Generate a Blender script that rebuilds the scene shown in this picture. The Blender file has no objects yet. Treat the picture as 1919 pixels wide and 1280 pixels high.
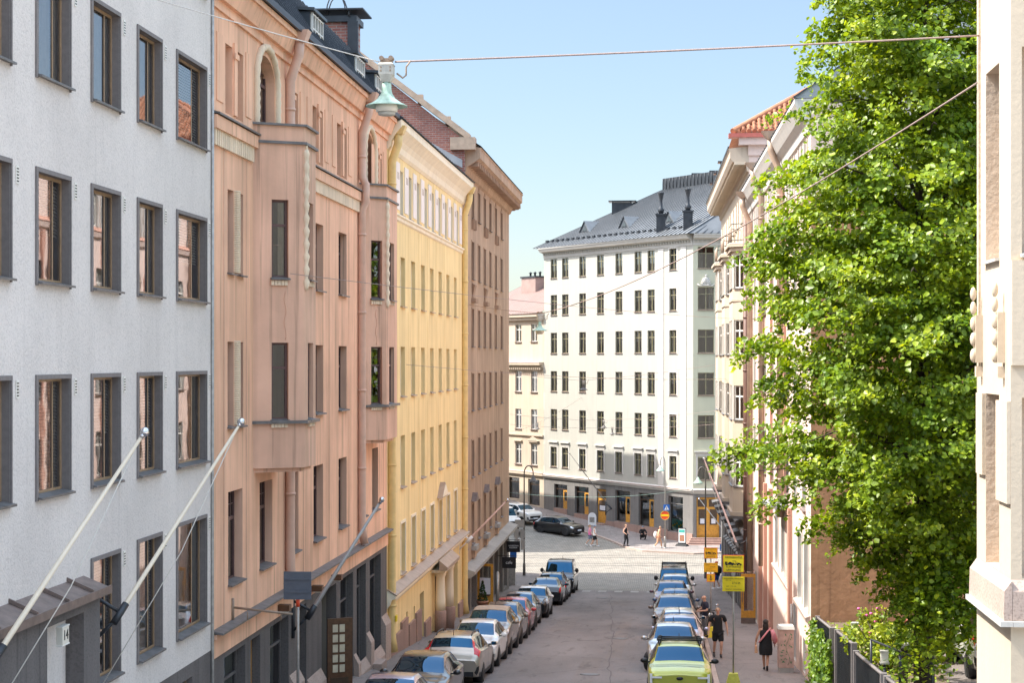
import bpy, math, random
from mathutils import Vector, Matrix
random.seed(7)
SC = bpy.context.scene
COL = SC.collection
R = math.radians
EYE = 15.0

# ------------------------------------------------------------------ camera
cam_d = bpy.data.cameras.new('camera'); cam = bpy.data.objects.new('camera', cam_d); COL.objects.link(cam)
cam.location = (0, 0, EYE); cam.rotation_euler = (R(90), 0, math.atan2(.0918, .99578))
cam_d.lens = 60.03; cam_d.sensor_width = 36; cam_d.shift_y = 33/1919
cam_d.clip_start = .3; cam_d.clip_end = 6000
SC.camera = cam
# ------------------------------------------------------------------ sky, sun, exposure
SUN = Vector((-.596, -.072, .799)).normalized()
w = bpy.data.worlds.new('World'); SC.world = w; w.use_nodes = True
nt = w.node_tree; bg = nt.nodes['Background']
sk = nt.nodes.new('ShaderNodeTexSky'); sk.sky_type = 'NISHITA'; sk.sun_disc = False
sk.sun_elevation = math.asin(SUN.z); sk.sun_rotation = math.atan2(SUN.x, SUN.y)
sk.air_density = 1.0; sk.dust_density = .5; sk.ozone_density = 1.2
tc = nt.nodes.new('ShaderNodeTexCoord'); sx = nt.nodes.new('ShaderNodeSeparateXYZ'); nt.links.new(tc.outputs['Generated'], sx.inputs[0])
rp = nt.nodes.new('ShaderNodeValToRGB'); el = rp.color_ramp.elements; el[0].position = 0; el[0].color = (.315, .315, .335, 1); el[1].position = .62; el[1].color = (3.15, 2.45, 1.75, 1)
e2 = el.new(.26); e2.color = (.47, .44, .41, 1); nt.links.new(sx.outputs[2], rp.inputs[0])   # low sky dimmed, overhead sky brightened and warmed to fill the shade
mx_ = nt.nodes.new('ShaderNodeMix'); mx_.data_type = 'RGBA'; mx_.blend_type = 'MULTIPLY'; mx_.inputs[0].default_value = 1
nt.links.new(sk.outputs[0], mx_.inputs[6]); nt.links.new(rp.outputs[0], mx_.inputs[7])
nt.links.new(mx_.outputs[2], bg.inputs[0]); bg.inputs[1].default_value = .15
sl = bpy.data.lights.new('sun', 'SUN'); so = bpy.data.objects.new('sun', sl); COL.objects.link(so)
so.rotation_euler = (-SUN).to_track_quat('-Z', 'Y').to_euler(); so.location = (-60, -10, 90)
sl.energy = 2.9; sl.angle = R(.5); sl.color = (1, .95, .87)
SC.view_settings.view_transform = 'Standard'; SC.view_settings.look = 'None'
SC.view_settings.exposure = 1.74; SC.view_settings.gamma = 1
SC.cycles.max_bounces = 8; SC.cycles.diffuse_bounces = 6; SC.cycles.transparent_max_bounces = 12
SC.cycles.caustics_reflective = False; SC.cycles.caustics_refractive = False

# ------------------------------------------------------------------ materials
MATS = {}
def nmat(name):
    m = bpy.data.materials.new(name); m.use_nodes = True
    n = m.node_tree.nodes; return m, m.node_tree, n['Principled BSDF']
def noise(nt, scale, detail=4, vec=None, rough=.55):
    t = nt.nodes.new('ShaderNodeTexNoise'); t.inputs['Scale'].default_value = scale
    t.inputs['Detail'].default_value = detail; t.inputs['Roughness'].default_value = rough
    if vec: nt.links.new(vec, t.inputs['Vector'])
    return t.outputs['Fac']
def pos(nt, scl=None):
    g = nt.nodes.new('ShaderNodeNewGeometry')
    if not scl: return g.outputs['Position']
    mp = nt.nodes.new('ShaderNodeMapping'); mp.inputs['Scale'].default_value = scl
    nt.links.new(g.outputs['Position'], mp.inputs['Vector']); return mp.outputs[0]
def ramp(nt, fac, stops):
    r = nt.nodes.new('ShaderNodeValToRGB'); e = r.color_ramp.elements
    while len(e) < len(stops): e.new(.5)
    for el, (p, c) in zip(e, stops):
        el.position = p; el.color = (c[0], c[1], c[2], 1) if not isinstance(c, (int, float)) else (c, c, c, 1)
    nt.links.new(fac, r.inputs[0]); return r.outputs[0]
def mul(nt, a, b, mode='MULTIPLY', fac=1):
    m = nt.nodes.new('ShaderNodeMix'); m.data_type = 'RGBA'; m.blend_type = mode; m.inputs[0].default_value = fac
    for s, v in ((m.inputs[6], a), (m.inputs[7], b)):
        if isinstance(v, tuple): s.default_value = (*v[:3], 1)
        else: nt.links.new(v, s)
    return m.outputs[2]
def bump(nt, h, b, dist=.01, st=.5):
    n = nt.nodes.new('ShaderNodeBump'); n.inputs['Distance'].default_value = dist; n.inputs['Strength'].default_value = st
    nt.links.new(h, n.inputs['Height']); nt.links.new(n.outputs[0], b.inputs['Normal'])
def plaster(name, c, fine=18, var=.10, bd=.012, streak=.10, speck=None):
    m, nt, b = nmat(name)
    big = ramp(nt, noise(nt, .55, 5, pos(nt)), [(.3, 1-var), (.7, 1+var*.35)])
    st = ramp(nt, noise(nt, 1.0, 5, pos(nt, (2.6, 2.6, .16))), [(.36, 1-streak), (.62, 1.0)])
    s2 = ramp(nt, noise(nt, 1.0, 3, pos(nt, (7.5, 7.5, .22))), [(.30, 1-streak*1.6), (.42, 1.0)])
    col = mul(nt, mul(nt, mul(nt, c, big), st), s2)
    f = noise(nt, fine, 3, pos(nt))
    if speck: col = mul(nt, col, ramp(nt, f, [(.34, 1-speck), (.52, 1.0)]))
    nt.links.new(col, b.inputs['Base Color']); b.inputs['Roughness'].default_value = .93
    b.inputs['Specular IOR Level'].default_value = .2
    bump(nt, f, b, bd, .6); MATS[name] = m; return m
def flat(name, c, rough=.5, metal=0, var=.0, vscale=4, spec=.5, coat=0, bd=0):
    m, nt, b = nmat(name); b.inputs['Base Color'].default_value = (*c, 1)
    b.inputs['Roughness'].default_value = rough; b.inputs['Metallic'].default_value = metal
    b.inputs['Specular IOR Level'].default_value = spec
    if coat: b.inputs['Coat Weight'].default_value = coat; b.inputs['Coat Roughness'].default_value = .03
    if var or bd:
        f = noise(nt, vscale, 5, pos(nt))
        if var: nt.links.new(mul(nt, c, ramp(nt, f, [(.3, 1-var), (.7, 1+var*.4)])), b.inputs['Base Color'])
        if bd: bump(nt, f, b, bd, .6)
    MATS[name] = m; return m
def brick(name, c1, c2, mortar, scale, bw, bh, vec='wallX', ms=.02, bd=.01, var=.25, rough=.9):
    m, nt, b = nmat(name)
    g = nt.nodes.new('ShaderNodeNewGeometry'); sp = nt.nodes.new('ShaderNodeSeparateXYZ'); cb = nt.nodes.new('ShaderNodeCombineXYZ')
    nt.links.new(g.outputs['Position'], sp.inputs[0])
    a, z = {'wallX': (0, 2), 'wallY': (1, 2), 'floor': (0, 1)}[vec]
    nt.links.new(sp.outputs[a], cb.inputs[0]); nt.links.new(sp.outputs[z], cb.inputs[1])
    t = nt.nodes.new('ShaderNodeTexBrick'); nt.links.new(cb.outputs[0], t.inputs['Vector'])
    t.inputs['Color1'].default_value = (*c1, 1); t.inputs['Color2'].default_value = (*c2, 1); t.inputs['Mortar'].default_value = (*mortar, 1)
    t.inputs['Scale'].default_value = scale; t.inputs['Brick Width'].default_value = bw; t.inputs['Row Height'].default_value = bh
    t.inputs['Mortar Size'].default_value = ms
    col = mul(nt, t.outputs['Color'], ramp(nt, noise(nt, 1.2, 6, pos(nt)), [(.3, 1-var), (.7, 1.1)]))
    nt.links.new(col, b.inputs['Base Color']); b.inputs['Roughness'].default_value = rough
    inv = nt.nodes.new('ShaderNodeMath'); inv.operation = 'SUBTRACT'; inv.inputs[0].default_value = 1
    nt.links.new(t.outputs['Fac'], inv.inputs[1]); bump(nt, inv.outputs[0], b, bd, .7)
    MATS[name] = m; return m
def seam_metal(name, c, axis=1, per=.55, rough=.42, metal=.35):
    m, nt, b = nmat(name)
    f = noise(nt, 1.5, 5, pos(nt))
    nt.links.new(mul(nt, c, ramp(nt, f, [(.3, .78), (.7, 1.12)])), b.inputs['Base Color'])
    b.inputs['Roughness'].default_value = rough; b.inputs['Metallic'].default_value = metal
    MATS[name] = m; return m

plaster('grey_stucco', (.73, .675, .635), 30, .10, .016, .035, .15)
plaster('pink_plaster', (.93, .555, .375), 9, .17, .008, .17)
plaster('pink_plaster_worn', (.83, .515, .37), 9, .2, .008, .2)
plaster('yellow_plaster', (.93, .72, .37), 7, .09, .006, .13)
plaster('yellow_pale', (.92, .82, .63), 7, .05, .006, .08)
plaster('brown_plaster', (.52, .37, .265), 6, .16, .006, .2)
plaster('brown_dark', (.42, .285, .20), 6, .12, .006, .15)
plaster('white_plaster', (.42, .412, .365), 7, .03, .004, .04)
plaster('white_plaster_shaded', (.50, .50, .38), 7, .03, .004, .04)  # white house plaster again, greenish shade of the corner face put into the colour
plaster('white_trim', (.55, .53, .49), 9, .05, .004, .06)
plaster('panel_white', (.88, .80, .74), 9, .05, .004, .06)
plaster('rose_plaster', (.72, .56, .49), 8, .07, .006, .08)
plaster('rose_dark', (.52, .29, .22), 8, .10, .006, .10)
plaster('rough_brown', (.45, .245, .14), 3.2, .14, .03, .12)
plaster('cream_plaster', (.86, .73, .54), 14, .05, .008, .06)
plaster('cream_bright', (.58, .49, .375), 14, .04, .008, .04)
plaster('cream_rough', (.56, .46, .36), 11, .10, .03, .08)
plaster('sand_plaster', (.53, .44, .345), 8, .07, .006, .08)
plaster('beige_plaster', (.58, .49, .38), 8, .06, .006, .06)
plaster('ornament', (.90, .73, .54), 14, .20, .02, .15)
plaster('granite_red', (.40, .27, .225), 22, .14, .006, .10, .18)
plaster('granite_grey', (.235, .225, .215), 24, .16, .006, .14, .22)
plaster('granite_dark', (.165, .15, .145), 24, .16, .004, .14, .2)
plaster('granite_pink', (.47, .37, .315), 30, .12, .006, .06, .3)
plaster('concrete', (.42, .40, .37), 16, .14, .006, .12)
flat('grey_surround', (.20, .18, .175), .75, 0, .15, 12)
flat('ledge_metal', (.17, .165, .165), .5, .3, .35, 5)
flat('ledge_brown', (.20, .15, .13), .55, .2, .3, 5)
flat('dark_metal', (.045, .05, .058), .42, .4, .3, 3)
flat('roof_dark', (.045, .055, .066), .38, .45, .3, 2)
flat('roof_blue', (.15, .165, .18), .55, .15, .25, 1.2)
flat('roof_pink', (.33, .235, .205), .6, .1, .2, 1.5)
flat('roof_seam', (.05, .06, .075), .5, .3)
flat('roof_rib', (.05, .058, .068), .5, .3)
flat('seam_pink', (.34, .21, .18), .6)
flat('roof_pale', (.36, .38, .40), .5, .3, .2, 2)
flat('coping', (.44, .335, .25), .65, .1, .25, 3)
flat('pipe_pink', (.66, .43, .33), .5, 0, .12, 3)
flat('pipe_yellow', (.78, .58, .25), .5, 0, .15, 3)
flat('pipe_brown', (.15, .085, .065), .5, 0, .2, 3)
flat('pipe_tan', (.42, .31, .23), .5, .1, .2, 3)
flat('wood_brown', (.13, .062, .03), .5, 0, .3, 9)
flat('wood_frame', (.33, .22, .13), .45, 0, .2, 9)
flat('wood_orange', (.62, .30, .045), .42, 0, .25, 7)
flat('wood_dark', (.085, .052, .032), .45, 0, .3, 9)
flat('frame_plum', (.12, .065, .06), .5, 0, .2, 8)
flat('frame_olive', (.235, .215, .125), .5, 0, .2, 8)
flat('frame_white', (.78, .76, .70), .5, 0, .1, 8)
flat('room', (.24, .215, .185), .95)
flat('curtain_white', (.86, .84, .78), .9, 0, .12, 6)
flat('curtain_cream', (.66, .57, .42), .9, 0, .15, 6)
flat('curtain_grey', (.50, .52, .46), .9, 0, .15, 6)
flat('white_paint', (.80, .80, .80), .45, 0, .06, 6)
flat('white_plate', (.75, .78, .82), .4)
flat('black', (.012, .012, .014), .45)
flat('black_soft', (.018, .018, .02), .85)
flat('rubber', (.022, .022, .023), .8, 0, .3, 14)
flat('rim', (.42, .43, .45), .3, .8)
flat('chrome', (.62, .62, .64), .15, 1)
flat('lens', (.72, .76, .80), .08, .3, 0, 4, .8)
flat('red_lens', (.62, .012, .02), .12, 0, 0, 4, .8)
flat('yellow_sign', (.86, .66, .02), .45, 0, .05, 9)
flat('amber_sign', (.86, .47, .015), .45, 0, .05, 9)
flat('red_sign', (.72, .07, .02), .45)
flat('blue_sign', (.015, .13, .46), .45)
flat('yellow_conc', (.58, .54, .10), .85, 0, .2, 9, .3, 0, .004)
flat('grey_sign', (.125, .15, .19), .5, .3, .12, 6)
flat('galv', (.42, .40, .37), .45, .5, .25, 8)
flat('pole_brown', (.30, .22, .16), .55, .1, .2, 6)
flat('pole_dark', (.12, .11, .10), .5, .2, .2, 6)
flat('copper', (.40, .56, .46), .6, .15, .35, 14)
flat('lamp_grey', (.50, .49, .44), .55, .2, .2, 12)
flat('lamp_glass', (.74, .71, .62), .25, 0, 0, 4, .6)
flat('wire', (.34, .25, .22), .6, 0, .2, 20)
flat('wire_pale', (.62, .58, .52), .6)
flat('flagpole', (.76, .65, .50), .4, 0, .06, 4)
flat('flagpole_grey', (.38, .37, .36), .4, .3, .1, 4)
flat('flagpole_rose', (.62, .42, .36), .4, 0, .1, 4)
flat('tile_red', (.40, .165, .085), .75, 0, .3, 3)
flat('red_metal', (.42, .11, .085), .55, .1, .2, 4)
flat('bark', (.060, .047, .036), .95, 0, .4, 9, .2, 0, .05)
flat('soil', (.17, .13, .095), .95, 0, .35, 3, .2, 0, .03)
flat('skin', (.60, .34, .235), .55, 0, .06, 20)
flat('skin_tan', (.48, .25, .16), .55, 0, .06, 20)
flat('hair_dark', (.03, .022, .018), .7, 0, .3, 40)
flat('hair_light', (.36, .22, .12), .7, 0, .3, 40)
flat('cloth_black', (.014, .014, .016), .9, 0, .3, 30)
flat('cloth_navy', (.018, .022, .045), .9, 0, .2, 30)
flat('cloth_grey', (.16, .15, .155), .9, 0, .2, 30)
flat('cloth_pink', (.85, .16, .42), .85, 0, .1, 30)
flat('cloth_rose', (.80, .30, .32), .85, 0, .1, 30)
flat('cloth_orange', (.72, .40, .24), .9, 0, .15, 14)
flat('cloth_blue', (.03, .10, .36), .9, 0, .1, 30)
flat('cloth_denim', (.20, .24, .32), .9, 0, .15, 30)
flat('cloth_white', (.78, .76, .74), .9, 0, .1, 30)
flat('cabinet', (.52, .345, .29), .7, 0, .25, 5)
flat('paint_green', (.07, .20, .09), .7)
flat('poster', (.70, .70, .74), .6, 0, .06, 5)
flat('teal', (.05, .42, .36), .6, 0, .3, 3)
flat('terracotta', (.42, .20, .12), .8, 0, .2, 9)
brick('red_brick', (.34, .135, .10), (.24, .085, .07), (.30, .25, .22), 1.0, .30, .10, 'wallX', .012)
brick('red_brick_side', (.34, .135, .10), (.24, .085, .07), (.30, .25, .22), 1.0, .30, .10, 'wallY', .012)

def asphalt(name, c):
    m, nt, b = nmat(name)
    f1 = ramp(nt, noise(nt, .35, 6, pos(nt, (1, .35, 1))), [(.3, .70), (.7, 1.2)])
    f2 = noise(nt, 45, 2, pos(nt)); f3 = ramp(nt, noise(nt, 1.6, 6, pos(nt, (1.4, .25, 1)), .7), [(.33, .72), (.45, 1.0)])
    vo = nt.nodes.new('ShaderNodeTexVoronoi'); vo.feature = 'DISTANCE_TO_EDGE'; vo.inputs['Scale'].default_value = .19
    mp = nt.nodes.new('ShaderNodeVectorMath'); mp.operation = 'ADD'
    nz = nt.nodes.new('ShaderNodeTexNoise'); nz.inputs['Scale'].default_value = .9; nt.links.new(pos(nt), nz.inputs['Vector'])
    nt.links.new(pos(nt), mp.inputs[0]); nt.links.new(nz.outputs['Color'], mp.inputs[1]); nt.links.new(mp.outputs[0], vo.inputs['Vector'])
    cr = ramp(nt, vo.outputs['Distance'], [(.0, .55), (.008, 1.0)])
    col = mul(nt, mul(nt, mul(nt, mul(nt, c, f1), f3), cr), ramp(nt, f2, [(.3, .75), (.7, 1.2)]))
    nt.links.new(col, b.inputs['Base Color']); b.inputs['Roughness'].default_value = .85; b.inputs['Specular IOR Level'].default_value = .3
    bump(nt, f2, b, .006, .5); MATS[name] = m
asphalt('asphalt', (.225, .20, .19))
asphalt('asphalt_walk', (.225, .195, .18))
brick('cobbles', (.36, .33, .28), (.27, .25, .215), (.12, .11, .095), 1.0, .26, .17, 'floor', .022, .02, .22)
brick('paving', (.27, .24, .225), (.245, .215, .20), (.15, .13, .125), 1.0, 1.1, .30, 'floor', .012, .004, .2)

def glass_mat(name, ior, tint):
    m, nt, b = nmat(name); out = nt.nodes['Material Output']; nt.nodes.remove(b)
    fr = nt.nodes.new('ShaderNodeFresnel'); fr.inputs[0].default_value = ior
    g = nt.nodes.new('ShaderNodeBsdfGlossy'); g.inputs['Roughness'].default_value = .015; g.inputs['Color'].default_value = (.95, .96, 1, 1)
    t = nt.nodes.new('ShaderNodeBsdfTransparent'); t.inputs['Color'].default_value = (*tint, 1)
    nz = noise(nt, 1.1, 2, pos(nt)); bp = nt.nodes.new('ShaderNodeBump'); bp.inputs['Strength'].default_value = .05; bp.inputs['Distance'].default_value = .02
    nt.links.new(nz, bp.inputs['Height']); nt.links.new(bp.outputs[0], g.inputs['Normal'])
    mx = nt.nodes.new('ShaderNodeMixShader'); nt.links.new(fr.outputs[0], mx.inputs[0])
    nt.links.new(t.outputs[0], mx.inputs[1]); nt.links.new(g.outputs[0], mx.inputs[2]); nt.links.new(mx.outputs[0], out.inputs[0])
    MATS[name] = m
glass_mat('glass', 2.5, (.86, .89, .88)); glass_mat('glass_coated', 3.4, (.97, .98, .98))
m, nt_, b_ = nmat('car_glass'); b_.inputs['Base Color'].default_value = (.008, .010, .012, 1); b_.inputs['Roughness'].default_value = .02
b_.inputs['IOR'].default_value = 2.1; b_.inputs['Specular Tint'].default_value = (.10, .46, .92, 1); MATS['car_glass'] = m  # blue of the reflected sky put into the specular tint
def paint(name, c, metal=.35, rough=.28):
    m, nt, b = nmat(name); b.inputs['Base Color'].default_value = (*c, 1); b.inputs['Metallic'].default_value = metal
    b.inputs['Roughness'].default_value = rough; b.inputs['Coat Weight'].default_value = 1; b.inputs['Coat Roughness'].default_value = .03
    f = noise(nt, 2.2, 5, pos(nt)); nt.links.new(ramp(nt, f, [(.3, .86), (.7, 1)]), b.inputs['Coat Weight'])
    MATS[name] = m
for n_, c_, me_ in [('paint_lime', (.40, .42, .045), .25), ('paint_silver', (.46, .45, .43), .7), ('paint_champagne', (.47, .42, .35), .65),
                    ('paint_white', (.78, .77, .75), .0), ('paint_black', (.012, .013, .016), .2), ('paint_bronze', (.25, .195, .15), .6),
                    ('paint_red', (.42, .018, .03), .3), ('paint_grey', (.17, .18, .19), .6), ('paint_blue', (.03, .07, .16), .4),
                    ('paint_plum', (.11, .05, .07), .4), ('paint_dark', (.03, .032, .036), .4), ('paint_lilac', (.36, .34, .42), .6), ('paint_mocha', (.13, .095, .075), .5)]:
    paint(n_, c_, me_)
def leaf_mat(name, c, tr):
    m, nt, b = nmat(name); out = nt.nodes['Material Output']
    g = nt.nodes.new('ShaderNodeNewGeometry')
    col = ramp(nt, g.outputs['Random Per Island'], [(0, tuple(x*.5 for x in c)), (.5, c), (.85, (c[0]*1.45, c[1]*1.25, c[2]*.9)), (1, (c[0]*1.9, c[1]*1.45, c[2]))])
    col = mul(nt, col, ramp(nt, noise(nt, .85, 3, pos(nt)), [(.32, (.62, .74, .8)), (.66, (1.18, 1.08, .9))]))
    nt.links.new(col, b.inputs['Base Color']); b.inputs['Roughness'].default_value = .42; b.inputs['Specular IOR Level'].default_value = .45
    t = nt.nodes.new('ShaderNodeBsdfTranslucent'); nt.links.new(mul(nt, col, (1.5, 1.4, .5)), t.inputs['Color'])
    mx = nt.nodes.new('ShaderNodeMixShader'); mx.inputs[0].default_value = tr
    nt.links.new(b.outputs[0], mx.inputs[1]); nt.links.new(t.outputs[0], mx.inputs[2]); nt.links.new(mx.outputs[0], out.inputs[0])
    MATS[name] = m
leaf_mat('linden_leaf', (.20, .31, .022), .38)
leaf_mat('shrub_leaf', (.24, .33, .03), .35)
leaf_mat('ivy_leaf', (.13, .24, .03), .35)
leaf_mat('dark_leaf', (.03, .075, .02), .25)

# ------------------------------------------------------------------ mesh helpers
class MB:
    """collects shapes into ONE mesh object; M maps local shape coordinates to world"""
    def __init__(s, mats, M=None):
        s.v = []; s.f = []; s.mi = []; s.sm = []; s.mats = mats if isinstance(mats, (list, tuple)) else [mats]
        s.M = M or Matrix.Identity(4)
    def pts(s, ps):
        n = len(s.v); s.v += [s.M @ Vector(p) for p in ps]; return n
    def face(s, idx, m=0, sm=False):
        s.f.append(tuple(idx)); s.mi.append(m); s.sm.append(sm)
    def poly(s, ps, m=0):
        n = s.pts(ps); s.face(range(n, n+len(ps)), m)
    def box(s, a, b, m=0, sk=None):
        x0, y0, z0 = (min(a[i], b[i]) for i in range(3)); x1, y1, z1 = (max(a[i], b[i]) for i in range(3))
        n = s.pts([(x0, y0, z0), (x1, y0, z0), (x1, y1, z0), (x0, y1, z0), (x0, y0, z1), (x1, y0, z1), (x1, y1, z1), (x0, y1, z1)])
        for q in ((3, 2, 1, 0), (4, 5, 6, 7), (0, 1, 5, 4), (1, 2, 6, 5), (2, 3, 7, 6), (3, 0, 4, 7)): s.face([n+i for i in q], m)
    def hexa(s, p, m=0):      # 8 corner points, bottom four then top four
        n = s.pts(p)
        for q in ((3, 2, 1, 0), (4, 5, 6, 7), (0, 1, 5, 4), (1, 2, 6, 5), (2, 3, 7, 6), (3, 0, 4, 7)): s.face([n+i for i in q], m)
    def prism(s, poly, d, m=0):  # polygon (3-D points) swept by vector d
        k = len(poly); n = s.pts(poly); n2 = s.pts([tuple(Vector(p)+Vector(d)) for p in poly])
        s.face([n+i for i in reversed(range(k))], m); s.face([n2+i for i in range(k)], m)
        for i in range(k): j = (i+1) % k; s.face([n+i, n+j, n2+j, n2+i], m)
    def tube(s, ps, r, n=8, m=0, caps=True):
        ps = [Vector(p) for p in ps]; rs = r if isinstance(r, (list, tuple)) else [r]*len(ps)
        rings = []; up = None
        for i, p in enumerate(ps):
            t = (ps[min(i+1, len(ps)-1)]-ps[max(i-1, 0)]).normalized()
            if up is None: up = t.orthogonal().normalized()
            up = (up-t*up.dot(t)).normalized(); bi = t.cross(up)
            rings.append(s.pts([p+(up*math.cos(2*math.pi*k/n)+bi*math.sin(2*math.pi*k/n))*rs[i] for k in range(n)]))
        for a, b in zip(rings, rings[1:]):
            for k in range(n): s.face([a+k, a+(k+1) % n, b+(k+1) % n, b+k], m, True)
        if caps:
            s.face([rings[0]+k for k in reversed(range(n))], m); s.face([rings[-1]+k for k in range(n)], m)
    def lathe(s, prof, c=(0, 0, 0), n=16, m=0, axis='z'):
        rings = []
        for r, h in prof:
            ring = []
            for k in range(n):
                a = 2*math.pi*k/n; p = (r*math.cos(a), r*math.sin(a), h)
                if axis == 'x': p = (h, p[0], p[1])
                ring.append((p[0]+c[0], p[1]+c[1], p[2]+c[2]))
            rings.append(s.pts(ring))
        for a, b in zip(rings, rings[1:]):
            for k in range(n): s.face([a+k, a+(k+1) % n, b+(k+1) % n, b+k], m, True)
        if prof[0][0] > 1e-4: s.face([rings[0]+k for k in reversed(range(n))], m)
        if prof[-1][0] > 1e-4: s.face([rings[-1]+k for k in range(n)], m)
    def ball(s, c, r, n=10, m=0, k=6):
        rx, ry, rz = r if isinstance(r, (tuple, list)) else (r, r, r)
        rings = []
        for i in range(1, k):
            th = math.pi*i/k
            rings.append(s.pts([(c[0]+rx*math.sin(th)*math.cos(2*math.pi*j/n), c[1]+ry*math.sin(th)*math.sin(2*math.pi*j/n), c[2]+rz*math.cos(th)) for j in range(n)]))
        t = s.pts([(c[0], c[1], c[2]+rz)]); b = s.pts([(c[0], c[1], c[2]-rz)])
        for j in range(n): s.face([t, rings[0]+j, rings[0]+(j+1) % n], m, True); s.face([b, rings[-1]+(j+1) % n, rings[-1]+j], m, True)
        for a, d in zip(rings, rings[1:]):
            for j in range(n): s.face([a+j, d+j, d+(j+1) % n, a+(j+1) % n], m, True)
    def mesh(s, name, off=Vector((0, 0, 0)), inv=None):
        me = bpy.data.meshes.new(name)
        vs = [inv @ v for v in s.v] if inv else [v-off for v in s.v]
        me.from_pydata(vs, [], s.f)
        for mt in s.mats: me.materials.append(MATS[mt])
        me.polygons.foreach_set('material_index', s.mi); me.polygons.foreach_set('use_smooth', s.sm)
        me.update(); return me
    def build(s, name, parent=None, loc=None):
        """world-space shapes -> object; its origin is the parent's, or loc"""
        if parent is not None:
            o = bpy.data.objects.new(name, s.mesh(name, inv=WORLD[parent.name].inverted()))
            COL.objects.link(o); o.parent = parent; WORLD[o.name] = WORLD[parent.name].copy()
        else:
            loc = Vector(loc) if loc is not None else Vector((sum(v.x for v in s.v)/len(s.v), sum(v.y for v in s.v)/len(s.v), min(v.z for v in s.v)))
            o = bpy.data.objects.new(name, s.mesh(name, off=loc)); COL.objects.link(o); o.location = loc; WORLD[o.name] = Matrix.Translation(loc)
        return o
WORLD = {}
def tag(o, label=None, cat=None, group=None, kind=None):
    if label: o['label'] = label
    if cat: o['category'] = cat
    if group: o['group'] = group
    if kind: o['kind'] = kind
    return o
def empty(name, label, cat, M, group=None):
    o = bpy.data.objects.new(name, None); o.empty_display_size = .3; COL.objects.link(o)
    if not isinstance(M, Matrix): M = Matrix.Translation(M)
    o.matrix_world = M; WORLD[o.name] = M.copy()
    return tag(o, label, cat, group)
def place(name, mesh, parent, M):     # a child sharing mesh data; M is its world matrix
    o = bpy.data.objects.new(name, mesh); COL.objects.link(o); o.parent = parent
    o.matrix_basis = WORLD[parent.name].inverted() @ M; WORLD[o.name] = M.copy(); return o
def frameM(O, U):                     # facade frame: x = right along the wall, y = into the wall, z = up
    U = Vector(U).normalized(); N = Vector((0, 0, 1)).cross(U)
    return Matrix(((U.x, N.x, 0, O[0]), (U.y, N.y, 0, O[1]), (0, 0, 1, O[2]), (0, 0, 0, 1)))
def text_mesh(body, size, mat, ext=.003, align='CENTER'):
    cu = bpy.data.curves.new('lettering', 'FONT'); cu.body = body; cu.size = size; cu.extrude = ext; cu.align_x = align; cu.align_y = 'CENTER'
    cu.resolution_u = 2
    ob = bpy.data.objects.new('lettering', cu); me = bpy.data.meshes.new_from_object(ob)
    bpy.data.objects.remove(ob); me.materials.clear(); me.materials.append(MATS[mat]); return me
def text_on(name, body, size, mat, parent, M):   # lettering lying in the x-z plane of M, facing -y
    return place(name, text_mesh(body, size, mat), parent, M @ Matrix.Rotation(R(90), 4, 'X'))
def gz(y):
    return max(0.0, 9.2-.0815*y)

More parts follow.
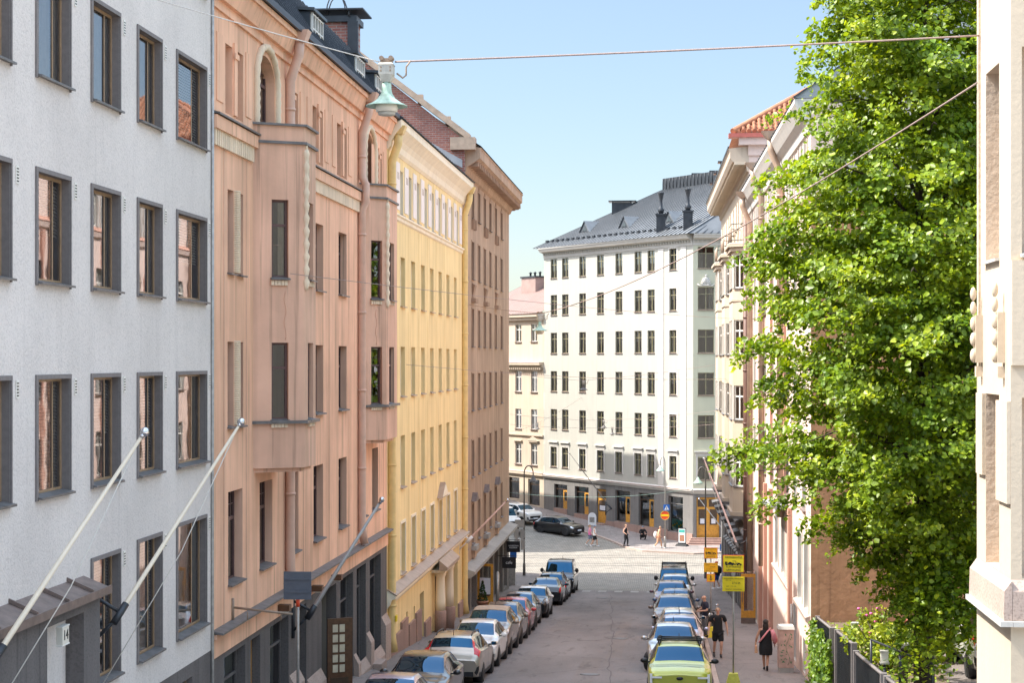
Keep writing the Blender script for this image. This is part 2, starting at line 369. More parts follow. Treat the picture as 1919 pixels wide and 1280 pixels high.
# ------------------------------------------------------------------ windows
WC = {}
def window_meshes(w, h, style, cur, fm):
    key = (round(w, 2), round(h, 2), style, cur, fm)
    if key in WC: return WC[key]
    t = .055; d0, d1 = (-.035 if style != 'modern' else -.014), .03; b = MB([fm])
    def bar(x0, x1, z0, z1, dd=0): b.box((x0, d0+dd, z0), (x1, d1, z1))
    X = w/2
    bar(-X, -X+t, 0, h); bar(X-t, X, 0, h); bar(-X+t, X-t, 0, t*1.2); bar(-X+t, X-t, h-t, h)
    if style == 'modern':
        bar(X*.42, X*.42+.05, t*1.2, h-t, .01)
        bar(X-t-.03, X-t, t*1.2, h-t, .02)
    elif style == 'tee':
        bar(-X+t, X-t, h*.66, h*.66+.08); bar(-.035, .035, t*1.2, h*.66, .005)
        bar(-.02, .02, h*.66+.08, h-t, .015)
        if w > .8:
            bar(-X*.52, -X*.52+.025, h*.66+.08, h-t, .015); bar(X*.5, X*.5+.025, h*.66+.08, h-t, .015); bar(-X+t, X-t, h*.83, h*.83+.02, .017)
    elif style == 'cross':
        bar(-.04, .04, t*1.2, h-t); bar(-X+t, -.04, h*.68, h*.68+.06, .005); bar(.04, X-t, h*.68, h*.68+.06, .005)
        for sx in (-1, 1): bar(sx*(X+.02)/2-.012 if False else sx*X*.97-.03, sx*X*.97+.0 if sx > 0 else sx*X*.97+.03, t*1.2, h-t, .02)
    elif style == 'shop':
        bar(-X+t, X-t, h*.78, h*.78+.06)
    elif style == 'single':
        bar(-X+t, X-t, h*.66, h*.66+.06)
    fr = b.mesh('window'); p = MB(['glass_coated' if style == 'modern' else 'glass']); p.poly([(-X+t*.6, 0, t*.6), (X-t*.6, 0, t*.6), (X-t*.6, 0, h-t*.6), (-X+t*.6, 0, h-t*.6)]); pm = p.mesh('pane')
    cm = None
    if cur:
        kind, x0, x1 = cur; c = MB([{'w': 'curtain_white', 'c': 'curtain_cream', 'g': 'curtain_grey', 'b': 'curtain_white', 't': 'teal'}[kind[0]]])
        a0, a1 = -X+t+x0*(w-2*t), -X+t+x1*(w-2*t); top = h-t
        bot = t if len(kind) == 1 else h*float(kind[1:])
        if kind[0] == 'b':     # slatted blind
            k = int((top-bot)/.055)
            for i in range(k):
                z = bot+i*.055; c.hexa([(a0, .05, z), (a1, .05, z), (a1, .072, z+.04), (a0, .072, z+.04), (a0, .05, z+.004), (a1, .05, z+.004), (a1, .072, z+.044), (a0, .072, z+.044)])
        else:
            k = max(6, int((a1-a0)/.035)); n = c.pts([(a0+(a1-a0)*i/k, .055+.016*math.sin(i*1.35)+.008*math.sin(i*.6+1), z) for z in (bot, top) for i in range(k+1)])
            for i in range(k): c.face([n+i, n+i+1, n+k+2+i, n+k+1+i], 0, True)
        cm = c.mesh('curtain')
    WC[key] = (fr, pm, cm); return WC[key]
def add_window(bld, FM, u, z, w, h, dep, style='tee', cur=None, fm='frame_plum', name='window', sl=None, sur=None):
    fr, pm, cm = window_meshes(w, h, style, cur, fm)
    M = FM @ Matrix.Translation((u, dep+.04, z))
    o = place(name, fr, bld, M); place('pane', pm, o, M)
    if cm: place('curtain', cm, o, M)
    if sl:
        k = ('sill', round(w, 2), round(dep, 2), *sl)
        if k not in WC:
            q = MB([sl[0]]); y = -dep-.04; x0, x1, ot, ov = -w/2-sl[2], w/2+sl[2], sl[1], sl[2]
            q.hexa([(x0, y-ot, -.045), (x1, y-ot, -.045), (x1, -.04, -.012), (x0, -.04, -.012), (x0, y-ot, -.01), (x1, y-ot, -.01), (x1, -.04, .03), (x0, -.04, .03)]); WC[k] = q.mesh('sill')
        place('sill', WC[k], o, M)
    if sur:
        k = ('sur', round(w, 2), round(h, 2), round(dep, 2), sur)
        if k not in WC:
            q = MB([sur]); y = -dep-.04; X = w/2
            q.box((-X-.08, y-.03, h-.01), (X+.04, y-.002, h+.06)); q.box((-X-.08, y-.03, -.06), (-X, y-.002, h-.011)); q.box((X, y-.03, -.06), (X+.04, y-.002, h-.011)); WC[k] = q.mesh('surround')
        place('surround', WC[k], o, M)
    return o
def wall(mb, u0, u1, z0, z1, ops, m=0, mr=1, mi=2):
    """wall sheet with openings (a, b, c, d, depth, kind): real reveals, and a dark room behind glass"""
    us = sorted({u0, u1, *[o[0] for o in ops], *[o[1] for o in ops]}); zs = sorted({z0, z1, *[o[2] for o in ops], *[o[3] for o in ops]})
    us = [x for x in us if u0 <= x <= u1]; zs = [x for x in zs if z0 <= x <= z1]
    for a, b in zip(us, us[1:]):
        for c, d in zip(zs, zs[1:]):
            x, z = (a+b)/2, (c+d)/2
            if any(o[0] < x < o[1] and o[2] < z < o[3] for o in ops): continue
            mb.poly([(a, 0, c), (b, 0, c), (b, 0, d), (a, 0, d)], m)
    for a, b, c, d, dep, kind in ops:
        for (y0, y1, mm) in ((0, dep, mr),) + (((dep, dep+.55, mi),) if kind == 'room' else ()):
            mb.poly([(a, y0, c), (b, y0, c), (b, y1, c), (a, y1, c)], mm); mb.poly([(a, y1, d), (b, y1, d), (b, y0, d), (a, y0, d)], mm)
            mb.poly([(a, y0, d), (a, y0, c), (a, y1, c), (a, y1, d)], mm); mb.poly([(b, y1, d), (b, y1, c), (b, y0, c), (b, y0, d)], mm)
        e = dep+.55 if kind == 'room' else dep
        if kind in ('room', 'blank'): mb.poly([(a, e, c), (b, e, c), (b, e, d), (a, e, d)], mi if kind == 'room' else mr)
def shell(mb, u0, u1, z0, z1, deep, m=0, sides='lrb', y0=0):
    """the other walls of a building block behind its facade"""
    if 'l' in sides: mb.poly([(u0, y0, z1), (u0, y0, z0), (u0, deep, z0), (u0, deep, z1)], m)
    if 'r' in sides: mb.poly([(u1, y0, z0), (u1, y0, z1), (u1, deep, z1), (u1, deep, z0)], m)
    if 'b' in sides: mb.poly([(u1, deep, z0), (u1, deep, z1), (u0, deep, z1), (u0, deep, z0)], m)
def sill(mb, a, b, z, m=0, out=.07, dep=.1, th=.035, over=.03):
    mb.hexa([(a-over, -out, z-.045), (b+over, -out, z-.045), (b+over, dep, z-.01), (a-over, dep, z-.01),
             (a-over, -out, z-.045+th), (b+over, -out, z-.045+th), (b+over, dep, z+th), (a-over, dep, z+th)], m)
def seams(mb, p00, p10, p11, p01, n, m=0, h=.045, wd=.035):
    """standing seams on a roof quad: ribs running from edge p00-p10 to edge p01-p11"""
    p00, p10, p11, p01 = map(Vector, (p00, p10, p11, p01)); nr = (p10-p00).cross(p01-p00).normalized()
    for i in range(n+1):
        t = i/n; a = p00.lerp(p10, t); b = p01.lerp(p11, t); s = (p10-p00).normalized()*wd/2
        if (b-a).length < .2: continue
        mb.hexa([a-s, a+s, b+s, b-s, a-s+nr*h, a+s+nr*h, b+s+nr*h, b-s+nr*h], m)
# ================================================================== GROUND AND STREET
P1 = Vector((-11.4, 155.6, 0)); P2 = Vector((1.9, 138.3, 0)); UA = (P2-P1).normalized(); LA = (P2-P1).length
def gz2(x, y):                        # level of the crossing: rises gently to the far left
    if y < 114: return gz(y)
    return max(0.0, .07*(17-(Vector((x, y, 0))-P1).dot(UA)))
YS = [-60, -20, 0, 15, 30, 45, 60, 75, 90, 100, 105, 107]
def sheet(name, x0, x1, ys, dz, mat, kind='structure', zf=gz, side=True):
    b = MB([mat]); f0 = x0 if callable(x0) else (lambda y: x0); f1 = x1 if callable(x1) else (lambda y: x1)
    for a, c in zip(ys, ys[1:]):
        b.poly([(f0(a), a, zf(a)+dz), (f1(a), a, zf(a)+dz), (f1(c), c, zf(c)+dz), (f0(c), c, zf(c)+dz)])
        if side and dz > .05:
            for f in (f0, f1): b.poly([(f(a), a, zf(a)-.02), (f(c), c, zf(c)-.02), (f(c), c, zf(c)+dz), (f(a), a, zf(a)+dz)])
    if side and dz > .05:
        c = ys[-1]; b.poly([(f0(c), c, zf(c)-.02), (f1(c), c, zf(c)-.02), (f1(c), c, zf(c)+dz), (f0(c), c, zf(c)+dz)])
    return tag(b.build(name, loc=(0, 0, 0)), kind=kind)
FX = lambda y: 4.35-.0147*(y-53)
g = MB(['concrete'])
ys = [-400, -60, 0, 30, 60, 90, 112.88, 118, 400, 4000]
for a, c in zip(ys, ys[1:]):
    za = 9.2-.0815*a if a < 112.8 else 0; zc = 9.2-.0815*c if c < 112.8 else 0
    if a <= -400: za = 14.1
    if a == -60: za = 14.1
    if c == -60: zc = 14.1
    g.poly([(-3000, a, za-.12), (3000, a, za-.12), (3000, c, zc-.12), (-3000, c, zc-.12)])
tag(g.build('ground', loc=(0, 0, 0)), kind='structure')
sheet('road', -8.09, 1.40, YS, .0, 'asphalt')
b = MB(['asphalt_walk'])
for a, c in zip(YS, YS[1:]):
    b.poly([(-9.7, a, gz(a)+.36), (-8.26, a, gz(a)+.125), (-8.26, c, gz(c)+.125), (-9.7, c, gz(c)+.36)])
tag(b.build('pavement', loc=(0, 0, 0)), kind='structure')
sheet('pavement', 1.55, lambda y: FX(y)+.1, YS, .125, 'asphalt_walk')
sheet('kerb', -8.26, -8.10, YS, .135, 'granite_pink')
sheet('kerb', 1.38, 1.54, YS, .135, 'granite_pink')
# corner pavements past the end of the street
b = MB(['asphalt_walk', 'granite_pink'])
for poly, dx in (([(-9.7, 107.02), (-8.1, 107.02), (-8.1, 116.6), (-8.9, 117.9), (-10.2, 118.6), (-40, 118.6), (-40, 117), (-16.05, 116.95)], -.17),
             ([(1.4, 107.02), (FX(109)+.1, 107.02), (3.6, 116), (3.4, 118.4), (2.2, 118.2), (1.4, 117.4)], .17)):
    for m_, top, ins in ((1, .135, 0), (0, .145, dx)):
        q = [(x+(ins if x in (-8.1, -8.9, 1.4, 2.2) else 0), y-(abs(ins) if y > 118 else 0)) for x, y in poly]
        b.prism([(x, y, gz(y)-.02) for x, y in q], (0, 0, top), m_)
tag(b.build('pavement', loc=(0, 0, 0)), kind='structure')
# cobbled crossing
b = MB(['cobbles'])
nx, ny = 34, 16
grid = [[(-70+140*i/nx, y) for i in range(nx+1)] for y in [107.0, 110, 112.88]+[115+63*j/ny for j in range(ny+1)]]
rows = [b.pts([(x, y, gz2(x, y)+.006) for x, y in r]) for r in grid]
for a, c in zip(rows, rows[1:]):
    for i in range(nx): b.face([a+i, a+i+1, c+i+1, c+i])
tag(b.build('cobbled_square', loc=(0, 0, 0)), kind='structure')
b = MB(['dark_metal'])
for y in (124.2, 125.7, 129.3, 130.8):
    for k in range(30):
        x0, x1 = -30+2*k, -28+2*k; f = lambda x: y+.09*x-.002*x*x
        b.box((0, 0, 0), (0, 0, 0)) if False else b.poly([(x0, f(x0)-.06, gz2(x0, f(x0))+.012), (x1, f(x1)-.06, gz2(x1, f(x1))+.012), (x1, f(x1)+.06, gz2(x1, f(x1))+.012), (x0, f(x0)+.06, gz2(x0, f(x0))+.012)])
tag(b.build('tram_rails', loc=(0, 0, 0)), kind='structure')
# pavement in front of the far block, a raised slab along it
NA = Vector((UA.y, -UA.x, 0))
def slab(poly, dz, mat, th=.3):
    b = MB([mat]); k = len(poly); t = b.pts([(x, y, gz2(x, y)+dz) for x, y in poly]); u = b.pts([(x, y, gz2(x, y)+dz-th) for x, y in poly])
    b.face([t+i for i in range(k)]); 
    for i in range(k): b.face([u+i, u+(i+1) % k, t+(i+1) % k, t+i])
    return b
wa = [(p.x, p.y) for p in [P1+UA*u-NA*.6 for u in (-16, -10, -5, 0, 4, 8, 12, 16, LA)]]+[(P2.x+9, P2.y+1.5)]
outer = [(16, 135.6), (5.2, 132.6), (1.85, 131.5), (-2.1, 133.0), (-3.5, 135.5), (-4.4, 138.8), (-5.6, 141.3), (-7.4, 144.0), (-10.5, 148.6), (-16.0, 156.2), (-19, 160.3), (-22, 164.4)]
inner = [(16, 135.8), (5.2, 132.8), (1.85, 131.7), (-2.0, 133.2), (-3.3, 135.6), (-4.2, 138.9), (-5.4, 141.45), (-7.2, 144.15), (-10.3, 148.75), (-15.8, 156.35), (-18.8, 160.45), (-21.8, 164.55)]
b = MB(['paving'])
ring_a = [wa[0]]+wa+[wa[-1]]; ob = list(reversed(inner)); 
na = b.pts([(x, y, gz2(x, y)+.125) for x, y in ring_a]); nb = b.pts([(x, y, gz2(x, y)+.125) for x, y in ob])
for i in range(11): b.face([na+i, na+i+1, nb+i+1, nb+i])
tag(b.build('pavement', loc=(0, 0, 0)), kind='structure')
b = MB(['granite_pink'])
for (p, q), (r, s_) in zip(zip(inner, inner[1:]), zip(outer, outer[1:])):
    c = [p, q, s_, r]; b.hexa([(x, y, gz2(x, y)-.1) for x, y in c]+[(x, y, gz2(x, y)+.13) for x, y in c])
tag(b.build('kerb', loc=(0, 0, 0)), kind='structure')
# worn white crossing bars and manhole covers on the street
b = MB(['concrete'])
for k in range(9):
    x = -7.4+1.0*k
    b.poly([(x, 105.4, gz(105.4)+.006), (x+.5, 105.4, gz(105.4)+.006), (x+.5, 106.9, gz(106.9)+.006), (x, 106.9, gz(106.9)+.006)])
tag(b.build('crossing_marking', loc=(0, 0, 0)), kind='structure')
b = MB(['asphalt_walk'])
for (x0, x1, y0, y1) in ((-3.1, -2.4, 44, 62), (-2.3, -1.75, 62, 84), (-5.2, -4.3, 74, 83), (-3.4, -1.6, 92, 97)):
    b.poly([(x0, y0, gz(y0)+.005), (x1, y0, gz(y0)+.005), (x1, y1, gz(y1)+.005), (x0, y1, gz(y1)+.005)])
tag(b.build('road_patches', loc=(0, 0, 0)), kind='structure')
b = MB(['granite_dark']); rr = random.Random(2); xs_ = -1.6; pr = None
for k in range(60):
    y = 43+k; xs_ += rr.gauss(-.012, .05); q = [(xs_-.014, y, gz(y)+.008), (xs_+.014, y, gz(y)+.008)]
    if pr: b.poly([pr[0], pr[1], q[1], q[0]])
    pr = q
tag(b.build('road_seam', loc=(0, 0, 0)), kind='structure')
for i, (x, y) in enumerate(((-2.0, 70.5), (-3.9, 99.0), (-2.6, 56.0))):
    b = MB(['ledge_metal']); M = Matrix.Translation((x, y, gz(y)+.004)) @ Matrix.Rotation(-math.atan(.083), 4, 'X'); b.M = M
    b.lathe([(.33, 0), (.33, .012), (.27, .016), (.0, .016)], n=20)
    tag(b.build('manhole_cover', loc=(x, y, gz(y))), ['round manhole cover in the middle of the asphalt halfway down the street', 'round manhole cover on the asphalt near the cobbled crossing', 'round manhole cover in the asphalt level with the grey estate car'][i], 'manhole cover', 'manhole covers in the road')

# ================================================================== LEFT ROW
XL = -9.55
rng = random.Random(3)
def lf(y0=0): return frameM((XL, y0, 0), (0, 1, 0))
# ---------------------------------------------------------------- grey stucco block
G = empty('apartment_building', 'pale grey stucco apartment block with dark framed windows, nearest on the left', 'building', (XL, 35, gz(35)))
FM = lf(); mb = MB(['grey_stucco', 'grey_surround', 'room', 'granite_dark'], FM)
cols = [17.75, 20.2, 22.65, 25.12, 27.6, 30.06, 32.52]; WG = 2.06
rows = [(22.5, 24.18), (19.33, 20.98), (16.18, 17.86), (12.9, 14.7)]
ops = []
for c in cols:
    wd = 2.06 if c > 32 else 1.4
    for z0, z1 in rows: ops.append((c, c+wd, z0, z1, .16, 'room'))
    if c > 27: ops.append((c, c+wd, 9.55, 11.62+.02*(c-27), .16, 'room'))
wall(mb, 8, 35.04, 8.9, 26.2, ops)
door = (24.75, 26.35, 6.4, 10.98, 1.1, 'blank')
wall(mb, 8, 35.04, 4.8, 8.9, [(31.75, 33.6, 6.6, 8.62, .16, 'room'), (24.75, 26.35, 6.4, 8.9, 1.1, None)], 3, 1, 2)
shell(mb, 8, 35.04, 4.8, 26.2, 12, 0); mb.poly([(8, 0, 26.2), (35.04, 0, 26.2), (35.04, 12, 26.2), (8, 12, 26.2)], 0)
mb.build('wall', G)
k = 0
for a, b_, c, d, dep, kd in ops:
    k += 1
    cur = rng.choice([('w', .30, 1), ('b', .25, 1), ('w', .38, 1), ('c', .45, 1), ('b.45', .2, 1), ('w', .0, 1)])
    add_window(G, FM, (a+b_)/2, c, b_-a, d-c, .10, 'modern', cur, 'wood_frame', 'window', ('ledge_metal', .10, .03), 'grey_surround')
add_window(G, FM, 32.68, 6.6, 1.85, 2.02, .10, 'modern', ('c', .1, .5), 'wood_frame')
vt = MB(['frame_white', 'black']); vt.box((0, -.014, 0), (.11, -.003, .27), 0)
for i in range(5): vt.box((.018, -.017, .03+.046*i), (.092, -.0135, .05+.046*i), 1)
vt = vt.mesh('air_vent')
for a, b_, c, d, dep, kd in ops: place('air_vent', vt, G, FM @ Matrix.Translation((b_+.22, 0, d-.28)))
pt = MB(['granite_dark', 'ledge_brown', 'room'], FM)     # portal with its canopy
pt.box((22.4, -.30, 5.4), (24.75, -.002, 11.2)); pt.box((26.35, -.30, 5.4), (27.12, -.002, 11.2)); pt.box((24.75, -.30, 10.98), (26.35, -.002, 11.2))
pt.hexa([(21, -.44, 11.2), (27.2, -.44, 11.2), (27.2, .0, 11.2), (21, .0, 11.2), (21, -.44, 11.27), (27.2, -.44, 11.27), (27.2, -.0, 11.45), (21, -.0, 11.45)], 1)
pt.box((21, -.47, 11.17), (27.23, -.44, 11.30), 1)
for x_ in (22.6, 24.0, 25.3, 26.4): pt.hexa([(x_, -.44, 11.28), (x_+.04, -.44, 11.28), (x_+.04, 0, 11.46), (x_, 0, 11.46), (x_, -.44, 11.33), (x_+.04, -.44, 11.33), (x_+.04, 0, 11.52), (x_, 0, 11.52)], 1)
pt.build('portal', G)
dr = MB(['wood_dark', 'glass', 'wood_brown'], FM); dr.box((24.78, .72, 6.2), (26.32, .80, 10.7), 0)
for x in (24.95, 25.62): dr.box((x, .70, 7.4), (x+.52, .722, 9.9), 2)
dr.build('door', G)
no = MB(['lamp_glass', 'frame_white'], FM); no.box((25.12, -.40, 10.66), (25.4, -.301, 10.92), 0); no.box((25.1, -.405, 10.64), (25.42, -.301, 10.66), 1); no.box((25.1, -.405, 10.92), (25.42, -.301, 10.94), 1)
pl = no.build('house_number_lamp', G)
text_on('house_number', '14', .22, 'black', pl, FM @ Matrix.Translation((25.26, -.404, 10.79)))
dp = MB(['galv'], FM); dp.tube([(35.0, -.03, 26), (35.0, -.03, 8.9), (35.0, -.03, 5.6)], .035, 8); dp.build('drainpipe', G)

def flag_pole(name, label, base, tip, r, mat, bmat, group, wire=True, wall_off=None):
    base, tip = Vector(base), Vector(tip); d = (tip-base).normalized()
    e = empty(name, label, 'flagpole', base, group)
    p = MB([mat]); p.tube([base, base+d*.25, tip], [r, r, r*.62], 10); p.build('pole', e)
    f = MB(['chrome']); f.ball(tip+d*.05, (.075, .075, .075)); f.tube([tip-d*.06, tip+d*.04], r*.85, 8); f.build('finial', e)
    k = MB([bmat]); s = -1 if base.x < -1 else 1
    wl = Vector((base.x-.42*(1 if base.x < -2 else -1), base.y, base.z))
    k.tube([wl+Vector((0, -.02, .36)), base+d*.10], .035, 6); k.tube([wl+Vector((0, -.02, -.42)), base-d*.05], .035, 6); k.tube([wl+Vector((0, -.02, .5)), wl+Vector((0, -.02, -.6))], .05, 6)
    k.tube([base-d*.12, base+d*.28], r*1.5, 8); k.build('bracket', e)
    if wire:
        c = MB(['wire_pale']); q = base+Vector((0, 0, -1.1)); 
        c.tube([tip-d*.1, tip.lerp(q, .5)+Vector((0, 0, -.06)), wl+Vector((0, 0, -1.4))], .009, 5); c.build('halyard', e)
    return e
def left_pt(px, py, X):            # a pixel of the photo taken to the plane x = X
    r = ((-.0918+.99578*(px-960)/3200), (.99578+.0918*(px-960)/3200), (673-py)/3200); d = X/r[0]
    return Vector((X, d*r[1], EYE+d*r[2]))
flag_pole('flagpole', 'cream flagpole slanting out above the entrance canopy of the grey block', (-9.1, 22.3, 10.9), left_pt(268, 815, -7.75), .042, 'flagpole', 'dark_metal', 'flagpoles on the facades')
flag_pole('flagpole', 'cream flagpole slanting out between the lower windows of the grey block', (-9.1, 27.55, 10.72), left_pt(450, 795, -7.75), .042, 'flagpole', 'dark_metal', 'flagpoles on the facades')

# ---------------------------------------------------------------- pink block with oriels
K = empty('apartment_building', 'salmon pink apartment house with two boxy oriels and dark mansard roof', 'building', (XL, 46, gz(46)))
FM = lf(); mats = ['pink_plaster', 'pink_plaster_worn', 'room', 'granite_dark', 'granite_pink', 'ornament']
mb = MB(mats, FM)
Y0, Y1 = 35.05, 57.3
pairs0 = [(36.15, 36.75), (37.05, 37.7), (42.05, 42.6), (42.85, 43.4), (45.2, 45.75), (46.0, 46.6), (48.6, 49.2), (49.5, 50.1), (55.0, 55.5), (55.75, 56.3)]
arches = [(38.95, 40.8), (53.05, 54.75)]
ops_t = [(a, b_, 20.33, 21.84, .28, 'room') for a, b_ in pairs0]+[(a, b_, 20.3, 22.2, .3, 'room') for a, b_ in arches]
nar = [(36.34, 36.86), (37.17, 37.7)]
wide = [(42.2, 43.45), (45.42, 46.62), (48.83, 50.06)]
ops_m = [(a, b_, z0, z1, .26, 'room') for z0, z1 in ((16.88, 18.7), (13.52, 15.38)) for a, b_ in nar+wide]
ops_b = [(a, b_, 10.08, 12.1, .26, 'room') for a, b_ in ((36.39, 37.64), (39.25, 40.54), (42.22, 43.46), (45.33, 46.61), (48.83, 50.06), (52.26, 53.28), (54.45, 55.57))]
wall(mb, Y0, Y1, 20.25, 23.0, ops_t, 0, 0, 2)
wall(mb, Y0, Y1, 9.2, 20.25, ops_m+ops_b, 0, 1, 2)
for a, b_ in arches:               # round heads
    c, r = (a+b_)/2, (b_-a)/2; k = 10
    for s in (-1, 1):
        q = [(c+s*r, 0, 22.2)]+[(c+s*r*math.cos(math.pi/2*i/k), 0, 22.2-r*.62+r*.62*math.sin(math.pi/2*i/k)) for i in range(k+1)]
        mb.poly(q if s < 0 else q[::-1], 0)
        for i in range(k):
            p, q2 = [(c+s*r*math.cos(math.pi/2*j/k), 0, 22.2-r*.62+r*.62*math.sin(math.pi/2*j/k)) for j in (i, i+1)]
            mb.poly([p, q2, (q2[0], .3, q2[2]), (p[0], .3, p[2])], 0)
# shop floor: granite piers, fascia and big dark openings
shops = [(36.05, 37.9, 5.6), (38.4, 39.3, 5.2), (40.3, 42.3, 5.5), (43.6, 44.4, 5.2), (46.4, 48.5, 4.6), (49.1, 51.1, 4.8), (51.7, 53.3, 5.2), (54.0, 56.1, 5.2)]
wall(mb, Y0, Y1, 3.8, 8.75, [(a, b_, zb, 8.55, .3, 'room') for a, b_, zb in shops], 3, 3, 2)
mb.box((Y0, -.05, 8.70), (Y1, -.001, 9.18), 0)
shell(mb, Y0, Y1, 3.8, 23.0, 12, 0, 'lb')
mb.build('wall', K)
# granite base blocks sloping with the street
for (a, b_, z) in ((42.4, 43.5, 7.0), (44.5, 46.3, 6.5), (48.6, 49.05, 6.1), (51.2, 51.6, 6.0), (51.7, 53.3, 5.6), (53.4, 53.95, 6.3), (54.0, 56.1, 5.5), (56.2, 57.25, 6.4)):
    gb = MB(['granite_pink'], FM); gb.hexa([(a, -.16, 3.9), (b_, -.16, 3.9), (b_, -.002, 3.9), (a, -.002, 3.9), (a, -.16, z-.3), (b_, -.16, z-.3), (b_, -.002, z), (a, -.002, z)]); gb.build('granite_base', K)
tr = MB(['pink_plaster', 'ledge_metal', 'ornament', 'pink_plaster_worn'], FM)
# main cornice, string course with cream dentils, shop ledge
tr.hexa([(Y0, -.16, 22.62), (Y1, -.16, 22.62), (Y1, .1, 22.62), (Y0, .1, 22.62), (Y0, -.30, 23.0), (Y1, -.30, 23.0), (Y1, .1, 23.0), (Y0, .1, 23.0)], 0)
tr.box((Y0, -.36, 23.0), (Y1, .1, 23.14), 0); tr.box((Y0, -.06, 22.42), (Y1, -.001, 22.62), 0)
tr.box((Y0, -.12, 19.86), (Y1, -.001, 20.14), 0); sill(tr, Y0+.03, Y1-.03, 20.2, 1, .17, .0, .04, 0)
y = Y0+.05
while y < Y1-.1:
    if not (38.5 < y < 41.2 or 52.2 < y < 55.6): tr.box((y, -.07, 19.52), (y+.13, -.001, 19.86), 2)
    y += .17
tr.box((Y0, -.10, 9.10), (Y1, -.04, 9.2), 0); sill(tr, Y0+.03, Y1-.03, 9.24, 1, .24, .0, .045, 0)
for a, b_ in pairs0[::2]: pass
for (a0, a1) in zip(pairs0[0::2], pairs0[1::2]):
    tr.box((a0[1]+.03, -.05, 20.36), (a1[0]-.03, -.002, 21.95), 0); tr.box((a0[1]-.02, -.08, 21.6), (a1[0]+.02, -.05, 21.72), 0)
    for (p, q) in ((a0[0]-.75, a0[0]-.2), (a1[1]+.2, a1[1]+.75)): tr.box((p, -.022, 20.5), (q, -.002, 21.95), 0)
# shallow pilaster joints that break up the plaster
for y in (36.0, 37.95, 41.75, 44.0, 47.4, 50.4, 52.1, 56.6):
    tr.box((y, -.012, 9.26), (y+.05, -.001, 19.5), 3)
tr.build('cornice_trim', K)
# twisted colonnette between the narrow windows
for z0, z1 in ((16.9, 18.72), (13.54, 15.4)):
    c = MB(['ornament'], FM)
    for i in range(46):
        z = z0+(z1-z0)*i/46; c.lathe([(.105, z), (.125, z+(z1-z0)/92), (.105, z+(z1-z0)/46)], (37.015, .0, 0), 10)
    c.build('twisted_column', K)
# arch trims
for a, b_ in arches:
    c, r = (a+b_)/2, (b_-a)/2+.14; t = MB(['ornament'], FM)
    path = [(c-r, -.03, 20.34+.1*i) for i in range(12)]+[(c-r*math.cos(math.pi*i/18), -.03, 21.55+.85*math.sin(math.pi*i/18)) for i in range(19)]+[(c+r, -.03, 21.44-.1*i) for i in range(12)]
    t.tube(path, [.085+.02*(i % 2) for i in range(len(path))], 8); t.build('arch_trim', K)
for a, b_, c, d, dep, kd in ops_t: add_window(K, FM, (a+b_)/2, c, b_-a, d-c, .22, 'tee' if b_-a > 1 else 'single', rng.choice([None, None, ('c', 0, .4)]))
for a, b_, c, d, dep, kd in ops_m+ops_b: add_window(K, FM, (a+b_)/2, c, b_-a, d-c, .18, 'tee' if b_-a > 1 else 'single', rng.choice([None, ('w', 0, .3), ('c', .6, 1), ('g', 0, 1), ('w.5', 0, 1)]), 'frame_plum', 'window', ('ledge_metal', .10, .03))
for i, (a, b_, zb) in enumerate(shops):
    if i == 4: continue
    add_window(K, FM, (a+b_)/2, zb, b_-a, 8.55-zb, .2, 'shop', [('g', .6, 1), None, ('w.3', .2, .8), None, None, ('g', 0, .5), None, None][i], 'wood_orange' if i == 1 else 'granite_dark', 'shop_window')
# open brown door with small panes
dd = MB(['wood_brown', 'wood_dark', 'curtain_cream'], frameM((XL+.06, 46.9, 0), (.88, .47, 0)))
dd.box((0, -.04, gz(47)+.25), (.72, .04, 7.75), 0)
for i in range(5):
    for j in range(2): dd.box((.14+.20*j, -.055, 6.25+.28*i), (.29+.20*j, -.042, 6.46+.28*i), 2)
dd.box((.10, -.055, gz(47)+.4), (.6, -.042, 6.1), 1)
dd.build('open_door', K)
for (a, b_, z) in ((51.2, 52.3, 5.05), (53.3, 54.9, 4.95), (53.6, 54.6, 5.3), (47.0, 48.4, 5.3)): st = MB(['granite_pink'], FM); st.box((a, -.75 if z < 5.2 else -.45, gz(a)-.3), (b_, -.17, z)); st.build('step', K)
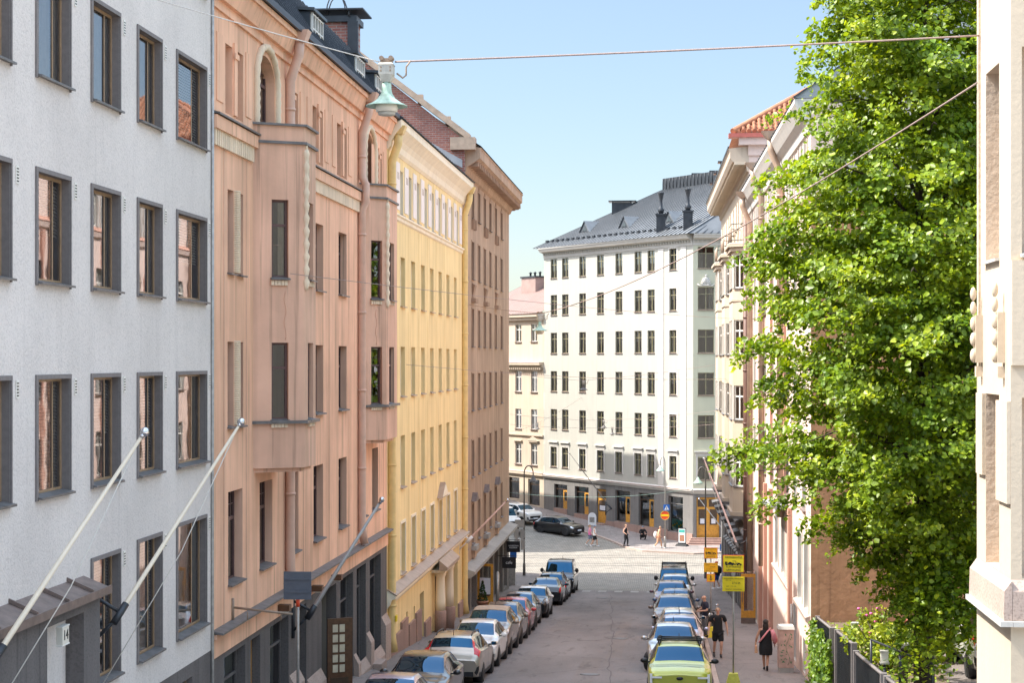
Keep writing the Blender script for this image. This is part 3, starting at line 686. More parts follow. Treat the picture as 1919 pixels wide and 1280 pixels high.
# oriels
def oriel(poly, zt, zb, wins, panel_z):
    """poly: four plan points on / off the wall, seen from the street left to right (along the street)"""
    o = MB(['pink_plaster_worn', 'pink_plaster_worn', 'room', 'ornament', 'ledge_metal'])
    faces = list(zip(poly, poly[1:]))
    for i, (p, q) in enumerate(faces):
        L = math.hypot(q[0]-p[0], q[1]-p[1]); o.M = frameM((p[0], p[1], 0), (q[0]-p[0], q[1]-p[1], 0))
        ops = [(wins[i][0], wins[i][1], z0, z1, .2, 'room') for z0, z1 in ((16.88, 18.7), (13.58, 15.38))] if wins[i] else []
        wall(o, 0, L, zb, zt, ops, 0, 0, 2)
    o.M = Matrix.Identity(4); c = Vector((XL-.05, sum(p[1] for p in poly)/4, 0))
    o.poly([(p[0], p[1], zb) for p in poly][::-1], 0); o.poly([(p[0], p[1], zt) for p in poly], 0)
    def ring(z, out, th, m):
        pp = [(XL+.001 if abs(p[0]-XL) < .01 else p[0]+out, p[1]+(out if p[1] > c.y else -out)*.9) for p in poly]
        o.prism([(x, y, z) for x, y in pp], (0, 0, th), m)
    ring(13.50, .09, .07, 4); ring(zt-.42, .06, .06, 4); ring(zt, .07, .05, 4); ring(zb-.10, -.10, .10, 0)
    o.build('oriel', K)
    for i, (p, q) in enumerate(faces):
        if not wins[i]: continue
        M = frameM((p[0], p[1], 0), (q[0]-p[0], q[1]-p[1], 0)); a, b_ = wins[i]
        for z0, z1 in ((16.88, 18.7), (13.58, 15.38)):
            add_window(K, M, (a+b_)/2, z0, b_-a, z1-z0, .10, 'single', rng.choice([('w', .05, .45), ('c', .5, 1), None]))
            s = MB(['ledge_metal', 'ornament'], M); sill(s, a, b_, z0, 0, .1, .12, .035, .03)
            for k in range(5): s.box((a-.02+k*(b_-a)/5, -.05, z0-.17), (a+.05+k*(b_-a)/5, -.002, z0-.06), 1)
            s.build('window_sill', K)
    # wavy incised line and the long ornament at the corner
    p, q = poly[1], poly[2]; M = frameM((p[0], p[1], 0), (q[0]-p[0], q[1]-p[1], 0)); t = MB(['ornament'], M)
    t.tube([(.04, -.02, 16.6+.1*i) for i in range(34)], [.05+.02*((i*7) % 3) for i in range(34)], 6)
    t.tube([(.04+.22*math.sin(math.pi*i/16), -.02, 18.8+.075*i) for i in range(17)], .035, 6); t.build('corner_ornament', K)
    p, q = poly[0], poly[1]; M = frameM((p[0], p[1], 0), (q[0]-p[0], q[1]-p[1], 0)); L = math.hypot(q[0]-p[0], q[1]-p[1]); t = MB(['pink_plaster_worn'], M)
    t.tube([(L*.62+.025*math.sin(i*.7), -.003, 15.45+.06*i) for i in range(20)], .012, 5); t.build('wavy_line', K)
oriel([(XL, 38.62), (-8.47, 39.22), (-8.47, 40.45), (XL, 41.15)], 20.42, 12.47, [(.44, .84), (.35, .95), (.4, .8)], 13.5)
oriel([(XL, 52.2), (-8.82, 52.85), (-8.82, 54.95), (XL, 55.6)], 20.42, 12.47, [(.42, .82), (.55, 1.5), (.2, .6)], 13.5)
# plant growing on the second oriel
# drainpipes with hoppers
def drainpipe(bld, y, ztop, zbot, r, mat, kink=None, x0=XL):
    d = MB([mat], frameM((x0, 0, 0), (0, 1, 0)))
    d.hexa([(y-.16, -.52, ztop-.28), (y+.16, -.52, ztop-.28), (y+.16, -.20, ztop-.28), (y-.16, -.20, ztop-.28), (y-.22, -.62, ztop), (y+.22, -.62, ztop), (y+.22, -.18, ztop), (y-.22, -.18, ztop)])
    path = [(y, -.36, ztop-.25), (y, -.34, ztop-.6), (y, -.12, ztop-1.25), (y, -.12, zbot+.5)]
    if kink: path = path[:3]+[(y, -.12, kink+.5), (y, -.24, kink+.3), (y, -.24, kink-.25), (y, -.12, kink-.5), (y, -.12, zbot+.5)]
    d.tube(path+[(y, -.2, zbot)], r, 10)
    z = ztop-2
    while z > zbot+1: d.tube([(y, -.12, z), (y, -.12, z+.07)], r*1.14, 10); z -= 2.4
    d.build('drainpipe', bld)
drainpipe(K, 41.95, 23.2, 9.3, .125, 'pipe_pink', 20.1); drainpipe(K, 51.95, 23.2, 9.3, .125, 'pipe_pink', 20.1)
# roof: steep standing-seam mansard, dormers, chimney
rf = MB(['roof_dark', 'roof_seam'], FM)
E0, E1 = (Y0, -.42, 23.14), (Y1, -.42, 23.14); T0, T1 = (Y0, 1.15, 25.45), (Y1, 1.15, 25.45)
rf.poly([E0, E1, T1, T0]); rf.poly([T0, T1, (Y1, 5.5, 27.0), (Y0, 5.5, 27.0)]); rf.poly([(Y0, 5.5, 27.0), (Y1, 5.5, 27.0), (Y1, 12, 23.1), (Y0, 12, 23.1)])
rf.poly([E1, (Y1, 12, 23.1), (Y1, 5.5, 27.0), T1]); rf.poly([E0, T0, (Y0, 5.5, 27), (Y0, 12, 23.1)])
seams(rf, E0, E1, T1, T0, 38, 1); rf.box((Y0, -.46, 23.14), (Y1, -.40, 23.30), 1)
rf.build('roof', K)
for yc in (39.7, 46.2, 52.7, 56.3):
    d = MB(['roof_dark', 'frame_white', 'glass'], FM); a, b_ = yc-.78, yc+.78
    d.box((a, .12, 23.2), (b_, 1.6, 24.42), 0); d.hexa([(a-.1, -.02, 24.42), (b_+.1, -.02, 24.42), (b_+.1, 2.4, 24.55), (a-.1, 2.4, 24.55), (a-.1, -.02, 24.5), (b_+.1, -.02, 24.5), (b_+.1, 2.4, 24.63), (a-.1, 2.4, 24.63)], 0)
    dm = d.build('dormer', K)
    wn = MB(['frame_white', 'glass'], FM); wn.poly([(a+.1, .09, 23.6), (b_-.1, .09, 23.6), (b_-.1, .09, 24.34), (a+.1, .09, 24.34)], 1)
    for i in range(5): x = a+.08+i*(b_-a-.2)/4; wn.box((x, .05, 23.55), (x+.05, .115, 24.4), 0)
    for z in (23.55, 23.95, 24.34): wn.box((a+.13, .055, z), (b_-.13, .112, z+.04), 0)
    wn.build('window', dm)
ch = MB(['red_brick_side', 'dark_metal', 'red_brick'], FM)
ch.box((56.4, .95, 24.2), (57.5, 2.7, 26.3), 2); ch.box((56.3, .85, 26.3), (57.6, 2.8, 26.5), 1)
ch.box((56.25, .80, 24.9), (56.39, 1.15, 26.3), 1)
c = ch.build('chimney', K)
cp = MB(['dark_metal'], FM); cp.box((56.1, .6, 26.66), (57.8, 3.0, 26.71))
for x in (56.2, 57.4):
    for y in (1.1, 2.6): cp.tube([(x, y, 26.45), (x, y, 26.68)], .03, 6)
cp.build('cowl', c)
ld = MB(['dark_metal'], FM)
for y in (1.55, 3.5): 
    for x in (56.3, 56.65): ld.tube([(x, y+.16*math.cos(math.pi*i/8)*2, 26.6+.62*math.sin(math.pi*i/8)) for i in range(9)], .022, 5)
ld.tube([(56.3, 1.55, 27.22), (56.3, 3.5, 27.22)], .018, 5); ld.build('ladder_rail', c)
# sign arm, ceiling lamps and flagpole
ar = MB(['pole_brown'], FM); ar.tube([(36.7, -.02, 9.75), (36.7, -.02, 9.2)], .035, 6); ar.tube([(36.7, -.03, 9.55), (36.7, -1.35, 9.42)], .028, 6)
for y in (-.35, -1.1): ar.tube([(36.7, y, 9.46), (36.7, y, 9.28)], .014, 5)
ar.build('sign_arm', K)
flag_pole('flagpole', 'grey flagpole slanting up from the pink house above its open brown door', (-9.1, 42.7, 8.5), left_pt(714, 940, -7.35), .055, 'flagpole_grey', 'dark_metal', 'flagpoles on the facades', False)
for (y, z) in ((41.0, 8.95), (44.9, 8.9), (47.6, 8.85)):
    l = MB(['wood_brown', 'lamp_glass'], FM); l.box((y-.12, -.34, z-.1), (y+.12, -.051, z+.05), 0); l.box((y-.08, -.30, z-.13), (y+.08, -.1, z-.101), 1); l.build('shop_lamp', K)
# ---------------------------------------------------------------- yellow house
Yb = empty('apartment_building', 'warm yellow apartment house with a pale coved cornice and two round entrance columns', 'building', (XL, 68, gz(68)))
FM = lf(); Y0, Y1 = 57.32, 78.75
mb = MB(['yellow_plaster', 'pipe_tan', 'room', 'yellow_pale', 'granite_red'], FM)
top = [(60.2+2.02*i, 60.9+2.02*i, 20.16, 21.72, .24, 'room') for i in range(9)]
mid = [(60.28+2.52*i, 61.3+2.52*i, z0, z1, .22, 'room') for i in range(7) for z0, z1 in ((16.9, 18.65), (13.66, 15.44), (10.4, 12.25), (7.3, 9.1))]
mid += [(57.85, 58.75, z0, z1, .22, 'room') for z0, z1 in ((10.4, 12.25), (7.3, 9.1))]
wall(mb, Y0, Y1, 20.14, 22.2, top, 0, 3, 2); wall(mb, Y0, Y1, 6.95, 20.14, mid, 0, 0, 2)  # top-row reveals in paler plaster to lift the shade under the cornice
low = [(65.0, 66.1, 3.9, 5.95, .45, 'blank'), (72.85, 73.9, 3.2, 5.95, .45, 'blank'), (75.3, 76.8, 2.9, 5.85, .4, 'room'), (61.6, 61.95, 4.9, 5.75, .2, 'room'), (63.4, 63.75, 4.8, 5.7, .2, 'room')]
shell(mb, Y0, Y1, 2.3, 22.2, 12, 0, 'lrb'); mb.build('wall', Yb)
mb = MB(mb.mats, FM); wall(mb, Y0, Y1, 2.3, 6.95, low, 0, 0, 2); mb.build('ground_floor_wall', Yb)
tr = MB(['yellow_pale', 'pipe_tan', 'panel_white', 'granite_red', 'yellow_plaster'], FM)
prof = [(-.02, 22.15), (-.10, 22.25), (-.14, 22.45), (-.24, 22.62), (-.40, 22.8), (-.50, 22.9), (-.50, 23.16), (.15, 23.16), (.15, 22.15)]
tr.prism([(Y0, y, z) for y, z in prof], (Y1-Y0, 0, 0), 0)
tr.prism([(Y0, y, z) for y, z in [(-.001, 19.85), (-.06, 19.9), (-.06, 20.0), (-.12, 20.04), (-.12, 20.1), (-.001, 20.14)]], (Y1-Y0, 0, 0), 0)
tr.prism([(Y0, y, z) for y, z in [(-.001, 6.5), (-.10, 6.62), (-.16, 6.8), (-.30, 6.84), (-.30, 6.93), (-.001, 7.12)]], (Y1-Y0, 0, 0), 0)
tr.hexa([(Y0, -.34, 6.94), (Y1, -.34, 6.94), (Y1, -.002, 7.13), (Y0, -.002, 7.13), (Y0, -.34, 6.975), (Y1, -.34, 6.975), (Y1, -.002, 7.165), (Y0, -.002, 7.165)], 1)
for i in range(10):
    y = 59.4+2.02*i
    tr.box((y-.30, -.035, 20.28), (y+.56, -.002, 21.95), 2) if y+.8 < Y1 else None
    for k in (0, 1): tr.box((y+.02+.24*k, -.045, 21.35), (y+.07+.24*k, -.0352, 21.6), 1) if y+.8 < Y1 else None
for a, b_, c, d, dep, kd in mid:
    if c < 8:
        tr.box((a-.10, -.03, c), (a-.002, -.002, d+.1), 0); tr.box((b_+.002, -.03, c), (b_+.10, -.002, d+.1), 0); tr.box((a-.002, -.03, d+.002), (b_+.002, -.002, d+.1), 0)
# pediment over the window above the entrance
tr.prism([(69.85, -.22, 9.25), (71.85, -.22, 9.25), (70.85, -.22, 9.85)], (0, .218, 0), 1); tr.prism([(70.1, -.26, 9.30), (71.6, -.26, 9.30), (70.85, -.26, 9.74)], (0, .039, 0), 0)
for y in (62.05, 64.6, 67.05, 69.6, 72.1): tr.box((y, -.008, 7.2), (y+.03, -.0005, 19.8), 4)
tr.build('cornice_trim', Yb)
for (a, b_, z) in ((Y0, 58.6, 5.55), (58.6, 60.2, 5.35), (60.2, 61.6, 5.6), (61.95, 63.4, 5.25), (63.75, 65.0, 5.4), (66.1, 67.6, 4.7), (71.2, 72.85, 4.4), (73.9, 75.3, 4.0), (76.8, 78.2, 3.9)): pb = MB(['granite_red'], FM); pb.box((a, -.09, 2.4), (b_, -.002, z)); pb.build('granite_base', Yb)
for a, b_, c, d, dep, kd in top+mid: add_window(Yb, FM, (a+b_)/2, c, b_-a, d-c, .14, 'tee', rng.choice([None, ('w', 0, 1), ('c', 0, .4)]), 'frame_white', 'window', ('pipe_tan', .09, .03))
for (a, b_, c, d) in ((65.0, 66.1, 3.9, 5.95), (72.85, 73.9, 3.2, 5.95)):
    q = MB(['wood_dark', 'wood_brown', 'frame_white'], FM); q.box((a+.02, .30, c), (b_-.02, .36, d-.02), 0)
    for i in range(3): q.box((a+.15, .285, c+.35+.55*i), (b_-.15, .299, c+.75+.55*i), 1)
    q.build('door', Yb)
for y in (68.7, 71.35):
    q = MB(['yellow_pale', 'granite_red'], FM); z0 = gz(y)+.2
    q.lathe([(.24, z0), (.24, z0+.95), (.21, z0+1.0)], (y, -.30, 0), 18, 1)
    q.lathe([(.205, z0+1.0), (.205, 5.2), (.18, 6.15), (.21, 6.2), (.24, 6.28), (.24, 6.36)], (y, -.30, 0), 18, 0); q.build('column', Yb)
q = MB(['yellow_pale', 'pipe_tan', 'wood_dark'], FM); q.box((68.2, -.56, 6.37), (71.8, -.002, 6.49), 0); q.hexa([(68.0, -.68, 6.49), (72.0, -.68, 6.49), (72.0, -.345, 6.49), (68.0, -.345, 6.49), (68.0, -.68, 6.62), (72.0, -.68, 6.62), (72.0, -.345, 6.9), (68.0, -.345, 6.9)], 1)
q.box((69.2, -.04, gz(70)), (70.7, -.003, 6.2), 2); q.build('porch_roof', Yb)
rf = MB(['roof_dark', 'roof_seam'], FM)
E0, E1, T0, T1 = (Y0, -.56, 23.17), (Y1, -.56, 23.17), (Y0, 5.2, 25.9), (Y1, 5.2, 25.9)
rf.poly([E0, E1, T1, T0]); rf.poly([T0, T1, (Y1, 12, 22.9), (Y0, 12, 22.9)]); seams(rf, E0, E1, T1, T0, 34, 1); rf.poly([E0, T0, (Y0, 12, 22.9), (Y0, 0, 22.9)]); rf.build('roof', Yb)
drainpipe(Yb, 57.62, 22.95, 5.0, .15, 'pipe_yellow'); drainpipe(Yb, 78.5, 22.95, 3.2, .15, 'pipe_yellow')
q = MB(['yellow_sign'], FM); q.box((57.5, -.30, 6.05), (57.75, -.26, 6.25)); q.build('warning_plate', Yb)
flag_pole('flagpole', 'rose flagpole slanting out where the yellow and brown houses meet', (-9.15, 77.4, 6.7), left_pt(950, 939, -7.4), .05, 'flagpole_rose', 'white_paint', 'flagpoles on the facades', False)

# ---------------------------------------------------------------- brown house with heavy cornice
Bn = empty('apartment_building', 'tall brown apartment house with a heavy modillion cornice and brick firewall', 'building', (XL, 90, gz(90)))
Y0, Y1, YC = 78.8, 101.6, 117.0
colsB = [79.45, 82.2, 84.95, 87.65, 90.35, 93.3, 96.5]
def brown_face(M, u0, u1, cols, w_):
    mb = MB(['brown_plaster', 'brown_dark', 'room', 'granite_grey'], M)
    ops = [(c, c+w_, z0, z1, .2, 'room') for c in cols for z0, z1 in ((21.85, 23.35), (18.9, 20.72), (15.62, 17.45), (12.5, 14.3), (9.25, 11.05), (6.0, 7.95))]
    wall(mb, u0, u1, 5.0, 24.2, ops, 0, 1, 2)
    sh = [(u0+.8+2.7*i, u0+2.7+2.7*i, 1.6 if u0 > 50 else .8, 4.55, .3, 'room') for i in range(int((u1-u0-.6)/2.7))]
    wall(mb, u0, u1, -.2, 4.8, sh, 3, 3, 2); mb.build('wall', Bn)
    t = MB(['brown_plaster', 'brown_dark', 'concrete', 'ledge_brown'], M)
    t.prism([(u0, y, z) for y, z in [(-.002, 23.62), (-.12, 23.7), (-.18, 23.95), (-.60, 24.2), (-.80, 24.34), (-.80, 24.72), (-.86, 24.82), (.2, 24.95), (.2, 23.62)]], (u1-u0, 0, 0), 0)
    x = u0+.2
    while x < u1-.2: t.box((x, -.70, 23.98), (x+.30, -.185, 24.21), 1); x += .72
    t.build('cornice', Bn); t = MB(t.mats, M); t.prism([(u0, y, z) for y, z in [(-.002, 4.75), (-.35, 4.8), (-.55, 4.95), (-.55, 5.1), (-.002, 5.28)]], (u1-u0, 0, 0), 2); t.build('shop_ledge', Bn); t = MB(t.mats, M)
    for c in cols:
        for z0, z1 in ((21.85, 23.35), (18.9, 20.72), (15.62, 17.45), (12.5, 14.3), (9.25, 11.05), (6.0, 7.95)):
            pass
        t.box((c+.25, -.03, 23.42), (c+.65, -.002, 23.6), 1)
    t.build('wall_trim', Bn)
    for i, c in enumerate(cols):
        if i % 2:
            t = MB(t.mats, M)
            t.box((c-.1, -.22, 17.75), (c+w_+.1, -.002, 17.95), 1); t.hexa([(c+.2, -.02, 17.95), (c+w_-.2, -.02, 17.95), (c+w_-.2, -.001, 17.95), (c+.2, -.001, 17.95), (c+.05, -.16, 18.6), (c+w_-.05, -.16, 18.6), (c+w_-.05, -.001, 18.7), (c+.05, -.001, 18.7)], 1)
            t.prism([(c-.15, -.25, 8.1), (c+w_+.15, -.25, 8.1), (c+w_/2, -.25, 8.5)], (0, .248, 0), 3)
            for dx in (0, w_-.15): t.box((c+dx, -.16, 21.3), (c+dx+.15, -.003, 21.8), 1)
            t.box((c-.1, -.26, 5.72), (c+w_+.1, -.003, 5.94), 2); t.box((c+.1, -.16, 5.35), (c+w_-.1, -.003, 5.72), 0)
            t.build('window_hood', Bn)
    for a, b_, c, d, dep, kd in ops: add_window(Bn, M, (a+b_)/2, c, b_-a, d-c, .14, 'tee', rng.choice([None, ('w', 0, 1), ('c', 0, .4)]), 'frame_plum', 'window', ('ledge_brown', .1, .05), 'brown_plaster')
    for a, b_, c, d, dep, kd in sh: add_window(Bn, M, (a+b_)/2, c, b_-a, d-c, .2, 'shop', None, 'granite_dark', 'shop_window')
brown_face(lf(), Y0, Y1, colsB, .95)
cx, cy = -16-XL, YC-Y1; LC = math.hypot(cx, cy)
brown_face(frameM((XL, Y1, 0), (cx, cy, 0)), 0, LC, [1.6, 5.0, 8.6, 12.4, 15.4], .95)
mb = MB(['brown_plaster'], frameM((-16, YC, 0), (-1, 0, 0))); wall(mb, 0, 9, -.2, 24.9, [], 0); mb.build('end_wall', Bn)
rf = MB(['roof_dark', 'coping'])
ev = [(XL+.85, Y0, 24.9), (XL+.85, Y1, 24.9), (-16+.85, YC+.5, 24.9), (-25, YC+.5, 24.9), (-25, Y0, 24.9)]; rf.poly([ev[0], ev[1], (-15.5, Y1, 29.2), (-15.5, Y0, 29.2)]); rf.poly([ev[1], ev[2], (-20, YC-6, 29.2), (-15.5, Y1, 29.2)])
rf.poly([ev[2], ev[3], (-21, YC-6, 29.2), (-20, YC-6, 29.2)]); rf.poly([(-15.5, Y0, 29.2), (-15.5, Y1, 29.2), (-20, YC-6, 29.2), (-21, YC-6, 29.2), ev[3], ev[4]]); rf.build('roof', Bn)
fw = MB(['red_brick', 'coping', 'roof_pale'])
fz = lambda x: 25.15+(XL-x)*.80
fw.prism([(XL+.1, Y0-.25, 22.6), (XL+.1, Y0-.25, fz(XL)), (-16.5, Y0-.25, fz(-16.5)), (-16.5, Y0-.25, 22.6)], (0, .24, 0), 0)
fw.prism([(XL+.35, Y0-.42, fz(XL)-.05), (XL+.35, Y0-.42, fz(XL)+.28), (-16.5, Y0-.42, fz(-16.5)+.28), (-16.5, Y0-.42, fz(-16.5)-.05)], (0, .7, 0), 1)
fw.box((XL-.55, Y0-.45, fz(XL)-.45), (XL+.6, Y0+.3, fz(XL)+.12), 1)
rz = lambda x: 23.5+(XL+.56-x)*.56
fw.prism([(XL, Y0-.30, rz(XL)+.05), (XL, Y0-.30, rz(XL)+.42), (-12.4, Y0-.30, rz(-12.4)+.42), (-12.4, Y0-.30, rz(-12.4)+.05)], (0, .048, 0), 2)
for x in (-10.3, -11.6): fw.box((x-.12, Y0+.3, fz(x)+.1), (x+.12, Y0+.55, fz(x)+.6), 1)
fw.build('firewall', Bn)
for (y, z0, words) in ((94.6, 3.35, 'cafe'), (97.2, 3.95, 'RAVINTOLA\nPIZZERIA')):
    s = MB(['black', 'dark_metal'], lf()); s.box((y-.03, -1.05, z0), (y+.03, -.28, z0+.62), 0); s.tube([(y, -1.0, z0+.7), (y, -.02, z0+.7)], .018, 5, 1)
    for q in (-.45, -.9): s.tube([(y, q, z0+.62), (y, q, z0+.7)], .01, 5, 1)
    o = s.build('hanging_sign', None, loc=(XL+.3, y, z0)); tag(o, 'black square hanging sign with white lettering, the %s of two on the brown house' % ('nearer lower' if y < 96 else 'farther higher'), 'sign', 'hanging shop signs')
    text_on('lettering', words, .24 if y < 96 else .11, 'white_paint', o, Matrix.Translation((XL+.665, y-.031, z0+.31)))
od = MB(['wood_orange', 'poster', 'wood_brown', 'glass'], frameM((-9.5, 84.3, 0), (1, -.12, 0)))
z0 = gz(84)+.42
od.box((0, 0, z0), (.80, .05, z0+.5), 0); od.box((0, 0, z0+.5), (.12, .05, z0+2.05), 0); od.box((.68, 0, z0+.5), (.80, .05, z0+2.05), 0); od.box((.12, 0, z0+1.93), (.68, .05, z0+2.05), 0)
od.box((.12, .02, z0+.5), (.68, .03, z0+1.93), 3); od.box((.13, -.02, z0+.55), (.66, -.003, z0+1.35), 1); od.box((.16, -.06, z0+.46), (.64, -.001, z0+.52), 2)
od.build('open_door', Bn)
p = MB(['terracotta', 'dark_leaf'])
pc = (-9.05, 82.6); z0 = gz(82.6)+.26
p.lathe([(.20, z0), (.27, z0+.42), (.30, z0+.42), (.30, z0+.5), (.24, z0+.5), (.2, z0+.46), (0, z0+.46)], (*pc, 0), 14)
pe = empty('potted_plant', 'small conical evergreen in a terracotta pot beside the open door', 'plant', (*pc, z0)); p.build('pot', pe)
def leaves(mb, centers, size, m=0, up=.3, seed=1, out=None):
    """a small folded two-triangle leaf at every point"""
    rr = random.Random(seed)
    for c in centers:
        n = Vector((rr.gauss(0, 1), rr.gauss(0, 1), rr.gauss(0, 1)+up)); 
        if out is not None: n += (Vector(c)-out).normalized()*1.0
        n.normalize(); t = n.orthogonal().normalized(); t = Matrix.Rotation(rr.random()*6.28, 3, n) @ t; b2 = n.cross(t); s = size*rr.uniform(.65, 1.3); c = Vector(c)
        k = mb.pts([c-t*s*.5, c+b2*s*.42+n*s*.12, c+t*s*.6-n*s*.1, c-b2*s*.42+n*s*.12]); mb.face((k, k+1, k+2), m); mb.face((k, k+2, k+3), m)
rr = random.Random(5); cs = []
for i in range(420):
    h = rr.random()**1.3; a = rr.random()*6.28; q = .24*(1-h)*rr.uniform(.6, 1.05)+.02; cs.append((pc[0]+q*math.cos(a), pc[1]+q*math.sin(a), z0+.5+.95*h))
l = MB(['dark_leaf']); leaves(l, cs, .085); l.build('foliage', pe)

# ---------------------------------------------------------------- block that shades the crossing, beyond the cross street on the left
QU = Vector((.6095, -.7928, 0)); QN = Vector((-.7928, -.6095, 0)); QO = Vector((-11.4, 155.6, 0))+QU*11.5+QN*14
Q = empty('apartment_building', 'tall sand coloured corner block beyond the cross street behind the brown house', 'building', QO)
FQ = frameM(QO, -QU); mb = MB(['sand_plaster', 'sand_plaster', 'room', 'roof_dark'], FQ)
ops = [(1+2.6*i, 2.2+2.6*i, z, z+1.8, .2, 'room') for i in range(12) for z in (1.5, 4.8, 8.1, 11.4, 14.7, 18, 21.3)]
wall(mb, 0, 33, -.2, 24.3, ops); shell(mb, 0, 33, -.2, 24.3, 13)
mb.hexa([(0, 0, 24.3), (11, 0, 24.3), (11, 13, 24.3), (0, 13, 24.3), (2.9, 0, 28.6), (11, 0, 28.6), (11, 13, 28.6), (2.9, 13, 28.6)], 3); mb.poly([(11, 0, 24.3), (33, 0, 24.3), (33, 13, 24.3), (11, 13, 24.3)], 3); mb.build('wall', Q)
for a, b_, c, d, dep, kd in ops: add_window(Q, FQ, (a+b_)/2, c, b_-a, d-c, .14, 'tee', None, 'frame_plum')

# ================================================================== FAR WHITE CORNER HOUSE
W = empty('apartment_building', 'off-white corner apartment house with dark standing seam roof closing the street', 'building', (P2.x, P2.y, 0))
FA = frameM(P1, UA); DB = Vector((.99578, .0918, 0)); FB = frameM(P2, DB); LB = 9.0
rowsA = [(22.32, 24.06), (18.97, 20.8), (15.5, 17.38), (12.07, 13.9), (8.63, 10.46), (5.25, 7.05)]
colsA = [(1.09, 2.12), (2.93, 3.95), (5.66, 6.68), (8.39, 9.41), (11.13, 12.14), (13.89, 14.88), (15.72, 16.70), (18.72, 19.68)]
mb = MB(['white_plaster', 'white_plaster', 'room', 'granite_grey', 'white_plaster_shaded', 'granite_red'], FA)
ops = [(a, b_, c, d, .2, 'room') for a, b_ in colsA for c, d in rowsA]; wall(mb, 0, LA, 4.5, 24.5, ops, 0, 1, 2)
shA = [(1.66, 3.75, 1.55, 3.7), (4.97, 7.1, 1.3, 3.7), (8.35, 9.75, .75, 3.7), (11.1, 13.25, 1.1, 3.75), (14.45, 16.6, 1.0, 3.75), (18.55, 20.5, .85, 3.75)]
wall(mb, 0, LA, -.2, 4.15, [(*s, .35, 'room') for s in shA], 3, 3, 2)
mb.M = FB; opsB = [(a, a+1.3, c, d, .18, 'room') for a in (.38, 3.2, 5.6) for c, d in rowsA]; wall(mb, 0, LB, 4.5, 24.5, opsB, 4, 4, 2)
wall(mb, 0, LB, -.2, 4.15, [(.28, 2.12, .55, 3.85, .35, 'room'), (3.2, 5.4, 1, 3.7, .3, 'room')], 3, 3, 2)
mb.M = Matrix.Identity(4); e = P2+DB*LB; q = P1+Vector((-NA.x, -NA.y, 0))*16
mb.poly([(e.x, e.y, -.2), (e.x, e.y, 24.5), (e.x+2, e.y+22, 24.5), (e.x+2, e.y+22, -.2)]); mb.poly([(P1.x, P1.y, 24.5), (P1.x, P1.y, -.2), (q.x, q.y, -.2), (q.x, q.y, 24.5)])
mb.build('wall', W)
tr = MB(['white_trim', 'granite_red', 'ledge_brown', 'granite_grey', 'white_plaster'], FA)
for M, L in ((FA, LA), (FB, LB)):
    tr.M = M; x0 = 0.0
    tr.prism([(x0, y, z) for y, z in [(-.002, 24.15), (-.06, 24.2), (-.10, 24.45), (-.14, 24.5), (-.14, 24.62), (-.55, 24.75), (-.62, 24.9), (-.70, 25.0), (-.70, 25.1), (.3, 25.1), (.3, 24.15)]], (L+(.0 if M is FA else 0), 0, 0), 0)
    x = .15
    while x < L-.15: tr.box((x, -.24, 24.46), (x+.17, -.1405, 24.60), 4); x += .36
    tr.prism([(0, y, z) for y, z in [(-.002, 4.12), (-.08, 4.14), (-.14, 4.3), (-.24, 4.34), (-.24, 4.42), (-.002, 4.56)]], (L, 0, 0), 0); tr.box((0, -.26, 4.42), (L, -.15, 4.47), 1)
    tr.build('cornice', W); tr = MB(tr.mats, FA)
tr.M = FA
for a, b_ in ((17.22, 17.95), (20.22, 20.95)): ps = MB(['white_trim'], FA); ps.box((a, -.05, 4.57), (b_, -.001, 24.14), 0); ps.build('pilaster', W)
segs = [0]+[v for s in shA for v in s[:2]]+[LA]
for a, b_ in zip(segs[::2], segs[1::2]): tr.box((a+.02, -.08, -.2), (b_-.02, -.002, 1.0 if a < 17 else .9), 1)
for s in shA:
    if s[2] > .8: tr.box((s[0], -.07, -.2), (s[1], -.002, s[2]-.02), 1)
for a, b_, c, d, dep, kd in ops:
    if c < 6 or a > 18:
        tr.box((a-.16, -.03, c-.12), (a-.002, -.002, d+.12), 0); tr.box((b_+.002, -.03, c-.12), (b_+.16, -.002, d+.12), 0); tr.box((a-.002, -.03, d+.002), (b_+.002, -.002, d+.12), 0)
    if c < 6: tr.box((a-.16, -.05, d+.12), (b_+.16, -.002, d+.40), 0); tr.box((a-.24, -.18, d+.40), (b_+.24, -.002, d+.50), 0)
tr.build('facade_trim', W); tr = MB(tr.mats, FB)
for a, b_, c, d, dep, kd in opsB:
    if c < 6: tr.box((a-.16, -.03, c-.12), (a-.002, -.002, d+.12), 0); tr.box((b_+.002, -.03, c-.12), (b_+.16, -.002, d+.12), 0); tr.box((a-.2, -.05, d+.122), (b_+.2, -.002, d+.42), 0); tr.box((a-.28, -.18, d+.42), (b_+.28, -.002, d+.52), 0)
for a in (0, 2.2): tr.box((a, -.07, -.2), (a+.24, -.002, 4.1), 3)
tr.build('facade_trim', W)
sh = MB(['white_trim'], FB)          # shell ornament over a window
for i in range(9):
    an = math.pi*(i+.5)/9; sh.tube([(1.03, -.06, 20.98), (1.03-.42*math.cos(an), -.09, 21.0+.62*math.sin(an))], [.03, .07], 6)
sh.tube([(.35, -.05, 21.05), (.55, -.08, 20.9), (1.03, -.08, 20.95), (1.5, -.08, 20.9), (1.72, -.05, 21.05)], .05, 6); sh.ball((1.03, -.08, 21.72), .09); sh.build('shell_ornament', W)
for a, b_, c, d, dep, kd in ops: add_window(W, FA, (a+b_)/2, c, b_-a, d-c, .10, 'cross', rng.choice([('g', 0, 1), ('w', .4, 1), ('g', .0, .6), ('c', 0, 1), ('g', .1, .9), ('w.5', 0, 1), ('w', 0, 1)]), 'frame_olive', 'window', ('ledge_brown', .08, .03))
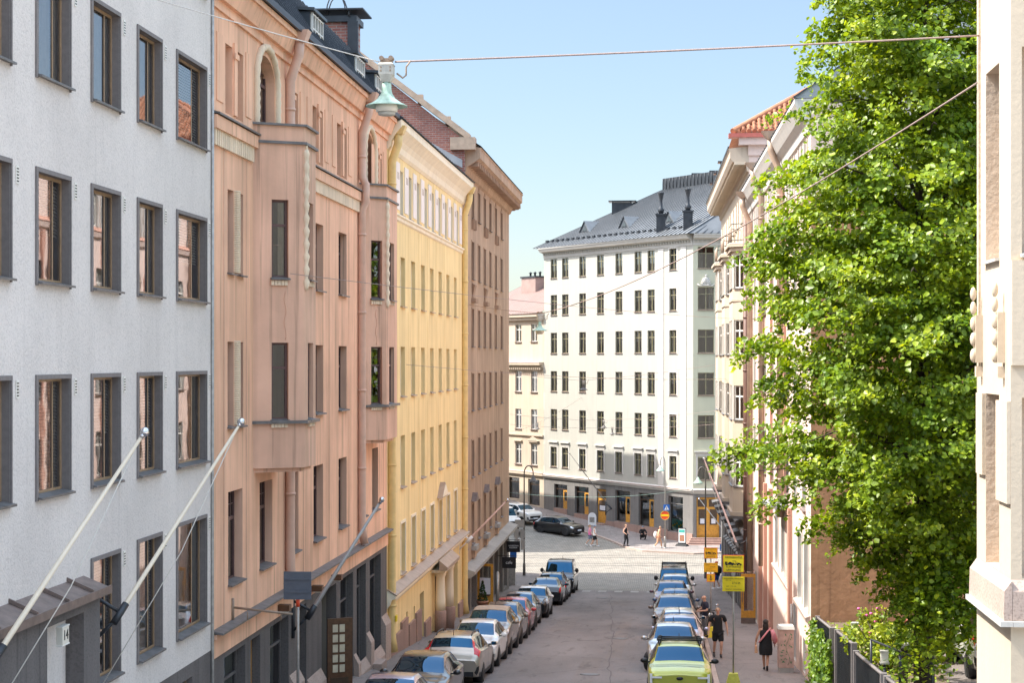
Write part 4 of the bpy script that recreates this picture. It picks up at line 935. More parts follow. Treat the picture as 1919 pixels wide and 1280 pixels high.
for a, b_, c, d, dep, kd in opsB: add_window(W, FB, (a+b_)/2, c, b_-a, d-c, .08, 'cross', rng.choice([('g', 0, .3), None, ('w', .7, 1)]), 'frame_olive', 'window', ('ledge_brown', .08, .03))
for i, (a, b_, c, d) in enumerate(shA):
    if i == 2: continue
    o = add_window(W, FA, (a+b_)/2, c, b_-a, d-c, .2, 'shop', [('c', .05, .3), ('t.3', .1, .6), None, None, ('c', .6, .9), ('t0', 0, 1)][i] if i != 5 else None, 'wood_dark' if i < 5 else 'granite_grey', 'shop_window')
    if i < 5:
        q = MB(['wood_orange', 'glass', 'wood_dark'], FA); x = b_-.75; q.box((x, .10, c-.3), (x+.7, .17, c+.7), 0)
        q.box((x, .10, c+.7), (x+.12, .17, d-.5), 0); q.box((x+.58, .10, c+.7), (x+.7, .17, d-.5), 0); q.box((x+.12, .10, d-.62), (x+.58, .17, d-.5), 0); q.box((x+.12, .12, c+.7), (x+.58, .13, d-.62), 1); q.build('shop_door', W)
q = MB(['teal', 'yellow_sign'], FA); q.box((18.7, .26, .95), (20.35, .27, 1.9), 0)
for i in range(6): q.ball((18.85+.26*i, .255, 1.3+.12*(i % 3)), (.10, .004, .10), 8, 1)
q.build('window_poster', W)
def fancy_door(M, x, wd, z, h):
    q = MB(['wood_orange', 'glass', 'wood_dark', 'poster'], M)
    q.box((x, .14, z), (x+wd, .22, z+h), 0); n = 2 if wd > 1.4 else 1
    for k in range(n):
        a = x+.08+k*wd/n; ww = wd/n-.16
        q.box((a, .125, z+h-.75), (a+ww, .139, z+h-.15), 2); q.box((a+.08, .125, z+1.0), (a+ww-.08, .139, z+h-.95), 2); q.box((a+.06, .12, z+.15), (a+ww-.06, .139, z+.8), 0); q.box((a+.14, .11, z+.24), (a+ww-.14, .1195, z+.7), 0)
        q.box((a+.2, .115, z+1.1), (a+ww-.2, .1245, z+1.5), 3)
    q.build('door', W)
fancy_door(FA, 8.37, 1.36, .75, 2.9); fancy_door(FB, .30, 1.8, .62, 3.2)
st = MB(['granite_red'], FB)
for i in range(4): st.box((-.25-.12*i, -.45-.3*(3-i) if False else -.42-.30*i, -.05), (2.6+.1*i, -.08, .60-.15*i))
st.M = FA; st.box((8.2, -.55, .3), (9.9, -.09, .72)); st.box((8.1, -.95, .2), (10.0, -.55, .48)); st.build('steps', W)
# roof
rf = MB(['roof_blue', 'roof_rib', 'dark_metal'])
def off(o, u, M): v = M @ Vector((u, o, 0)); return (v.x, v.y)
ea = [(*off(-.72, -.7, FA), 25.1), (*(P2+(-NA*-1)*-.0+Vector((-.60, -.95, 0))).xy, 25.1), (*off(-.72, LB, FB), 25.1)]
ea[1] = (P2.x-.42, P2.y-.78, 25.1)
rA = [(*off(7.5, 8.0, FA), 30.2), (*off(7.5, LA+2.2, FA), 30.2)]
rB = (*off(9, LB-2, FB), 30.2)
rf.poly([ea[0], ea[1], rA[1], rA[0]]); seams(rf, ea[0], ea[1], rA[1], rA[0], 40, 1, .05, .075)
rf.poly([ea[1], ea[2], rB, rA[1]]); seams(rf, ea[1], ea[2], rB, rA[1], 16, 1, .05, .075)
bk = (*off(16, -1, FA), 25.1); rf.poly([ea[0], rA[0], bk]); rf.poly([rA[0], rA[1], rB, (rB[0]+1, rB[1]+9, 27), bk])
rf.poly([ea[2], (rB[0]+3, rB[1]+14, 25), rB])
# vertical clad ridge box
for (a, b_) in ((rA[0], rA[1]), (rA[1], rB)):
    a, b_ = Vector(a), Vector(b_); d = (b_-a).normalized(); n = Vector((d.y, -d.x, 0)); 
    rf.hexa([tuple(a), tuple(b_), tuple(b_-n*2), tuple(a-n*2)]+[tuple(v+Vector((0, 0, 1.0))) for v in (a, b_, b_-n*2, a-n*2)], 2)
    L = (b_-a).length; k = 0
    while k < L: p = a+d*k+n*.03; rf.tube([p+Vector((0, 0, .02)), p+Vector((0, 0, 1.0))], .03, 4, 1); k += .5
for u in (11.5, 14, 16.5): v = FA @ Vector((u, 9, 31.3)); rf.box((v.x-.8, v.y-.3, 31.25), (v.x+.8, v.y+.5, 31.45), 2)
rf.build('roof', W)
SL = (30.2-25.1)/(7.5+.72)
def roofA(u, o): v = FA @ Vector((u, o, 25.1+(o+.72)*SL)); return v
for u in (4.6, 10.6, 16.9):           # triangular dormers
    o0 = 1.35; zb = 25.1+(o0+.72)*SL; d = MB(['roof_blue', 'white_trim', 'glass'], FA)
    ap = (u, o0-.12, zb+1.0); bl, br = (u-.85, o0-.12, zb-.08), (u+.85, o0-.12, zb-.08); bkp = (u, o0+1.75, zb+1.02)
    for (p, q2, s) in ((bl, ap, 0), (ap, br, 0)): d.poly([p, q2, bkp, (p[0] if p != ap else q2[0], o0+.1, zb)] if p != ap else [p, q2, (q2[0], o0+.1, zb), bkp], 0)
    d.prism([(u-.80, o0, zb-.05), (u+.80, o0, zb-.05), (u, o0, zb+.93)], (0, .3, 0), 0); dm = d.build('dormer', W)
    e = MB(['roof_rib', 'glass'], FA); e.prism([(u-.42, o0-.03, zb+.05), (u+.42, o0-.03, zb+.05), (u, o0-.03, zb+.62)], (0, .028, 0), 0); e.poly([(u-.30, o0-.035, zb+.12), (u+.30, o0-.035, zb+.12), (u, o0-.035, zb+.50)], 1); e.build('window', dm)
sg = MB(['dark_metal']); sg.box((-.16, -.10, .02), (.16, .10, .20)); sg.tube([(-.22, 0, .12), (.22, 0, .12)], .03, 6); sg = sg.mesh('snow_guard')     # along the eaves
for k in range(26): place('snow_guard', sg, W, FA @ Matrix.Translation((.3+.82*k, .15, 25.1+.87*SL)))
rl = MB(['dark_metal'], FB)
for k in range(10): rl.tube([(.2+.6*k, .1, 25.6), (.2+.6*k, .1, 26.3)], .02, 4)
for z in (25.9, 26.28): rl.tube([(.1, .1, z), (5.8, .1, z)], .018, 4)
rl.build('roof_railing', W)
for u in (17.3, 20.9):                # vent chimneys at the corner
    v = FA @ Vector((u, .2, 25.2)); c = MB(['dark_metal']); c.box((v.x-.38, v.y-.38, 25.1), (v.x+.38, v.y+.38, 26.9)); c.box((v.x-.46, v.y-.46, 26.9), (v.x+.46, v.y+.46, 27.05))
    c.lathe([(.16, 27.05), (.30, 27.35), (.14, 27.55), (.13, 28.2), (.26, 28.75), (.28, 28.8), (0, 28.82)], (v.x, v.y, 0), 12); c.build('chimney', W)
v = FA @ Vector((5.2, 5.0, 0)); c = MB(['dark_metal']); c.box((v.x-.9, v.y-.6, 27), (v.x+.9, v.y+.6, 29.1)); c.box((v.x-1.2, v.y-.8, 29.2), (v.x+1.3, v.y+.8, 29.28)); c.tube([(v.x-.8, v.y-.5, 29.1), (v.x-.8, v.y-.5, 29.2)], .05, 5); c.tube([(v.x+.8, v.y-.5, 29.1), (v.x+.8, v.y-.5, 29.2)], .05, 5); c.build('chimney', W)
for (u, z, tu, tz, lab) in ((11.0, 4.0, 7.35, 9.3, 'dark flagpole leaning left over the shop windows of the white house'), ):
    b0 = FA @ Vector((u, -.4, 2.2)); t0 = FA @ Vector((tu-.4, -1.9, 6.75)); flag_pole('flagpole', lab, b0, t0, .05, 'pole_dark', 'dark_metal', 'flagpoles on the facades', False)
b0 = FB @ Vector((2.6, -.5, .95)); t0 = FB @ Vector((.25, -2.3, 3.9)); flag_pole('flagpole', 'grey flagpole leaning in front of the yellow double door of the white house', b0, t0, .05, 'flagpole_grey', 'dark_metal', 'flagpoles on the facades', False)

# ---------------------------------------------------------------- cream house left of it
H = empty('apartment_building', 'cream apartment house with pink metal roof and ground floor shops left of the white house', 'building', (P1.x-3, P1.y+4, 1))
mb = MB(['sand_plaster', 'sand_plaster', 'room', 'beige_plaster'], FA)
cols = [-2.2, -4.9, -7.6, -10.3]
rws = [(16.6, 18.25), (11.95, 13.9), (8.5, 10.35), (5.2, 7.15)]
opsH = [(c, c+1.05, a, b_, .2, 'room') for c in cols for a, b_ in rws]; wall(mb, -13, -.03, 4.5, 19.0, opsH, 0, 0, 2)
shH = [(-2.7, -.75, 1.5, 3.9, .3, 'room'), (-6.2, -4.2, 1.9, 3.9, .3, 'room'), (-9.5, -7.5, 1.9, 3.9, .3, 'room')]; wall(mb, -13, -.03, .2, 4.3, shH, 3, 3, 2); mb.build('wall', H)
tr = MB(['sand_plaster', 'granite_red', 'rose_plaster', 'ledge_brown'], FA)
for z, th, o in ((4.3, .25, .22), (7.9, .14, .16), (14.45, .2, .5), (14.2, .25, .25), (18.6, .3, .3), (18.9, .25, .5)): cb = MB(['sand_plaster'], FA); cb.box((-13, -o, z), (-.04, -.002, z+th), 0); cb.build('cornice_band', H)
k = -12.9
while k < -.2: tr.box((k, -.34, 14.02), (k+.13, -.002, 14.2), 0); k += .34
tr.box((-13, -.54, 14.65), (-.04, -.02, 14.72), 2); tr.box((-13, -.24, 4.55), (-.04, -.01, 4.6), 2); tr.box((-13, -.54, 19.15), (-.04, -.02, 19.22), 2)
for a, b_, c, d, dep, kd in opsH:
    if 5 < c < 6: tr.box((a-.2, -.16, d+.18), (b_+.2, -.002, d+.3), 0)
tr.prism([(-2.6, -.2, 7.45), (-.75, -.2, 7.45), (-1.67, -.2, 7.88)], (0, .198, 0), 0)
tr.box((-13, -.1, .2), (-2.75, -.002, 1.3), 1); tr.box((-.7, -.1, .2), (-.04, -.002, 1.3), 1); tr.build('cornice_trim', H)
for a, b_, c, d, dep, kd in opsH: add_window(H, FA, (a+b_)/2, c, b_-a, d-c, .1, 'cross', rng.choice([('w', 0, .5), None, ('c', .5, 1)]), 'frame_white', 'window', ('ledge_brown', .12, .08))
for a, b_, c, d, dep, kd in shH: add_window(H, FA, (a+b_)/2, c, b_-a, d-c, .2, 'shop', rng.choice([('w', .5, .8), None]), 'wood_dark', 'shop_window')
rf = MB(['roof_pink', 'seam_pink', 'red_brick'], FA); E0, E1, T1, T0 = (-13, -.6, 19.2), (-.04, -.6, 19.2), (-.04, 6, 22.3), (-13, 6, 22.3); rf.poly([E0, E1, T1, T0]); seams(rf, E0, E1, T1, T0, 26, 1); rf.poly([T0, T1, (-.04, 12, 19), (-13, 12, 19)]); rf.build('roof', H)
c = MB(['roof_pink', 'dark_metal'], FA); c.box((-10.4, 4.2, 21.0), (-7.9, 5.8, 22.9), 0); c.box((-10.5, 4.1, 22.9), (-7.8, 5.9, 23.05), 1)
for x in (-10, -9.2, -8.3): c.lathe([(.1, 23.05), (.1, 23.35), (.2, 23.4), (0, 23.55)], (x, 5, 0), 8, 1)
c.build('chimney', H)
# ================================================================== RIGHT ROW
# ---------------------------------------------------------------- near cream house, only its corner in view
N1 = empty('apartment_building', 'bright cream house corner with narrow plaster niches and granite sill band, nearest on the right', 'building', (4.4, 25.05, gz(25)))
FL = frameM((4.4, 25.05, 0), (0, -1, 0)); FR = frameM((4.4, 22.6, 0), (1, 0, 0))
mb = MB(['cream_bright', 'cream_rough', 'cream_bright'], FL)
wall(mb, 0, 2.45, 4, 25, [(.7, 1.67, 16.35, 18.98, .38, 'blank'), (.7, 1.67, 12.16, 14.52, .38, 'blank')], 0, 1, 1)
mb.M = FR; wall(mb, 0, 11, 4, 25, [(.14, 1.7, 16.35, 19.05, .36, 'blank'), (.14, 1.7, 12.16, 14.5, .36, 'blank'), (3.4, 5, 16.35, 19.05, .36, 'blank'), (3.4, 5, 12.16, 14.5, .36, 'blank')], 0, 1, 1)
mb.M = Matrix.Identity(4); mb.poly([(4.4, 25.05, 4), (4.4, 25.05, 25), (15.4, 25.05, 25), (15.4, 25.05, 4)], 0); mb.poly([(4.4, 25.05, 25), (4.4, 22.6, 25), (15.4, 22.6, 25), (15.4, 25.05, 25)], 0)
mb.poly([(15.4, 22.6, 4), (15.4, 22.6, 25), (15.4, 25.05, 25), (15.4, 25.05, 4)], 0)
mb.build('wall', N1)
t = MB(['cream_bright', 'granite_pink', 'white_trim', 'concrete', 'cream_rough'], FL)
t.box((.2, -.05, 13.38), (.69, -.002, 14.52), 0); t.box((1.68, -.05, 13.12), (2.446, -.002, 14.45), 0)
t.box((0.22, -.03, 14.9), (.30, -.002, 25), 4)
t.hexa([(0, -.11, 11.62), (2.45+.11, -.11, 11.62), (2.45+.11, -.002, 11.62), (0, -.002, 11.62), (0, -.10, 12.0), (2.45+.10, -.10, 12.0), (2.45+.10, -.002, 12.14), (0, -.002, 12.14)], 1)
t.box((0, -.16, 11.55), (2.61, -.002, 11.617), 2)
for u in (.7,): sill(t, u, u+.97, 16.36, 2, .06, .3, .04, .02)
t.M = FR
t.hexa([(0.002, -.11, 11.62), (11, -.11, 11.62), (11, -.002, 11.62), (0.002, -.002, 11.62), (0.002, -.10, 12.0), (11, -.10, 12.0), (11, -.002, 12.14), (0.002, -.002, 12.14)], 1)
t.box((.002, -.16, 11.55), (11, -.002, 11.617), 2); t.box((0.002, -.07, 14.92), (11, -.002, 16.28), 0)
sill(t, .14, 1.7, 16.36, 2, .10, .3, .04, .02)
t.build('ledge_band', N1)
for u in (.40, 2.0):                  # drop ornaments
    o = MB(['cream_bright'], FL); o.box((u-.08, -.10, 14.95), (u+.08, -.002, 15.62))
    for i, z in enumerate((15.05, 15.28, 15.5, 15.72, 15.92)): o.ball((u, -.12, z), (.07-.008*i, .045, .10))
    o.box((u-.05, -.09, 14.75), (u+.05, -.002, 14.9)); o.build('drop_ornament', N1)

# ---------------------------------------------------------------- rose house
Rb = empty('apartment_building', 'rose pink house behind the big tree with rough brown side wall and white framed windows', 'building', (4.35, 53.3, gz(53)))
YA, YB = 53.3, 84.45
FM2 = frameM((FX(YB), YB, 0), (FX(YA)-FX(YB), YA-YB, 0)); LR = math.hypot(FX(YA)-FX(YB), YA-YB); ru = lambda y: YB-y
mb = MB(['rose_plaster', 'white_trim', 'room', 'rose_dark', 'sand_plaster'], FM2)
atq = []
for k in range(26):
    y = 54.4+1.12*k
    if k % 4 != 3: atq.append((ru(y+.62), ru(y), 20.45, 21.85, .16, 'room'))
mids = [(ru(y+1.2), ru(y), z, z+1.85, .2, 'room') for y in (55, 58.2, 61.4, 65, 68.4, 72.6, 76, 79.4, 82.4) for z in (16.9, 13.55, 10.15)]
grd = [(ru(y+1.35), ru(y), 7.05, 9.25, .3, 'room') for y in (53.9, 56.2, 60.6, 63.0, 66.0)]
wall(mb, 0, LR, 2.0, 23.0, atq+mids+grd+[(ru(59.6), ru(58.6), 4.7, 6.6, .5, 'blank'), (ru(55.9), ru(55.1), 4.9, 6.0, .4, 'blank'), (ru(79.8), ru(78.6), 2.9, 5.2, .4, 'room'), (ru(71), ru(69.6), 4.2, 6.4, .3, 'room')], 0, 1, 2)
mb.build('wall', Rb)
sw = MB(['rough_brown', 'rose_plaster', 'concrete']); A = Vector((FX(YA), YA, 0))
sw.poly([(A.x, YA, 3.5), (A.x+14, YA, 3.5), (A.x+14, YA, 20.0), (A.x, YA, 20.0)], 0); sw.poly([(A.x, YA, 20.0), (A.x+.9, YA, 20.0), (A.x+.9, YA, 22.9), (A.x, YA, 22.9)], 1); sw.poly([(A.x+.9, YA, 20), (A.x+14, YA, 20.0), (A.x+14, YA, 27), (A.x+6, YA, 26), (A.x+.9, YA, 22.9)], 2)
sw.poly([(A.x+14, YA, 3.5), (A.x+14, YB, 2), (A.x+14, YB, 22), (A.x+14, YA, 22)], 0)
sw.build('side_wall', Rb)
t = MB(['rose_plaster', 'white_trim', 'ledge_brown', 'rose_dark', 'granite_pink', 'roof_pale'], FM2)
t.prism([(0, y, z) for y, z in [(-.002, 22.0), (-.08, 22.05), (-.12, 22.3), (-.30, 22.5), (-.42, 22.75), (-.50, 22.9), (-.50, 23.05), (.1, 23.05), (.1, 22.0)]], (LR, 0, 0), 1)
t.prism([(0, y, z) for y, z in [(-.002, 19.95), (-.10, 20.0), (-.16, 20.2), (-.002, 20.38)]], (LR, 0, 0), 0); t.prism([(0, y, z) for y, z in [(-.161, 20.2), (-.19, 20.24), (-.005, 20.43), (-.003, 20.385)]], (LR, 0, 0), 3)
for a, b_, c, d, dep, kd in atq: t.box((a-.16, -.05, 20.45), (a-.03, -.002, 21.95), 1); t.box((b_+.03, -.05, 20.45), (b_+.16, -.002, 21.95), 1)
for a, b_ in ((53.45, 58.0), (60.2, 67.8)): 
    t.prism([(ru(b_), y, z) for y, z in [(-.002, 6.75), (-.14, 6.85), (-.16, 6.98), (-.002, 7.04)]], (b_-a, 0, 0), 4)
for a, b_, c, d, dep, kd in grd: t.box((a-.12, -.03, c), (a-.002, -.002, d+.12), 1); t.box((b_+.002, -.03, c), (b_+.12, -.002, d+.12), 1); t.box((a-.002, -.03, d+.002), (b_+.002, -.002, d+.12), 1)
for y in (59.9, 68.9, 72.0, 75.0, 81.6): t.box((ru(y+.55), -.14, 2.5), (ru(y), -.002, 9.8), 3)
for y in (62.4, 69.0, 74.6): t.box((ru(y+.2), -.1, 10), (ru(y), -.002, 19.9), 3)
t.box((ru(83.9), -.75, 9.55), (ru(69), -.002, 9.7), 5) if False else t.box((ru(64.6), -.7, 9.62), (ru(61.8), -.002, 9.74), 5)
t.build('cornice_trim', Rb)
for a, b_, c, d, dep, kd in atq: add_window(Rb, FM2, (a+b_)/2, c, b_-a, d-c, .1, 'single', None, 'frame_white')
for a, b_, c, d, dep, kd in mids+grd: add_window(Rb, FM2, (a+b_)/2, c, b_-a, d-c, .12, 'tee', rng.choice([('w', 0, 1), None, ('w', .1, .6)]), 'frame_white', 'window', ('ledge_brown', .08, .03) if c > 9.5 else None)
rf = MB(['roof_pale', 'roof_seam']); e0, e1 = Vector((FX(YA)-.52, YA-.05, 23.07)), Vector((FX(YB)-.52, YB, 23.07)); t0, t1 = e0+Vector((6, 0, 4.0)), e1+Vector((6, 0, 4.0))
rf.poly([e1, e0, t0, t1]); seams(rf, e1, e0, t0, t1, 36, 1); rf.poly([t1, t0, t0+Vector((8, 0, -4)), t1+Vector((8, 0, -4))]); rf.poly([e0+Vector((0, .04, 0)), t0+Vector((8, .04, -4)), t0+Vector((0, .04, 0))]); rf.build('roof', Rb)
def rpipe(bld, y, zt, zb, r, mat, hop=True):
    d = MB([mat], FM2); u = ru(y)
    if hop:
        d.hexa([(u-.14, -.62, zt-.3), (u+.14, -.62, zt-.3), (u+.14, -.38, zt-.3), (u-.14, -.38, zt-.3), (u-.24, -.85, zt), (u+.24, -.85, zt), (u+.24, -.36, zt), (u-.24, -.36, zt)])
        d.tube([(u, -.5, zt-.3), (u, -.5, zt-.7), (u, -.16, zt-1.5), (u, -.16, zb)], r, 8)
    else: d.tube([(u, -.16, zt), (u, -.16, zb)], r, 8)
    z = zt-2.4
    while z > zb: d.tube([(u, -.16, z), (u, -.16, z+.08)], r*1.15, 8); z -= 2.6
    d.build('drainpipe', bld)
rpipe(Rb, 63.2, 23.35, 9.2, .13, 'pipe_tan'); rpipe(Rb, 73.2, 23.35, 6.2, .13, 'pipe_tan'); rpipe(Rb, 81.2, 22.9, 3.2, .13, 'pipe_tan'); rpipe(Rb, 84.2, 22, 2.6, .14, 'pipe_brown', False); rpipe(Rb, 58.4, 6.7, 4.9, .05, 'galv', False)
od = MB(['wood_orange', 'glass', 'ledge_brown', 'poster'], frameM((FX(79)-.08, 78.5, 0), (-.98, -.10, 0)).copy()); z0 = gz(79)+.14
od.M = frameM((FX(79)-.72, 78.4, 0), (1, .06, 0))
od.box((0, 0, z0), (.66, .05, z0+.30), 2); od.box((0, -.003, z0+.30), (.66, .05, z0+.62), 0); od.box((0, 0, z0+.62), (.13, .05, z0+2.3), 0); od.box((.56, 0, z0+.62), (.66, .05, z0+2.3), 0); od.box((.13, 0, z0+2.15), (.56, .05, z0+2.3), 0); od.box((.13, .02, z0+.62), (.56, .03, z0+2.15), 1)
od.box((.045, -.03, z0+1.0), (.075, -.002, z0+1.5), 2); od.build('open_door', Rb)

# ---------------------------------------------------------------- sand coloured house with stacked bays
Sb = empty('apartment_building', 'sand coloured house with stacked bay windows, iron balconies and red tiled hip roof', 'building', (FX(100), 100, gz(100)))
YA3, YB3 = 84.5, 114.8
FM3 = frameM((FX(YB3), YB3, 0), (FX(YA3)-FX(YB3), YA3-YB3, 0)); L3 = math.hypot(FX(YA3)-FX(YB3), YA3-YB3); su = lambda y: YB3-y
mb = MB(['beige_plaster', 'sand_plaster', 'room', 'granite_grey', 'rose_plaster'], FM3)
ops = [(su(y+.75), su(y), z, z+1.5, .2, 'room') for y in (85.1, 87.2, 90.0, 93.5, 95.5, 98.6, 102, 104, 107.2, 110.4, 112.6) for z in (22.1,)]
ops += [(su(y+1), su(y), z, z+1.75, .2, 'room') for y in (85.2, 93.6, 102.2, 111.4) for z in (18.6, 15.2, 11.9, 8.5)]
wall(mb, 0, L3, 6.4, 24.6, ops, 0, 1, 2)
shp = [(su(y+1.7), su(y), 1.3, 4.6, .3, 'room') for y in (86, 89.2, 92.4, 95.6, 98.8, 102, 105.2, 108.4, 111.6)]; wall(mb, 0, L3, -.2, 6.0, shp, 3, 3, 2)
mb.M = Matrix.Identity(4); c0 = Vector((FX(YA3), YA3, 0)); mb.poly([(c0.x, YA3, 20), (c0.x+13, YA3, 20), (c0.x+13, YA3, 25.5), (c0.x, YA3, 25.5)], 4)
c1 = Vector((FX(YB3), YB3, 0)); mb.poly([(c1.x, YB3, 25), (c1.x+13, YB3, 25), (c1.x+13, YB3, -.2), (c1.x, YB3, -.2)], 0); mb.build('wall', Sb)
t = MB(['sand_plaster', 'beige_plaster', 'dark_metal', 'granite_grey', 'red_metal', 'rose_plaster', 'ledge_metal'], FM3)
t.prism([(0, y, z) for y, z in [(-.002, 24.2), (-.10, 24.25), (-.14, 24.55), (-.80, 24.7), (-.92, 24.9), (-.92, 25.2), (-1.0, 25.35), (.2, 25.5), (.2, 24.2)]], (L3, 0, 0), 0)
u = .1
while u < L3-.2: t.box((u, -.72, 24.56), (u+.22, -.145, 24.69), 1); u += .5
t.box((0, -1.03, 25.36), (L3, -.98, 25.46), 2)
t.build('cornice', Sb); t = MB(t.mats, FM3); t.prism([(0, y, z) for y, z in [(-.002, 6.0), (-.2, 6.05), (-.3, 6.25), (-.3, 6.35), (-.002, 6.5)]], (L3, 0, 0), 3)
t.build('base_ledge', Sb); t = MB(t.mats); t.box((c0.x-.5, YA3-.35, 25.5), (c0.x+13, YA3+.2, 25.85), 5); t.box((c0.x-1.0, YA3-.5, 25.85), (c0.x+13, YA3+.2, 26.05), 4); t.box((c0.x-.04, YA3-.1, 25.0), (c0.x+13, YA3-.002, 25.502), 5)
t.build('gable_cornice', Sb)
for a, b_, c, d, dep, kd in ops: add_window(Sb, FM3, (a+b_)/2, c, b_-a, d-c, .1, 'tee', rng.choice([('w', 0, 1), None]), 'frame_white', 'window', ('ledge_metal', .08, .03))
for a, b_, c, d, dep, kd in shp: add_window(Sb, FM3, (a+b_)/2, c, b_-a, d-c, .2, 'shop', None, 'granite_dark', 'shop_window')
for y0 in (87.4, 96.1, 104.8):        # bays
    P_ = [(FX(y0+4.4), y0+4.4), (FX(y0+3.9)-.62, y0+3.9), (FX(y0+.5)-.62, y0+.5), (FX(y0), y0)]
    o = MB(['beige_plaster', 'frame_white', 'room', 'sand_plaster', 'ledge_metal', 'white_trim']); rws = ((18.62, 20.35), (15.25, 17.0), (11.9, 13.65), (8.5, 10.3))
    fcs = list(zip(P_, P_[1:]))
    for i, (p, q) in enumerate(fcs):
        L = math.hypot(q[0]-p[0], q[1]-p[1]); o.M = frameM((p[0], p[1], 0), (q[0]-p[0], q[1]-p[1], 0))
        op = [(.10, L-.10, a, b_, .1, 'room') for a, b_ in rws] if i != 1 else [(x, x+1.25, a, b_, .1, 'room') for x in (.3, 1.85) for a, b_ in rws]
        wall(o, 0, L, 7.2, 20.5, op, 0, 5, 2)
        for a, b_ in rws: sill(o, op[0][0], op[-1][1], a, 4, .07, .05, .03, .02); o.box((0.0, -.03, a), (.09, -.002, b_), 5); o.box((L-.09, -.03, a), (L, -.002, b_), 5)
    o.M = Matrix.Identity(4); o.poly([(*p, 7.2) for p in P_][::-1], 3)
    def ring(z, out, th, m): o.prism([(P_[0][0]+.05, P_[0][1]+out, z), (P_[1][0]-out, P_[1][1]+out*.6, z), (P_[2][0]-out, P_[2][1]-out*.6, z), (P_[3][0]+.05, P_[3][1]-out, z)], (0, 0, th), m)
    ring(20.5, .14, .2, 3); ring(20.72, .26, .14, 3); ring(20.88, .18, .06, 5); ring(7.0, .12, .2, 3); ring(6.86, .25, .12, 4); ring(17.95, .05, .1, 3)
    o.build('bay', Sb)
    for i, (p, q) in enumerate(fcs):
        L = math.hypot(q[0]-p[0], q[1]-p[1]); M = frameM((p[0], p[1], 0), (q[0]-p[0], q[1]-p[1], 0))
        for a, b_ in rws:
            for x, wd in (((.72-.3+.0, 0),) if False else ([(L/2, L-.2)] if i != 1 else [(.925, 1.25), (2.475, 1.25)])): add_window(Sb, M, x, a, wd, b_-a, .04, 'tee', rng.choice([('w', 0, 1), ('g', 0, .5), None]), 'frame_white')
    r = MB(['dark_metal', 'pole_brown'])
    pts_ = [(P_[0][0], P_[0][1], 20.95), (P_[1][0]-.05, P_[1][1], 20.95), (P_[2][0]-.05, P_[2][1], 20.95), (P_[3][0], P_[3][1], 20.95)]
    for a, b_ in zip(pts_, pts_[1:]):
        a, b_ = Vector(a), Vector(b_); n = max(3, int((b_-a).length/.17))
        for z in (.12, .95): r.tube([a+Vector((0, 0, z)), b_+Vector((0, 0, z))], .022, 5)
        for k in range(n+1): v = a.lerp(b_, k/n); r.tube([v, v+Vector((0, 0, .5)), v+Vector((.0, 0, .97))], [.014, .02, .014], 4, 1)
        for k in range(0, n, 2): v = a.lerp(b_, (k+1)/n)+Vector((0, 0, .55)); r.tube([v+Vector((0, .14*math.cos(j*math.pi/4), .16*math.sin(j*math.pi/4))) for j in range(9)], .012, 4, 1)
    r.build('balcony_railing', Sb)
for y in (86.3, 90.6, 94.2, 98.5, 103.0, 107.2, 111.4):   # metal hoods over the ground floor, stepping down the street
    h = MB(['granite_grey', 'ledge_metal'], FM3); z = 6.0-(y-84)*.006; u = su(y+1.2); h.hexa([(u, -.42, z-.75), (u+1.3, -.42, z-.75), (u+1.3, -.01, z-.75), (u, -.01, z-.75), (u-.1, -.55, z-.2), (u+1.4, -.55, z-.2), (u+1.4, -.01, z-.2), (u-.1, -.01, z-.2)], 0)
    h.hexa([(u-.2, -.72, z-.2), (u+1.5, -.72, z-.2), (u+1.5, -.01, z-.2), (u-.2, -.01, z-.2), (u-.2, -.72, z-.1), (u+1.5, -.72, z-.1), (u+1.5, -.01, z+.04), (u-.2, -.01, z+.04)], 1); h.build('window_hood', Sb)
for k in range(11):
    st = MB(['granite_grey', 'ledge_metal'], FM3); y = 85.2+2.1*k; zt = 3.6+gz(y)*.55; st.box((su(y+.9), -.16, gz(y)-.1), (su(y), -.002, zt), 0)
    st.hexa([(su(y+.95), -.24, zt), (su(y-.05), -.24, zt), (su(y-.05), -.002, zt), (su(y+.95), -.002, zt), (su(y+.95), -.24, zt+.06), (su(y-.05), -.24, zt+.06), (su(y-.05), -.002, zt+.18), (su(y+.95), -.002, zt+.18)], 1); st.build('base_pier', Sb)
rf = MB(['tile_red', 'red_metal']); ee = [(c0.x-.75, YA3-.3, 26.1), (c0.x+13, YA3-.3, 26.1)]; r0 = (c0.x+3.9, YA3+4.75, 29.3); r1 = (c0.x+3.9, YB3-4, 29.3)
rf.poly([(c0.x-.75, YA3-.3, 26.1), (c0.x+12, YA3-.3, 26.1), r0]); e2 = (c1.x-.75, YB3+.3, 25.5); rf.poly([e2, (c0.x-.75, YA3-.3, 26.1), r0, r1]); rf.poly([(c0.x+12, YA3-.3, 26.1), (c1.x+12, YB3, 25.5), r1, r0])
